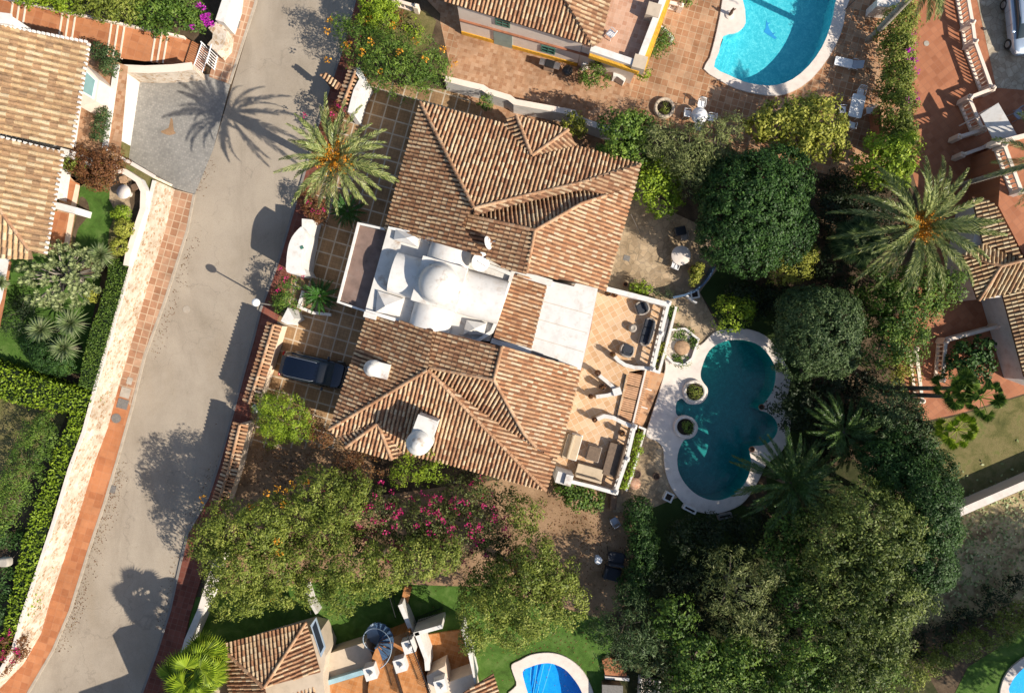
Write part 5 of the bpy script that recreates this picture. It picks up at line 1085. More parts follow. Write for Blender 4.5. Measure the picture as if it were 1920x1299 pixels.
# --- small plants along the alley
plant('shrub', 'round green bush beside the yellow banded terrace wall', 'bush', [(1236,76,1.2,24,.9),(1230,90,1.0,16,.7)], 'leaf_mid', .17, .22, 1.6, .35, lump=.15)
plant('oleander', 'bushy oleander with pale flowers in front of the barbecue corner', 'bush', [(1105,145,1.2,18,.8),(1125,150,1.2,18,.8),(1115,130,1.2,14,.8),(1095,148,1.0,12,.6)], 'leaf_mid', .2, .22, 1.2, .3, lump=.3)
plant('shrub', 'small green plant at the outer corner of the top house', 'bush', [(1210,140,.7,13,.5)], 'leaf_lime', .2, .2, 1.2, .3)
plant('shrub', 'small green bush growing against the white boundary wall', 'bush', [(910,193,1.5,13,.6)], 'leaf_mid', .15, .2, 1.3, .4)
plant('shrub', 'tiny green bush at the top edge beside the short white balustrade', 'bush', [(1290,-2,.9,14,.6)], 'leaf_mid', .16, .2, 1.4, .4)
plant('shrub', 'low purple tinged plant in the small dry lawn', 'bush', [(745,32,.5,14,.4),(738,45,.4,12,.3)], 'leaf_rust', .14, .2, 1.0, .4)
plant('ground_cover', 'yellow green ground cover plants in the small dry lawn', 'plant', [(770,45,.4,18,.3),(780,60,.3,14,.25)], 'leaf_lime', .16, .22, 1.0, .4)
# --- planting round the terrace
for lab, pts, m_ in (('leafy plants with white flowers at the upper end of the planter trough', [(1258,580,.9,10,.35),(1252,592,.9,9,.35)], 'leaf_mid'), ('golden plants at the lower end of the planter trough', [(1240,650,.9,9,.35),(1236,665,.9,9,.35),(1232,680,.9,8,.3)], 'leaf_yellow'),
    ('leafy climbers growing in the trough beside the brown covered lounge', [(1196,820,1.0,10,.4),(1190,840,1.0,12,.4),(1183,862,1.0,12,.4),(1176,885,1.0,12,.4),(1170,905,1.0,10,.4)], 'leaf_lime'),
    ('green plant at the corner of the patio behind the white wall', [(1205,543,.9,14,.5),(1190,540,.8,10,.4)], 'leaf_lime'), ('yellow potted plant in front of the curved blue wall', [(1306,512,.9,12,.5),(1300,525,.8,9,.4),(1312,500,.8,8,.4)], 'leaf_yellow')):
    plant('trough_plant', lab, 'plant', pts, m_, .16, .18, 1.4, .5)
plant('vine', 'bare grey twiggy vine at the corner of the patio wall', 'vine', [(1245,552,.9,16,.4),(1225,550,.9,12,.4)], 'leaf_grey', .1, .2, .5, .3, limbs=12)
# --- left garden
Z2 = ZL
plant('shrub', 'rusty red brown bush between the pale tiled house and the cobbled forecourt', 'bush', [(180,315,ZL+1.0,36,1.0),(150,300,ZL+.9,24,.9),(210,300,ZL+.9,22,.8),(190,340,ZL+.8,20,.7)], 'leaf_rust', .15, .26, 1.7, .4, base=ZL, lump=.15)
plant('shrub', 'small green bush on the left side of the rusty brown bush', 'bush', [(138,312,ZL+1.2,16,.6)], 'leaf_olive', .16, .2, 1.3, .5, base=ZL)
plant('hedge', 'grey green clipped hedge behind the glass bay window', 'hedge', [(185,98,ZL+.6,16,.5),(205,105,ZL+.7,18,.6),(208,128,ZL+.7,16,.6)], 'leaf_grey', .14, .2, 1.7, .4, base=ZL, lump=.08)
plant('hedge', 'grey green narrow hedge below the glass bay window', 'hedge', [(194,215,ZL+.6,13,.5),(190,235,ZL+.6,14,.5),(186,255,ZL+.6,13,.5)], 'leaf_grey', .14, .2, 1.7, .4, base=ZL, lump=.08)
plant('topiary', 'yellow round topiary ball nearest the round garden table', 'bush', [(234,428,ZL+.6,16,.55)], 'leaf_yellow', .12, .15, 2.0, .5, base=ZL, lump=.04)
plant('topiary', 'yellow round topiary ball just above the long clipped hedge', 'bush', [(224,463,ZL+.6,15,.5)], 'leaf_yellow', .12, .15, 2.0, .5, base=ZL, lump=.04)
plant('topiary', 'green fan shaped topiary bush below the round garden table', 'bush', [(230,400,ZL+.6,14,.5),(220,402,ZL+.5,9,.4)], 'leaf_lime', .12, .15, 2.0, .4, base=ZL, lump=.06)
plant('shrub', 'bright yellow green bush at the base of the pale branching tree', 'bush', [(176,552,ZG+.9,14,.6)], 'leaf_yellow', .13, .16, 1.7, .5, base=ZG)
plant('shrub', 'blue green round bush below the three yuccas', 'bush', [(90,665,ZG+1.1,32,.9),(115,680,ZG+1.0,24,.8),(70,650,ZG+.9,20,.7)], 'leaf_dark', .14, .22, 1.9, .4, base=ZG, lump=.1)
plant('shrub', 'dark spiky bush at the left edge by the white terrace', 'bush', [(30,600,ZG+.7,30,.7),(50,570,ZG+.7,24,.7)], 'leaf_under', .2, .3, 1.3, .25, base=ZG)
def hedge_box(name, label, pts, z0, h, mat, leaf=.13, n_per=190, top=.12, rndoff=0.0):
    q = [P(x, y, z0+h) for x, y in pts]; cen = sum(q, Vector())/len(q); t = thing(name, label, 'hedge', (cen.x, cen.y, z0))
    mb = MB(); ins = [Vector((cen.x + (p.x-cen.x)*.93, cen.y + (p.y-cen.y)*.97)) for p in q]; mb.prism(ins, z0, z0+h-.1, .1); core = mb.build('dark_core', M['leaf_under'], t)  # solid dark core paints the shade between the hedge leaves
    tri = tessellate_polygon([[Vector((p.x, p.y, 0)) for p in q]]); cs, ns = [], []
    for a, b_, c_ in tri:
        A, B, D = np.array(q[a]), np.array(q[b_]), np.array(q[c_]); ar = np.linalg.norm(np.cross(B-A, D-A))/2; k = int(ar*n_per)+1
        u_, v_ = rng.uniform(size=k), rng.uniform(size=k); f = u_+v_ > 1; u_[f], v_[f] = 1-u_[f], 1-v_[f]
        cs.append(A + (B-A)*u_[:,None] + (D-A)*v_[:,None]); ns.append(np.tile([0,0,1.0], (k,1)))
    for i in range(len(q)):
        A, B = np.array(q[i-1]), np.array(q[i]); L = np.linalg.norm(B-A); k = int(L*h*n_per*.8); e = (B-A)/max(L, 1e-6); o = np.array([e[1], -e[0], 0])
        if np.dot(o, (A+B)/2-np.array(cen)) < 0: o = -o
        p = A + (B-A)*rng.uniform(size=k)[:,None]; p[:,2] -= rng.uniform(0, h, k); cs.append(p + o*.02); ns.append(np.tile(o, (k,1)))
    c = np.concatenate(cs); n = np.concatenate(ns); N = len(c); c = c + rng.normal(size=(N,3))*top*.45
    lowf = np.sin(c[:,0]*1.9+1)*np.sin(c[:,1]*2.3)*.12
    leaf_mesh('foliage', c, n*.8 + unit(N)*.8, leaf*rng.uniform(.6,1.4,N), .5, .45 + rndoff + lowf + rng.normal(size=N)*.17, mat, t, (cen.x, cen.y, z0)); TOTAL[0] += N
    return t
hedge_box('clipped_hedge', 'long flat topped clipped hedge beside the pale stone street wall', [(208,487),(228,484),(239,500),(233,530),(226,560),(213,598),(202,638),(188,688),(176,733),(147,722),(156,675),(168,625),(186,575),(200,525),(204,500)], ZG, 1.5, 'leaf_mid', .10, 330, .05, .10)
hedge_box('hedge', 'wide leafy hedge running from the left edge to the stone street wall', [(-40,672),(60,705),(130,728),(175,738),(163,775),(110,770),(40,758),(-40,735)], ZG, 1.45, 'leaf_lime', .2, 110, .2, -.04)
hedge_box('hedge', 'narrow lime green hedge strip along the stone wall at the lower left', [(163,775),(131,773),(130,790),(114,822),(104,848),(88,898),(58,966),(38,1040),(20,1120),(8,1180),(-4,1225),(23,1195),(45,1150),(73,1050),(100,950),(132,861),(149,811)], ZG, 1.4, 'leaf_lime', .19, 120, .18, .0)
plant('large_shrub', 'big dark green feathery bush enclosed by the lower left hedges', 'bush', [(80,815,ZG+1.3,26,1.2),(88,790,ZG+1.1,18,1.0),(62,850,ZG+1.4,30,1.2),(42,895,ZG+1.3,30,1.2),(25,935,ZG+1.2,28,1.1),(5,975,ZG+1.1,26,1.0)], 'leaf_mid', .17, .28, 1.6, .3, base=ZG, lump=.2)
plant('shrub', 'dark bushes at the left edge beside a grey stone', 'bush', [(0,1000,ZG+.8,30,.8),(12,1090,ZG+.8,30,.8),(-5,1150,ZG+.8,26,.8),(45,1010,ZG+.6,18,.6)], 'leaf_dark', .17, .3, 1.3, .4, base=ZG)
plant('flowering_shrub', 'red flowered bush at the bottom left corner of the hedge', 'bush', [(20,1205,ZG+1.0,26,.8),(0,1240,ZG+.9,26,.7),(40,1215,ZG+.8,16,.6)], 'leaf_rust', .16, .26, 1.3, .5, base=ZG, flowers=[('petal_pink', scat(0,1180,45,1240,12), .18, 10, .12)])
plant('hedge', 'mixed green hedge above the terracotta walkway at the top left', 'hedge', [(60,-12,3.2,26,1.0),(100,-5,3.0,26,1.0),(135,5,3.0,24,1.0)], 'leaf_lime', .18, .28, 1.6, .45, base=.0, lump=.15)
plant('hedge', 'dusty olive bushes in the middle of the top left planting', 'hedge', [(165,8,3.0,24,1.0),(200,15,3.0,28,1.1),(235,18,3.0,30,1.1),(190,-10,3.0,26,1.0),(250,0,3.0,28,1.0)], 'leaf_olive', .16, .28, 1.6, .45, lump=.2)
plant('bougainvillea', 'green bougainvillea with bright violet flowers by the walkway gate', 'bush', [(290,30,2.6,30,1.1),(330,30,2.4,28,1.1),(320,5,2.6,28,1.1),(355,15,2.2,22,1.0),(300,52,2.0,18,.8),(365,40,1.8,16,.8),(385,35,1.6,14,.7)], 'leaf_mid', .18, .28, 1.5, .5, lump=.2, flowers=[('petal_violet', scat(378,28,400,50,12)+[(372,10),(380,15),(360,50)], .22, 22, .13)])
# pale branching tree (thick stems with leaf rosettes)
def frangipani(label, px, py, r_px, base):
    z0 = base+2.6; cen = P(px, py, z0); t = thing('frangipani_tree', label, 'tree', (cen.x, cen.y, base)); mb = MB(); tips = []
    o = P(px+45, py+12, base); mid = o + Vector((-.3,.1,1.0)); mb.tube([o, mid], [.22,.17], 8)
    for k in range(130):
        a = random.uniform(0, 2*PI); rr = math.sqrt(random.uniform(.02,1))*r_px; x, y = px+rr*math.cos(a), py+rr*.78*math.sin(a)
        tp = P(x, y, z0+.9-1.1*(rr/r_px)**2+random.uniform(-.25,.25)); tips.append(tp)
        if k % 2 == 0: m2 = (mid+tp)/2+Vector((0,0,.3)); mb.tube([mid, m2, tp], [.09,.05,.03], 5)
    mb.build('trunk', M['bark_pale'], t); cs, ns, al = [], [], []
    for tp in tips:
        for k in range(26):
            a = 2*PI*k/13+random.uniform(-.2,.2); e = random.uniform(-.1,.9); d = np.array([math.cos(a)*math.cos(e), math.sin(a)*math.cos(e), math.sin(e)])
            cs.append(np.array(tp)+d*.14); al.append(d); ns.append(np.cross(d, [-math.sin(a), math.cos(a), 0]))
    N = len(cs); leaf_mesh('crown', np.array(cs), np.array(ns), rng.uniform(.2,.32,N), .3, rng.uniform(0,1,N), 'leaf_frang', t, (cen.x, cen.y, base), np.array(al)*4); TOTAL[0] += N
frangipani('pale stubby branched tree with thick tips in the left garden', 112, 515, 84, ZG)

# --- palms
def frond_mesh(name, L, n, leafL, e0, droop, mat, wid=.035, vee=.35, rach=.025, start=.16, tipk=.35):
    mb = MB(); pts = []; p = Vector((0,0,0)); e = e0; ds = L/14
    for i in range(15): pts.append(p.copy()); p = p + Vector((math.cos(e), 0, math.sin(e)))*ds; e -= droop/14*(.5+i/14)
    mb.tube(pts, [rach*(1-.85*i/14) for i in range(15)], 4, .95, False)
    for i in range(n):
        t = start + (1-start)*i/(n-1); f = t*14; j = min(13, int(f)); q = pts[j].lerp(pts[j+1], f-j); tg = (pts[j+1]-pts[j]).normalized()
        up_ = tg.cross(Vector((0,1,0))); up_ = -up_ if up_.z < 0 else up_
        ll = leafL*(.45+.55*math.sin(min(1, (t-start+.12)*1.7)*PI*.5))*(1-(1-tipk)*max(0, t-.6)/.4)
        for s_ in (-1, 1):
            d = (tg*(.75+.5*t) + Vector((0,s_,0))*.7 + up_*(vee*random.uniform(.5,1.3)) + Vector((0,0,-.12))).normalized(); l2 = ll*random.uniform(.85,1.1)
            wv_ = tg*wid*.5 + Vector((0,0,wid*random.uniform(-.6,.6))); m1 = q + d*l2*.5; tip = q + d*l2 + Vector((0,0,-.12*l2))
            mb.add([q-wv_*.6, m1-wv_, tip, m1+wv_, q+wv_*.6], [(0,1,3,4),(1,2,3)], random.random())
    o = mb.build(name, M[mat]); me = o.data; bpy.data.objects.remove(o); return me
def palm(name, label, base_px, top_px, h, R, nf, mat, base=0.0, leafL=.5, trunk_r=.2, n=46, dates=None, group=None, elev=(1.25,.9,.55,.25,-.05,-.4), droop=1.15, wid=.04, bark='bark', cat='palm', lump=None, az0=0):
    top = P(*top_px, base+h); bs = P(*base_px, base) if base_px else Vector((top.x, top.y, base)); t = thing(name, label, cat, (bs.x, bs.y, base), 0, group)
    mb = MB(); k = 7; mb.tube([bs.lerp(top, i/k) + Vector((0,0,0)) for i in range(k+1)], [trunk_r*(1.35 if i == 0 else 1.0 if i < k-1 else 1.25) for i in range(k+1)], 12)
    for i in range(int(h/.28)):
        c = bs.lerp(top, (i+.5)/(h/.28)); mb.lathe(c, [(trunk_r*1.0,-.09),(trunk_r*1.1,0),(trunk_r*1.0,.05)], 10, None, False)
    mb.build('trunk', M[bark], t)
    meshes = [frond_mesh('frond', R*random.uniform(.9,1.05)*(0.8 if e > 1 else 1), n, leafL, e, droop*(1.0 if e > .3 else .8), mat, wid) for e in elev]
    for i in range(nf):
        o = bpy.data.objects.new('frond', meshes[i % len(meshes)]); C.objects.link(o); o.parent = t
        a = az0 + i*2.39996 + random.uniform(-.12,.12); o.location = (top.x-bs.x+.1*math.cos(a), top.y-bs.y+.1*math.sin(a), h)
        o.rotation_euler = (random.uniform(-.25,.25), random.uniform(-.08,.08), a); sc_ = random.uniform(.85,1.08); o.scale = (sc_, sc_, sc_)
    if dates:
        for k in range(dates):
            a = 2*PI*k/dates+.4; c = np.array([top.x+(.45+.25*(k%2))*math.cos(a), top.y+(.45+.25*(k%2))*math.sin(a), base+h+.62]); N = 300
            p = c + rng.normal(size=(N,3))*np.array([.24,.24,.10]); leaf_mesh('date_cluster', p, unit(N), rng.uniform(.06,.12,N), .8, rng.uniform(0,1,N), 'date_orange', t, (bs.x, bs.y, base))
    return t
palm('date_palm', 'silvery date palm with orange fruit clusters leaning beside the street gate', (692,352), (630,298), 8.3, 3.5, 44, 'frond', leafL=.42, trunk_r=.24, dates=6, wid=.05, n=60, elev=(1.2,.85,.5,.15,-.15,-.5))
palm('date_palm', 'biggest date palm with orange fruit clusters right of the round trees', (1690,470), (1722,425), 6.5, 4.9, 50, 'frond', leafL=.45, trunk_r=.28, dates=8, wid=.05, n=80, elev=(1.2,.85,.5,.15,-.15,-.4), droop=1.45)
palm('date_palm', 'dark green palm overhanging the lower end of the teal pool', None, (1482,905), 3.4, 3.5, 66, 'frond_green', leafL=.36, trunk_r=.26, wid=.06, elev=(1.2,.85,.5,.2,-.1))
palm('date_palm', 'shaded dark palm between the teal pool and the big tree mass', None, (1582,810), 2.8, 2.9, 30, 'frond_green', leafL=.42, trunk_r=.24, wid=.06, elev=(1.1,.7,.35,.1))
palm('date_palm', 'tall palm whose bare trunk leans out past the right edge', (1783,352), (1960,300), 9.0, 3.0, 30, 'frond', leafL=.5, trunk_r=.16, bark='bark_pale')
palm('date_palm', 'tall palm whose bare trunk crosses the top of the flowering hedge', (1628,77), (1745,-45), 9.0, 2.6, 30, 'frond', leafL=.5, trunk_r=.2, bark='bark_pale')
palm('cycad', 'sago cycad with dense green fronds beside the parked car', (600,556), (600,555), .55, 1.25, 54, 'cycad', leafL=.2, trunk_r=.16, n=38, wid=.03, elev=(1.1,.75,.45,.2,.0), droop=.7, cat='cycad', dates=None)
palm('cycad', 'dark shaded cycad beneath the silvery date palm', (652,396), (652,396), .55, 1.2, 44, 'cycad', leafL=.2, trunk_r=.16, n=34, wid=.03, elev=(1.1,.75,.45,.2,.0), droop=.7, cat='cycad')
def fan_mesh(R, pet, e0, mat, fold=.35):
    mb = MB(); d = Vector((math.cos(e0),0,math.sin(e0))); hub = d*pet; mb.tube([(0,0,0), d*pet*.5+Vector((0,0,.04)), hub], [.03,.022,.018], 4, .9)
    n = 26; ax = Vector((math.cos(e0-.5),0,math.sin(e0-.5))); sd = Vector((0,1,0)); nrm = ax.cross(sd)
    nrm = nrm if nrm.z > 0 else -nrm
    for i in range(n):
        a = -2.2 + 4.4*i/(n-1); dr = ax*math.cos(a)+sd*math.sin(a); sp = 4.4/(n-1)*.52; rr = R*(1-.12*abs(a)/2.2)*random.uniform(.93,1.05)
        l = ax*math.cos(a-sp)+sd*math.sin(a-sp); r2 = ax*math.cos(a+sp)+sd*math.sin(a+sp); f = -nrm*fold*R*.25
        mb.add([hub, hub+l*rr*.6-nrm*.03+f*.4, hub+dr*rr*.62+nrm*.035+f*.4, hub+r2*rr*.6-nrm*.03+f*.4, hub+dr*rr+f*1.5-Vector((0,0,.1*rr))], [(0,1,2),(0,2,3),(1,4,2),(2,4,3)], random.random())
    o = mb.build('fan', M[mat]); me = o.data; bpy.data.objects.remove(o); return me
def fan_palm(label, base_px, top_px, h, R, nf, mat='leaf_lime', pet=.9, base=0.0, tr=.14, group=None, elev=(1.3,.9,.5,.15,-.2)):
    top = P(*top_px, base+h); bs = P(*base_px, base) if base_px else Vector((top.x, top.y, base)); t = thing('fan_palm', label, 'palm', (bs.x, bs.y, base), 0, group)
    mb = MB(); mb.tube([bs, bs.lerp(top,.5)+Vector((0,0,.1)), top], [tr*1.4, tr, tr*.9], 10); mb.build('trunk', M['bark'], t)
    ms_ = [fan_mesh(R*random.uniform(.9,1.05), pet, e, mat) for e in elev]
    for i in range(nf):
        o = bpy.data.objects.new('fan_leaf', ms_[i % len(ms_)]); C.objects.link(o); o.parent = t
        a = i*2.39996+random.uniform(-.2,.2); o.location = (top.x-bs.x, top.y-bs.y, h); o.rotation_euler = (random.uniform(-.3,.3), random.uniform(-.15,.15), a); s_ = random.uniform(.8,1.1); o.scale = (s_,)*3
    return t
fan_palm('fan palm beside the hipped roof at the bottom left street corner', None, (368,1258), 4.2, 1.05, 34, 'leaf_lime', 1.35)
fan_palm('fan palm whose dark trunk crosses the pale balustrade over the red path', (1655,727), (1790,728), 6.8, .62, 14, 'leaf_mid', 1.0)
fan_palm('fan palm with bright leaves above the corner of the red path', (1662,738), (1838,745), 8.2, .6, 15, 'leaf_mid', 1.1)
fan_palm('fan palm with leaves hanging over the edge of the dry slope', (1690,800), (1795,805), 6.2, .6, 14, 'leaf_lime', 1.0)
fan_palm('grey green fan palm tucked left of the biggest date palm', None, (1612,452), 3.6, .85, 34, 'leaf_grey', 1.1, tr=.2)
def yucca(label, px, py, h, R, base):
    q = P(px, py, base+h); t = thing('yucca', label, 'plant', (q.x, q.y, base)); mb = MB(); mb.tube([(q.x,q.y,base),(q.x,q.y,base+h)], [.14,.1], 8); mb.build('trunk', M['bark'], t)
    mb = MB()
    for k in range(110):
        a = k*2.39996; e = 1.35-1.6*(k/110); d = Vector((math.cos(a)*math.cos(e), math.sin(a)*math.cos(e), math.sin(e))); sd = Vector((-math.sin(a), math.cos(a), 0))*.035; L = R*random.uniform(.85,1.1)
        p0 = q; p1 = q+d*L*.55; p2 = q+d*L+Vector((0,0,-.15*L)); mb.add([p0-sd*.6, p1-sd, p2, p1+sd, p0+sd*.6], [(0,1,3,4),(1,2,3)], random.random())
    mb.build('blades', M['yucca'], t)
yucca('left yucca of the trio above the blue green bush', 78, 618, 1.6, 1.05, ZG)
yucca('upper right yucca of the trio beside the clipped hedge', 134, 606, 1.8, 1.15, ZG)
yucca('lowest yucca of the trio overlapping the blue green bush', 122, 652, 1.6, 1.1, ZG)
yucca('spiky dark yucca between the yellow topiary and the pale branching tree', 190, 478, 1.0, .95, ZL)
yucca('pale spiky agave on the white terrace at the left edge', 2, 530, .6, .6, ZL)

# --- litter: fallen leaves and grit along kerbs, under trees and on the bank
def litter(label, name, regions, N, mat, size, z):
    cs = []
    for (pts, w_, share) in regions:
        k = int(N*share); q = [np.array(P(x, y, 0)) for x, y in pts]; seg = rng.integers(0, len(q)-1, k); t_ = rng.uniform(size=k)[:,None]
        a = np.array(q)[seg]; b_ = np.array(q)[seg+1]; p = a + (b_-a)*t_ + rng.normal(size=(k,3))*np.array([w_,w_,0]); p[:,2] = z; cs.append(p)
    c = np.concatenate(cs); n_ = len(c); o = leaf_mesh(name, c, np.tile([0,0,1.0],(n_,1))+rng.normal(size=(n_,3))*.25, size*rng.uniform(.5,1.6,n_), .6, rng.uniform(0,1,n_), mat, None)
    return tag(o, label, 'litter', None, 'stuff')
litter('dry leaves gathered along the left kerb of the road', 'fallen_leaves', [([(225,880),(205,943),(175,1033),(141,1143),(108,1219)], .35, .6), ([(366,440),(325,565),(288,666)], .25, .15), ([(395,300),(375,360)], .3, .05), ([(404,866),(345,1010),(300,1180)], .3, .2)], 1300, 'leaf_rust', .07, .03)
litter('dry leaves scattered over the bare yard and under the trees', 'fallen_leaves', [([(480,860),(620,900)], 1.4, .35), ([(1020,960),(1120,1000),(1100,1090)], 1.6, .35), ([(900,1080),(1000,1200),(1100,1180)], 1.8, .3)], 2600, 'leaf_rust', .09, .045)
litter('pale stones and tufts strewn over the rough bank', 'rubble_stones', [([(1760,1040),(1850,990),(1960,930)], 1.5, .6), ([(1760,1120),(1900,1060)], 1.8, .4)], 1500, 'leaf_frang', .2, .07)
# ================================================================ CARS
def car(name, label, loc, rz, paint, L=4.75, W=1.92, Hh=1.72, suv=True):
    t = thing(name, label, 'car', loc, rz)
    def loft_plan(secs, mat, pname, par, smooth=True):
        mb = MB(); rings = []
        for x, hw, z0, z1, sq in secs:
            ring = []
            for k in range(20):
                a = 2*PI*k/20; cx, sy = math.cos(a), math.sin(a)
                y = hw*math.copysign(abs(cx)**sq, cx); z = (z0+z1)/2 + (z1-z0)/2*math.copysign(abs(sy)**sq, sy); ring.append(Vector((x, y, z)))
            rings.append(ring)
        mb.loft(rings, .5, True, smooth); return mb.build(pname, mat, par, world=False)
    h = L/2; w = W/2
    body = [(-h, w*.70, .45, .85, .5), (-h+.08, w*.88, .32, 1.0, .45), (-h+.35, w*.97, .25, 1.08, .4), (-h+1.0, w, .22, 1.10, .38), (0, w, .22, 1.08, .38), (h-1.5, w, .22, 1.05, .38), (h-1.1, w*.98, .22, 1.02, .38), (h-.5, w*.93, .24, .94, .42), (h-.18, w*.80, .30, .82, .5), (h, w*.60, .40, .68, .55)]
    loft_plan(body, paint, 'body', t)
    gl = [(-h+.22, w*.66, .95, 1.05, .5), (-h+.55, w*.80, .95, Hh-.12, .4), (-h+1.0, w*.82, .95, Hh-.04, .36), (.1, w*.82, .95, Hh-.05, .36), (.55, w*.82, .95, Hh-.16, .38), (1.28, w*.84, .93, 1.06, .45)]
    loft_plan(gl, M['car_glass'], 'cabin_glass', t)
    rf = [(-h+.42, w*.66, Hh-.22, Hh-.10, .6), (-h+.75, w*.74, Hh-.2, Hh, .5), (-h+1.4, w*.76, Hh-.2, Hh+.03, .5), (-.1, w*.75, Hh-.2, Hh+.01, .5), (.42, w*.70, Hh-.24, Hh-.09, .6)]
    loft_plan(rf, paint, 'roof', t)
    if suv:
        for s_ in (-1, 1):
            mb = MB(); mb.tube([(-h+.6, s_*w*.66, Hh-.02), (-h+.8, s_*w*.68, Hh+.07), (.05, s_*w*.67, Hh+.07), (.25, s_*w*.64, Hh-.02)], .022, 6); mb.build('roof_rail', M['chrome'], t, world=False)
        mb = MB(); mb.rbox((-h+.36, 0, Hh-.12), (.26, w*1.3, .05), .06); mb.build('spoiler', M['black'], t, world=False)
    for s_ in (-1, 1):
        mb = MB(); mb.rbox((.78, s_*(w+.1), 1.08), (.16,.24,.14), .05); mb.build('wing_mirror', paint, t, world=False)
        mb = MB(); mb.rbox((h-.2, s_*w*.62, .72), (.22,.36,.14), .06); mb.build('headlight', M['lamp_clear'], t, world=False)
        mb = MB(); mb.rbox((-h+.08, s_*w*.72, .88), (.14,.30,.22), .05); mb.build('taillight', M['lamp_red'], t, world=False)
        mb = MB(); mb.box((.2, s_*(w+.003), .7), (.012,.012,.55)); mb.box((-.75, s_*(w+.003), .7), (.012,.012,.55)); mb.build('door_seam', M['black'], t, world=False)
        for x in (-h+.85, h-.92):
            mb = MB(); ring = [[Vector((x+r_*math.cos(2*PI*k/20), s_*(w-.02+o_), .34+r_*math.sin(2*PI*k/20))) for k in range(20)] for r_, o_ in ((.33,-.22),(.35,-.18),(.35,-.01),(.32,.02),(.22,.02))]
            if s_ < 0: ring = [list(reversed(r)) for r in ring]
            mb.loft(ring, .5, True, False); wh = mb.build('wheel', M['tyre'], t, world=False)
            mb = MB(); ring = [[Vector((x+r_*math.cos(2*PI*k/20), s_*(w-.02+o_), .34+r_*math.sin(2*PI*k/20))) for k in range(20)] for r_, o_ in ((.21,.015),(.2,.035),(.06,.03))]
            mb.loft(ring, .5, True, False); mb.build('rim', M['chrome'], wh, world=False)
    mb = MB(); mb.box((-h-.005, 0, .62), (.02,.5,.11)); mb.build('number_plate', M['plastic'], t, world=False)
    return t
q = P(590,695,.9); car('parked_car', 'black suv with roof rails parked nose under the villa eave on the driveway', (q.x, q.y, .02), math.radians(-13), M['car_navy'])
q = P(1921,38,.9); car('parked_car', 'pale silver blue car cut off by the right edge in the stone courtyard', (q.x, q.y, .03), math.radians(-84), M['car_silver'], 4.5, 1.85, 1.5, False)

# ================================================================ STREET ITEMS
g = P(480,567,4.0); t = thing('street_lamp', 'white globe street lamp standing at the dark side of the road', 'lamp', (g.x, g.y, .1))
mb = MB(); mb.lathe((g.x,g.y,0), [(.14,.1),(.12,.3),(.055,.4),(.045,3.7),(.07,3.74),(.07,3.8)], 12, .5); mb.build('pole', M['iron'], t)
mb = MB(); mb.lathe((g.x,g.y,0), [(.05,3.76)]+[(.26*math.sin(PI*k/12), 4.02-.26*math.cos(PI*k/12)) for k in range(1,12)]+[(.01,4.28)], 20, .5); mb.build('globe', M['plastic'], t)
def flat(name, label, cat, pts, z, mat, n=0, th=.02):
    q = [P(x, y, z).xy for x, y in pts]
    if n: q = [Vector((v.x, v.y)) for v in catmull([(*a, 0) for a in q], n)]
    c = sum(q, Vector((0,0)))/len(q); mb = MB(); mb.prism(q, z, z+th); return tag(mb.build(name, M[mat], None, loc=(c.x, c.y, z)), label, cat)
def rect(px, py, w, h, ang=-15.6):
    a = math.radians(-ang); return [(px+x*math.cos(a)-y*math.sin(a), py+x*math.sin(a)+y*math.cos(a)) for x, y in ((-w/2,-h/2),(w/2,-h/2),(w/2,h/2),(-w/2,h/2))]
def circ(px, py, r, n=20): return [(px+r*math.cos(2*PI*k/n), py+r*math.sin(2*PI*k/n)) for k in range(n)]
flat('inspection_cover', 'small pale square cover in the left terracotta pavement', 'cover', rect(243,714,10,13), .105, 'concrete_lid')
flat('inspection_cover', 'large grey square cover below the small pale one in the pavement', 'cover', rect(235,736,18,19), .105, 'concrete_lid')
flat('inspection_cover', 'worn dark square cover under the two paler covers in the pavement', 'cover', rect(230,757,20,18), .105, 'iron')
flat('manhole_cover', 'round cover in the left pavement near the shrub shadow', 'cover', circ(218,784,9), .102, 'iron')
flat('manhole_cover', 'faint round manhole cover in the middle of the road', 'cover', circ(350,580,7), .012, 'kerb')
flat('drain_grate', 'dark rectangular drain grate at the left kerb of the road', 'drain', rect(212,917,10,14), .014, 'iron')
flat('inspection_cover', 'square grey cover in the stone patio beside the villa', 'cover', rect(1175,484,12,10), .022, 'iron')
flat('inspection_cover', 'brown cover in the upper left pavement near the walkway gate', 'cover', rect(445,46,8,14), .105, 'iron')
flat('manhole_cover', 'small pale cover in the red terrace right of the flowering hedge', 'cover', circ(1737,82,5), .02, 'concrete_lid')
flat('paving_patch', 'pale worn patch in the middle of the grey cobbled forecourt', 'patch', [(320,222),(324,226),(326,245),(330,250),(318,254),(305,250),(302,246),(316,240)], .035, 'gravel', 2, .004)

# ================================================================ FURNITURE
def pot(label, px, py, r, h, z, mat='pot_dark', plant_mat=None, group=None, pr=None, ph=.3):
    q = P(px, py, z+h); t = thing('plant_pot', label, 'pot', (q.x, q.y, z), 0, group)
    mb = MB(); mb.lathe((q.x,q.y,z), [(r*.6,0),(r*.95,h*.55),(r*.88,h*.86),(r*1.02,h*.9),(r*1.02,h),(r*.82,h),(r*.8,h*.9),(.01,h*.88)], 18, .5, False); mb.build('pot_body', M[mat], t)
    mb = MB(); mb.lathe((q.x,q.y,z), [(r*.8,h*.9),(.01,h*.93)], 14, .5, False); mb.build('soil', M['soil'], t)
    if plant_mat:
        c, n, rr, s_ = crown_pts([(Vector((q.x,q.y,z+h+ph*.4)), pr or r, pr or r, ph)], .09, .12, 1.4, .2); leaf_mesh('leaves', c, n, s_, .5, rr, plant_mat, t, (q.x,q.y,z))
    return t
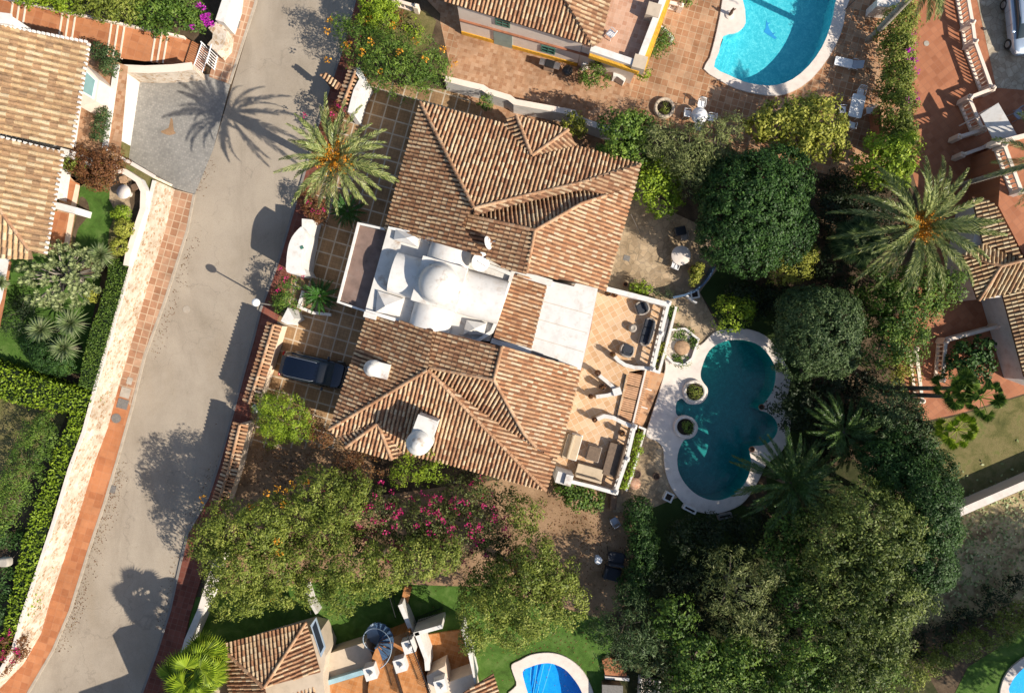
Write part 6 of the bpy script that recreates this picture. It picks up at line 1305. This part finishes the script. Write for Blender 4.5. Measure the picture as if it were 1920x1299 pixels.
for lab, px, py, r in (('dark pot nearest the villa roof at the top of the terrace',1140,549,.21),('terracotta rimmed pot beside the dark pot at the terrace top',1153,552,.20),('dark pot at the tip of the curved white wall beside the wicker armchair',1149,664,.19),
    ('dark pot at the upper end of the zigzag wall',1121,699,.20),('big dark pot between the arms of the zigzag wall',1130,725,.24),('small dark pot at the lower end of the zigzag wall',1108,743,.17),
    ('dark pot at the villa end of the lower curved white wall',1115,787,.17),('dark pot in the corner of the covered lounge',1166,812,.22)):
    pot(lab, px, py, r, .75, ZT, 'terracotta' if 'terracotta' in lab else 'pot_dark', 'leaf_rust', None, r*.6, .1)
pot('terracotta pot next to the yellow plant on the stone patio', 1300, 505, .30, .5, .02, 'terracotta')
pot('small orange pot among the grey pots by the villa corner', 1173, 533, .16, .3, .02, 'terracotta')
pot('dark round pot at the left of the lower stone patio', 1194, 889, .30, .35, .02, 'pot_dark')
pot('dark pot alone in the middle of the lower stone patio', 1231, 893, .24, .35, .02, 'pot_dark')
for i, (x, y) in enumerate(((1428,763),(1410,842))):
    pot(['pink stone bowl on the pool coping spur below the grey green tree', 'pink stone bowl on the lower right coping spur of the teal pool'][i], x, y, .2, .2, .12, 'terracotta')
# ring planters in the pool edge
for lab, cx, cy, r in (('white ring planter with green shrub above the pool steps',1303,734,.80), ('white ring planter with dark shrub below the pool steps',1285,800,.78)):
    q = P(cx, cy, .35); t = thing('ring_planter', lab, 'planter', (q.x, q.y, .12)); mb = MB()
    mb.lathe((q.x,q.y,0), [(r,-.6),(r,.35),(r-.06,.38),(r-.2,.38),(r-.22,.3)], 32, .5, False); mb.build('planter_ring', M['coping'], t)
    mb = MB(); mb.lathe((q.x,q.y,0), [(r-.2,.28),(.01,.3)], 24, .5, False); mb.build('soil', M['soil'], t)
    c, n, rr, s_ = crown_pts([(Vector((q.x,q.y,.45)), r*.62, r*.62, .4)], .15, .2, 1.5, .25); leaf_mesh('leaves', c, n, s_, .35, rr, 'leaf_olive' if 'green' in lab else 'leaf_mid', t, (q.x,q.y,.12))
# octagonal planter with stump
t = thing('octagonal_planter', 'white edged octagonal planter holding a sawn tree stump and pebbles', 'planter', (*P(1281,652,0).xy, .12))
op = [P(x, y, .5) for x, y in [(1254,619),(1285,616),(1310,636),(1298,672),(1283,684),(1262,680),(1247,664),(1247,640)]]
mb = MB(); mb.strip([p.xy for p in op], .14, 0, .5, True); mb.build('planter_edge', M['white'], t)
mb = MB(); mb.prism([p.xy for p in op], .1, .3); mb.build('pebbles', M['pebble'], t)
q = P(1280,652,.55); mb = MB(); mb.lathe((q.x,q.y,0), [(.54,.2),(.5,.5),(.46,.56),(.01,.57)], 22, .5); mb.build('stump', M['stump'], t)
for lab, pts in (('green_ground_plants', [(1270,625,.35,12,.2),(1290,628,.35,12,.2),(1300,645,.35,10,.2)]), ('green_ground_plants', [(1280,676,.35,12,.2),(1268,672,.3,9,.18)])):
    bl = [(P(x, y, z), r/S, r/S, rz) for x, y, z, r, rz in pts]; c, n, rr, s_ = crown_pts(bl, .12, .16, 1.3, .25); leaf_mesh('ground_plants', c, n, s_, .5, rr, 'leaf_mid', t, (*P(1281,652,0).xy, .12))
# square flower boxes
def flower_box(label, px, py, w, l, ang, z=.0, h=.45, mat='white'):
    q = P(px, py, h); t = thing('flower_box', label, 'planter', (q.x, q.y, z), math.radians(ang)); mb = MB()
    for s_ in (-1, 1): mb.box((s_*(w/2-.05), 0, h/2), (.1, l, h)); mb.box((0, s_*(l/2-.05), h/2), (w-.2, .1, h-.004))
    mb.build('box_sides', M[mat], t, world=False); mb = MB(); mb.box((0,0,h*.4), (w-.2,l-.2,h*.7)); mb.build('soil', M['soil'], t, world=False)
flower_box('square white edged flower box by the curved wall above the pool', 1303, 551, .62, .62, 10)
flower_box('square white box on the lower left rim of the pool terrace', 1254, 932, .62, .62, -25)
flower_box('long narrow white box on the lower rim of the pool terrace', 1294, 955, .95, .35, -27)
flower_box('dark long box hidden in shade under the lower pool rim', 1360, 968, .95, .35, 12, mat='iron')
# wicker seats
def wicker_seat(name, label, px, py, rz, w, d, cat):
    q = P(px, py, ZT+.5); t = thing(name, label, cat, (q.x, q.y, ZT), math.radians(rz)); mb = MB(); n = 22; out, inn = [], []
    for k in range(n+1):                     # wrap-round back and arms, open towards -x
        a = -2.35 + 4.7*k/n; ex = 2.6; cx = math.copysign(abs(math.cos(a))**(2/ex), math.cos(a)); sy = math.copysign(abs(math.sin(a))**(2/ex), math.sin(a))
        out.append(Vector((cx*d/2, sy*w/2, 0))); inn.append(Vector((cx*(d/2-.11), sy*(w/2-.11), 0)))
    rings = []
    for k in range(n+1):
        hh = .48+.26*max(0, math.cos(-2.35+4.7*k/n)); o_, i_ = out[k], inn[k]
        rings.append([o_, o_*1.03+Vector((0,0,hh*.6)), o_+Vector((0,0,hh)), i_+Vector((0,0,hh)), i_])
    mb.loft(rings, .5); mb.rbox((-.05,0,.2), (d-.16,w-.18,.3), .1); mb.build('wicker_frame', M['wicker'], t, world=False)
    mb = MB()
    k = 1 if w < 1.2 else 3
    for i in range(k): mb.rbox((-.05, (i-(k-1)/2)*(w-.28)/k, .42), (d-.26, (w-.28)/k-.02, .14), .08)
    mb.build('seat_cushion', M['cushion'], t, world=False)
    mb = MB(); mb.rbox((d/2-.2,0,.58), (.14,w-.34,.32), .06); mb.build('back_cushion', M['cushion'], t, world=False)
    return t
wicker_seat('armchair', 'wicker armchair with charcoal cushion at the top of the terrace seating group', 1204, 577, 20, .95, .9, 'armchair')
wicker_seat('armchair', 'wicker armchair with charcoal cushion at the lower end of the terrace seating group', 1176, 657, -110, .98, .92, 'armchair')
wicker_seat('sofa', 'long wicker sofa with charcoal cushions along the outer terrace wall', 1214, 622, -15.6, 1.95, .85, 'sofa')
q = P(1187,615,ZT+.4); t = thing('side_table', 'low dark round wicker table with a candle tray in front of the sofa', 'table', (q.x,q.y,ZT)); mb = MB(); mb.lathe((0,0,0), [(.26,0),(.30,.2),(.27,.38),(.26,.4),(.01,.4)], 20, .5); mb.build('table_body', M['wicker'], t, world=False)
mb = MB(); mb.lathe((0,0,0), [(.17,.405),(.18,.44),(.15,.44),(.14,.42),(.01,.42)], 16, .5); mb.build('tray', M['concrete_lid'], t, world=False)
# covered lounge
def bench(name, label, px, py, w, l, h, ang, seat, frame, cat, back=0, z=ZT):
    q = P(px, py, z+h); t = thing(name, label, cat, (q.x, q.y, z), math.radians(ang)); mb = MB()
    for sx in (-1, 1):
        for sy in (-1, 1): 
            l_ = MB(); l_.box((sx*(w/2-.06), sy*(l/2-.06), (h-.12)/2), (.07,.07,h-.12)); l_.build('leg', M[frame], t, world=False)
    mb.box((0,0,h-.09), (w,l,.06)); mb.build('seat_frame', M[frame], t, world=False); mb = MB(); mb.rbox((0,0,h), (w-.08,l-.06,.13), .07); mb.build('cushion', M[seat], t, world=False)
    if back: mb = MB(); mb.rbox((back*(w/2-.1),0,h+.22), (.18,l-.1,.36), .07); mb.build('back_cushion', M[seat], t, world=False)
    return t
bench('bench', 'cream cushioned bench beside the villa roof at the covered lounge', 1077, 838, .75, 1.75, .45, -15.6, 'cushion_tan', 'plastic', 'bench', -1)
bench('bench', 'narrow tan slatted bench tucked against the villa eave in the lounge', 1063, 836, .4, 1.7, .5, -15.6, 'cushion_tan', 'wood', 'bench')
bench('sofa', 'brown covered sofa along the outer wall of the lounge', 1150, 862, 1.15, 2.3, .45, -15.6, 'cushion_brown', 'wood', 'sofa', 1)
bench('sofa', 'tan striped sofa along the lower wall of the lounge', 1105, 886, .95, 1.9, .45, 74.4, 'cushion_tan', 'wood', 'sofa', -1)
t = bench('coffee_table', 'square brown coffee table with pale rim between the lounge sofas', 1113, 850, .95, 1.05, .42, -15.6, 'cushion_brown', 'concrete_lid', 'table')
# patio under the trees
q = P(1277,479,.75); t = thing('round_table', 'round pale stone table on the patio under the large tree', 'table', (q.x,q.y,.02)); mb = MB(); mb.lathe((0,0,0), [(.3,0),(.25,.1),(.12,.2),(.12,.6),(.3,.68)], 16, .5); mb.build('pedestal', M['concrete_lid'], t, world=False)
mb = MB(); mb.lathe((0,0,0), [(.62,.66),(.67,.68),(.67,.74),(.64,.76),(.01,.765)], 30, .5); mb.build('table_top', M['coping'], t, world=False)
def garden_chair(name, label, px, py, rz, mat='plastic', z=0.03, group=None, s_=1.0):
    q = P(px, py, z+.45); t = thing(name, label, 'chair', (q.x, q.y, z), math.radians(rz), group); t.scale = (s_,)*3
    for sx in (-1,1):
        for sy in (-1,1): mb = MB(); mb.tube([(sx*.21, sy*.21, 0), (sx*.19, sy*.19, .42)], .022, 6); mb.build('leg', M[mat], t, world=False)
    mb = MB(); mb.rbox((0,0,.43), (.46,.46,.04), .07); mb.build('seat', M[mat], t, world=False)
    mb = MB()
    for k in range(5): mb.tube([(.22, -.17+.085*k, .44), (.30, -.18+.09*k, .84)], .018, 5)
    mb.tube([(.22,-.21,.44),(.31,-.23,.82),(.32,0,.87),(.31,.23,.82),(.22,.21,.44)], .025, 6); mb.build('backrest', M[mat], t, world=False)
    for s2 in (-1,1): mb = MB(); mb.tube([(.27,s2*.25,.66),(-.1,s2*.27,.66),(-.2,s2*.25,.62),(-.2,s2*.22,.42)], .022, 6); mb.build('armrest', M[mat], t, world=False)
    return t
garden_chair('garden_chair', 'white folding chair beside the round stone table', 1266, 497, -110)
garden_chair('garden_chair', 'pale wicker chair above the round stone table in the shade', 1283, 444, 95, 'wicker')
q = P(1276,433,.9); t = thing('barbecue', 'black square barbecue in deep shade above the round stone table', 'barbecue', (q.x,q.y,.02), .2); mb = MB(); mb.rbox((0,0,.8), (.75,.6,.3), .08); mb.build('grill_box', M['black'], t, world=False)
for sx in (-1,1):
    for sy in (-1,1): mb = MB(); mb.box((sx*.3, sy*.22, .32), (.05,.05,.64)); mb.build('leg', M['black'], t, world=False)
t = thing('flue_pipe', 'thin leaning metal poles against the villa wall on the patio', 'pole', (*P(1190,420,0).xy, 0)); mb = MB(); mb.tube([P(1183,402,2.4), P(1200,437,.05)], .02, 5); mb.build('pole', M['chrome'], t)
# dark covered tub, bench and table in the yard
q = P(1156,1046,.7); t = thing('garden_swing', 'dark padded swing seat in the shaded yard beside the hedge', 'swing seat', (q.x,q.y,.02), math.radians(-8)); mb = MB(); mb.rbox((0,0,.62), (1.15,.75,.25), .2); mb.build('seat', M['cushion'], t, world=False)
mb = MB(); mb.rbox((0,-.42,.85), (1.1,.16,.45), .08); mb.build('backrest', M['cushion'], t, world=False)
for s_ in (-1,1): mb = MB(); mb.tube([(s_*.6,-.5,0),(s_*.6,0,1.1),(s_*.6,.5,0)], .03, 6); mb.build('frame_side', M['black'], t, world=False)
bench('bench', 'black padded bench below the swing seat in the shaded yard', 1148, 1076, 1.2, .9, .5, -15.6, 'cushion', 'black', 'bench', -1, 0.02)
q = P(1122,1050,.7); t = thing('side_table', 'small round white metal table in the brown yard', 'table', (q.x,q.y,.02)); mb = MB(); mb.lathe((0,0,0), [(.26,.66),(.27,.7),(.2,.71),(.08,.72),(.01,.72)], 20, .5); mb.build('table_top', M['plastic'], t, world=False)
mb = MB(); mb.lathe((0,0,0), [(.18,0),(.03,.05),(.03,.66)], 10, .5); mb.build('pedestal', M['plastic'], t, world=False)
bench('bench', 'wooden garden bench below the lower lounge corner', 1150, 940, .5, 1.1, .45, -5, 'wood', 'wood', 'bench', 0, .02)
garden_chair('garden_chair', 'grey canvas chair in the shaded brown yard', 1152, 977, -60, 'grey_plastic')
q = P(1190,907,.5); t = thing('round_table', 'low round pink table half hidden by the lounge climbers', 'table', (q.x,q.y,.02)); mb = MB(); mb.lathe((0,0,0), [(.2,0),(.15,.1),(.15,.4),(.4,.42),(.42,.48),(.01,.49)], 22, .5); mb.build('table_body', M['terr_pink'], t, world=False)
# top pool furniture
def lounger(label, px, py, rz, mat='plastic'):
    q = P(px, py, .35); t = thing('sun_lounger', label, 'sun lounger', (q.x, q.y, .02), math.radians(rz))
    mb = MB(); mb.rbox((-.3,0,.32), (1.25,.62,.05), .08); mb.build('seat', M[mat], t, world=False)
    mb = MB(); vs = [(.34,-.3,.33),(.34,.3,.33),(.95,.28,.68),(.95,-.28,.68)]; mb.add([Vector(v) for v in vs]+[Vector(v)-Vector((0,0,.04)) for v in vs], [(3,2,1,0)[::-1],(4,5,6,7)[::-1],(0,1,5,4),(1,2,6,5),(2,3,7,6),(3,0,4,7)]); mb.build('backrest', M['grey_plastic'], t, world=False)
    for sx in (-.8,.25):
        for sy in (-.26,.26): mb = MB(); mb.box((sx,sy,.15), (.05,.05,.3)); mb.build('leg', M[mat], t, world=False)
    for sy in (-1,1): mb = MB(); mb.tube([(.2,sy*.32,.3),(.25,sy*.34,.5),(.6,sy*.34,.5),(.7,sy*.32,.36)], .022, 6); mb.build('armrest', M[mat], t, world=False)
lounger('white plastic sun lounger with grey backrest beside the curved pool', 1590, 119, -13)
q = P(1607,199,.74); t = thing('dining_table', 'white rectangular dining table near the flowering hedge', 'table', (q.x,q.y,.02), math.radians(-13)); mb = MB(); mb.rbox((0,0,.72), (.92,1.6,.04), .12); mb.build('table_top', M['plastic'], t, world=False)
for sx in (-.36,.36):
    for sy in (-.65,.65): mb = MB(); mb.tube([(sx,sy,0),(sx*.95,sy*.95,.7)], .03, 6); mb.build('leg', M['plastic'], t, world=False)
garden_chair('garden_chair', 'white plastic chair at the upper end of the white dining table', 1614, 173, 75)
garden_chair('garden_chair', 'white plastic chair on the left side of the white dining table', 1580, 206, 178)
garden_chair('garden_chair', 'white plastic chair on the right side of the white dining table', 1631, 207, 5)
garden_chair('garden_chair', 'white plastic chair at the lower end of the white dining table', 1597, 235, -105)
garden_chair('garden_chair', 'white plastic chair alone on the pink roof terrace of the top house', 1145, 63, -40, 'plastic', 3.03)
q = P(1311,217,.75); t = thing('patio_table', 'white round table ringed by white chairs under the pale conifer', 'table', (q.x,q.y,.02)); mb = MB(); mb.lathe((0,0,0), [(.04,0),(.04,.7),(.55,.71),(.57,.74),(.01,.75)], 20, .5); mb.build('table_body', M['plastic'], t, world=False)
for i, a in enumerate((80, 170, 265, 350)):
    px, py = 1311+22*math.cos(math.radians(a)), 217-22*math.sin(math.radians(a)); garden_chair('garden_chair', ['white chair above the round table by the pale conifer','white chair left of the round table by the pale conifer','white chair below the round table by the pale conifer','white chair right of the round table by the pale conifer'][i], px, py, a)
q = P(1246,202,.3); t = thing('round_planter', 'round stone ring planter with small plants on the poolside paving', 'planter', (q.x,q.y,.02)); mb = MB(); mb.lathe((0,0,0), [(.72,0),(.72,.28),(.68,.32),(.52,.32),(.5,.2)], 28, .5, False); mb.build('planter_ring', M['beige'], t, world=False)
mb = MB(); mb.lathe((0,0,0), [(.51,.18),(.01,.2)], 20, .5, False); mb.build('soil', M['soil'], t, world=False)
c, n, rr, s_ = crown_pts([(Vector((0,0,.25)), .34, .34, .2)], .1, .14, 1.0, .3); o = leaf_mesh('leaves', c, n, s_, .5, rr, 'leaf_olive', t)
q = P(1031,119,.9); t = thing('gas_grill', 'metal gas grill with dark lid against the wall of the top house', 'grill', (q.x,q.y,.02), math.radians(-16)); mb = MB(); mb.rbox((0,0,.78), (.65,.5,.22), .06); mb.build('lid', M['black'], t, world=False)
mb = MB(); mb.box((-.52,0,.78), (.38,.45,.05)); mb.box((.52,0,.78), (.38,.45,.05)); mb.build('side_shelf', M['chrome'], t, world=False); mb = MB(); mb.box((0,0,.36), (.7,.45,.62)); mb.build('cabinet', M['chrome'], t, world=False)
q = P(1064,133,.7); t = thing('kettle_barbecue', 'round black kettle barbecue beside the gas grill', 'barbecue', (q.x,q.y,.02)); mb = MB(); mb.lathe((0,0,0), [(.05,.45),(.3,.52),(.38,.65),(.34,.78),(.2,.88),(.02,.92)], 20, .5); mb.build('kettle', M['black'], t, world=False)
for k in range(3): mb = MB(); a = 2*PI*k/3; mb.tube([(.3*math.cos(a),.3*math.sin(a),0),(.2*math.cos(a),.2*math.sin(a),.55)], .02, 5); mb.build('leg', M['chrome'], t, world=False)
q = P(1371,24,.5); t = thing('garden_statue', 'small dark bronze figure on a round base on the coping spur of the top pool', 'statue', (q.x,q.y,.12)); mb = MB(); mb.lathe((0,0,0), [(.3,0),(.3,.06),(.27,.08),(.01,.08)], 22, .5); mb.build('base', M['coping'], t, world=False)
mb = MB(); mb.tube([(0,0,.08),(.03,.02,.35),(-.02,0,.6),(.0,.02,.8)], [.09,.12,.10,.05], 8); mb.tube([(.02,0,.62),(.22,.1,.72)], [.05,.03], 6); mb.lathe((0,.02,.86), [(.03,-.07),(.08,0),(.02,.08)], 10); mb.build('figure', M['pot_dark'], t, world=False)
q = P(1589,14,.5); t = thing('pool_shower', 'thin black metal shower post at the right side of the top pool', 'shower', (q.x,q.y,.02)); mb = MB(); mb.tube([(0,0,0),(0,0,2.0),(-.15,.06,2.15),(-.35,.1,2.1)], .03, 6); mb.build('pipe', M['black'], t, world=False); mb = MB(); mb.lathe((-.35,.1,2.0), [(.08,0),(.02,.1)], 10); mb.build('shower_head', M['black'], t, world=False)
# fish shaped mosaic on the pool floor
ds = [(1437,37),(1436,52),(1432,60),(1440,66),(1447,70),(1453,74),(1457,71),(1450,66),(1455,61),(1449,63),(1443,56),(1440,46),(1446,43),(1439,43)]
mb = MB(); q = [P(x, y, -1.48).xy for x, y in ds]; mb.sheet(q, -1.488); struct('pool_floor_emblem', mb, plain('blue_mosaic_emblem', (.10,.36,.70), .5))
# garden table and stools, left garden
q = P(232,360,ZL+.7); t = thing('round_table', 'round cream stone table in the raised left garden', 'table', (q.x,q.y,ZL+.03)); mb = MB(); mb.lathe((0,0,0), [(.2,0),(.16,.6),(.44,.64),(.46,.7),(.01,.71)], 24, .5); mb.build('table_body', M['coping'], t, world=False)
for lab, x, y, w_ in (('brown wooden stool above the round cream garden table', 231, 337, .5), ('dark brown stool right of the round cream garden table', 252, 351, .42)):
    q = P(x, y, ZL+.45); t = thing('garden_stool', lab, 'stool', (q.x,q.y,ZL+.03), .3); mb = MB(); mb.rbox((0,0,.42), (w_,w_,.08), .12); mb.build('seat', M['stump'] if 'dark' not in lab else M['wood'], t, world=False)
    for sx in (-1,1):
        for sy in (-1,1): mb = MB(); mb.box((sx*.15,sy*.15,.2), (.05,.05,.4)); mb.build('leg', M['wood'], t, world=False)
q = P(5,1055,ZL+.4); mb = MB(); mb.rbox((q.x,q.y,ZL+.2), (.75,.6,.4), .2); tag(mb.build('boulder', M['concrete_lid'], None, loc=(q.x,q.y,ZL)), 'grey rounded stone in the dark bushes at the left edge', 'stone')
garden_chair('garden_chair', 'pale blue canvas chair in the shade beside the grey canopy', 1908, 215, 40, 'grey_plastic', .03, None, 1.3)
# satellite dishes on the white roof
def dish(label, px, py, z, r, aim, tilt):
    q = P(px, py, z); t = thing('satellite_dish', label, 'satellite dish', (q.x, q.y, z-.7)); mb = MB(); mb.tube([(0,0,-.1),(0,0,.7)], .03, 6); mb.build('mast', M['chrome'], t, world=False)
    d = Vector((math.cos(tilt)*math.cos(aim), math.cos(tilt)*math.sin(aim), math.sin(tilt))); a = d.cross(Vector((0,0,1))).normalized(); b_ = a.cross(d)
    mb = MB(); c0 = Vector((0,0,.7)); rings = [[c0 + d*(.22*(rr/r)**2*r) + (a*math.cos(2*PI*k/24)+b_*1.08*math.sin(2*PI*k/24))*rr for k in range(24)] for rr in (r, r*.8, r*.55, r*.3, .01)]
    rings2 = [[p - d*.02 for p in rg] for rg in reversed(rings)]; mb.loft(rings[::-1] + rings2[::-1], .5, False); mb.build('reflector', M['white'], t, world=False)
    mb = MB(); tip = c0 + d*r*1.1 - b_*r*.1; mb.tube([c0-b_*r, tip], .018, 5); mb.tube([tip-d*.02, tip+d*.1], .045, 8); mb.build('feed_arm', M['chrome'], t, world=False)
dish('smaller white satellite dish standing above the tiled roof edge', 913, 456, 5.5, .42, math.radians(10), .45)
dish('larger white satellite dish lying over the rusty corner of the white roof', 900, 490, 5.0, .60, math.radians(-40), .95)
# aerial
q = P(800,452,5.6); t = thing('tv_aerial', 'thin television aerial beside the small white roof pyramid', 'aerial', (q.x,q.y,4.0)); mb = MB(); mb.tube([(0,0,0),(0,0,2.2)], .02, 5); mb.tube([(-.5,-.1,2.1),(.5,.1,2.1)], .012, 4)
for k in range(5): mb.tube([(-.4+.2*k,-.2,2.1),(-.4+.2*k,.2,2.1)], .008, 4)
mb.build('mast', M['chrome'], t, world=False)
# spiral staircase
q = P(712,1197,1.5); t = thing('spiral_staircase', 'blue metal spiral staircase beside the beige flat roof', 'staircase', (q.x,q.y,.02)); mb = MB(); mb.tube([(0,0,0),(0,0,2.9)], .06, 8); mb.build('centre_pole', M['steel_blue'], t, world=False)
for k in range(15):
    a = math.radians(-95-22*k); a2 = a-math.radians(24); z = .17+k*.17; r_ = 1.05; mb = MB()
    vs = [Vector((.07*math.cos(a),.07*math.sin(a),z)), Vector((r_*math.cos(a),r_*math.sin(a),z)), Vector((r_*math.cos((a+a2)/2),r_*math.sin((a+a2)/2),z)), Vector((r_*math.cos(a2),r_*math.sin(a2),z))]
    mb.add(vs+[v-Vector((0,0,.05)) for v in vs], [(3,2,1,0),(4,5,6,7),(0,1,5,4),(1,2,6,5),(2,3,7,6)]); mb.build('step', M['steel_blue'] if k > 6 else M['steel_pale'], t, world=False)
mb = MB(); pts = [(1.07*math.cos(math.radians(-95-11*k)), 1.07*math.sin(math.radians(-95-11*k)), 1.05+k*.085) for k in range(31)]; mb.tube(pts, .028, 6)
mb.build('handrail', M['steel_pale'], t, world=False); mb = MB()
for k in range(0, 31): p = pts[k]; mb.tube([(p[0],p[1],p[2]-.9),p], .012, 4)
mb.build('rail_bars', M['steel_blue'], t, world=False)
# bottom pool side items
t = thing('deck_steps', 'orange tiled steps with white front edge beside the bottom blue pool', 'steps', (*P(1150,1245,0).xy, 0)); mb = MB(); mb.prism(pxs([(1128,1234),(1140,1228),(1160,1236),(1175,1262),(1134,1262)]), 0, .3); mb.build('tiled_top', M['pave_l2'], t)
mb = MB(); mb.prism(pxs([(1133,1262),(1178,1266),(1178,1271),(1133,1267)]), 0, .4); mb.build('white_edge', M['white'], t)
t = thing('storage_box', 'grey flat topped storage box at the bottom edge beside the lawn', 'box', (*P(1148,1295,0).xy, 0)); mb = MB(); mb.prism([P(x, y, .8).xy for x, y in [(1131,1285),(1166,1287),(1166,1330),(1131,1330)]], 0, .8); mb.build('box_body', M['wood'], t); mb = MB(); mb.prism([P(x, y, .86).xy for x, y in [(1129,1283),(1168,1285),(1168,1332),(1129,1332)]], .8, .86); mb.build('lid', M['iron'], t)
t = thing('dry_stone_bed', 'narrow pebble bed with pale side walls at the bottom edge', 'bed', (*P(1215,1285,0).xy, 0)); mb = MB(); mb.prism(pxs([(1198,1266),(1234,1272),(1226,1360),(1194,1360)]), 0, .25); mb.build('pebbles', M['pebble'], t)
mb = MB(); mb.strip(pxs([(1199,1264),(1193,1360)]), .16, 0, .6); mb.build('side_wall', M['white'], t); mb = MB(); mb.strip(pxs([(1235,1270),(1227,1360)]), .12, 0, .5); mb.build('side_wall', M['white'], t)

# ---------------------------------------------------------------- repeats of one kind share a group phrase
GN = {'plant_pot': 'pots around the villa terrace', 'garden_chair': 'garden chairs around the houses', 'balustrade': 'balustrades of the neighbouring terraces', 'house': 'houses around the villa', 'date_palm': 'palms with feathery fronds',
      'fan_palm': 'fan palms of the gardens', 'yucca': 'yuccas in the left garden', 'shrub': 'shrubs of the gardens', 'hedge': 'hedges of the gardens', 'olive_tree': 'olive coloured trees below the villa', 'large_tree': 'large trees at the lower right', 'parked_car': 'parked cars',
      'tiled_wall': 'tiled street walls', 'white_terrace_wall': 'white walls of the terrace', 'planter_trough_wall': 'planter walls of the terrace', 'metal_fence': 'metal fences on the lawn', 'flowering_shrub': 'flowering shrubs along the street',
      'inspection_cover': 'square covers in the paving', 'manhole_cover': 'round covers in the paving', 'satellite_dish': 'satellite dishes on the white roof', 'flower_box': 'boxes around the pool rim', 'topiary': 'clipped topiary bushes'}
from collections import Counter
tops = [o for o in bpy.data.objects if o.parent is None and 'category' in o]
base_name = lambda o: o.name.split('.')[0]
cnt = Counter(base_name(o) for o in tops)
for o in tops:
    n_ = base_name(o)
    if cnt[n_] > 1 and 'group' not in o: o['group'] = GN.get(n_, n_.replace('_', ' ') + ' pieces around the villa')
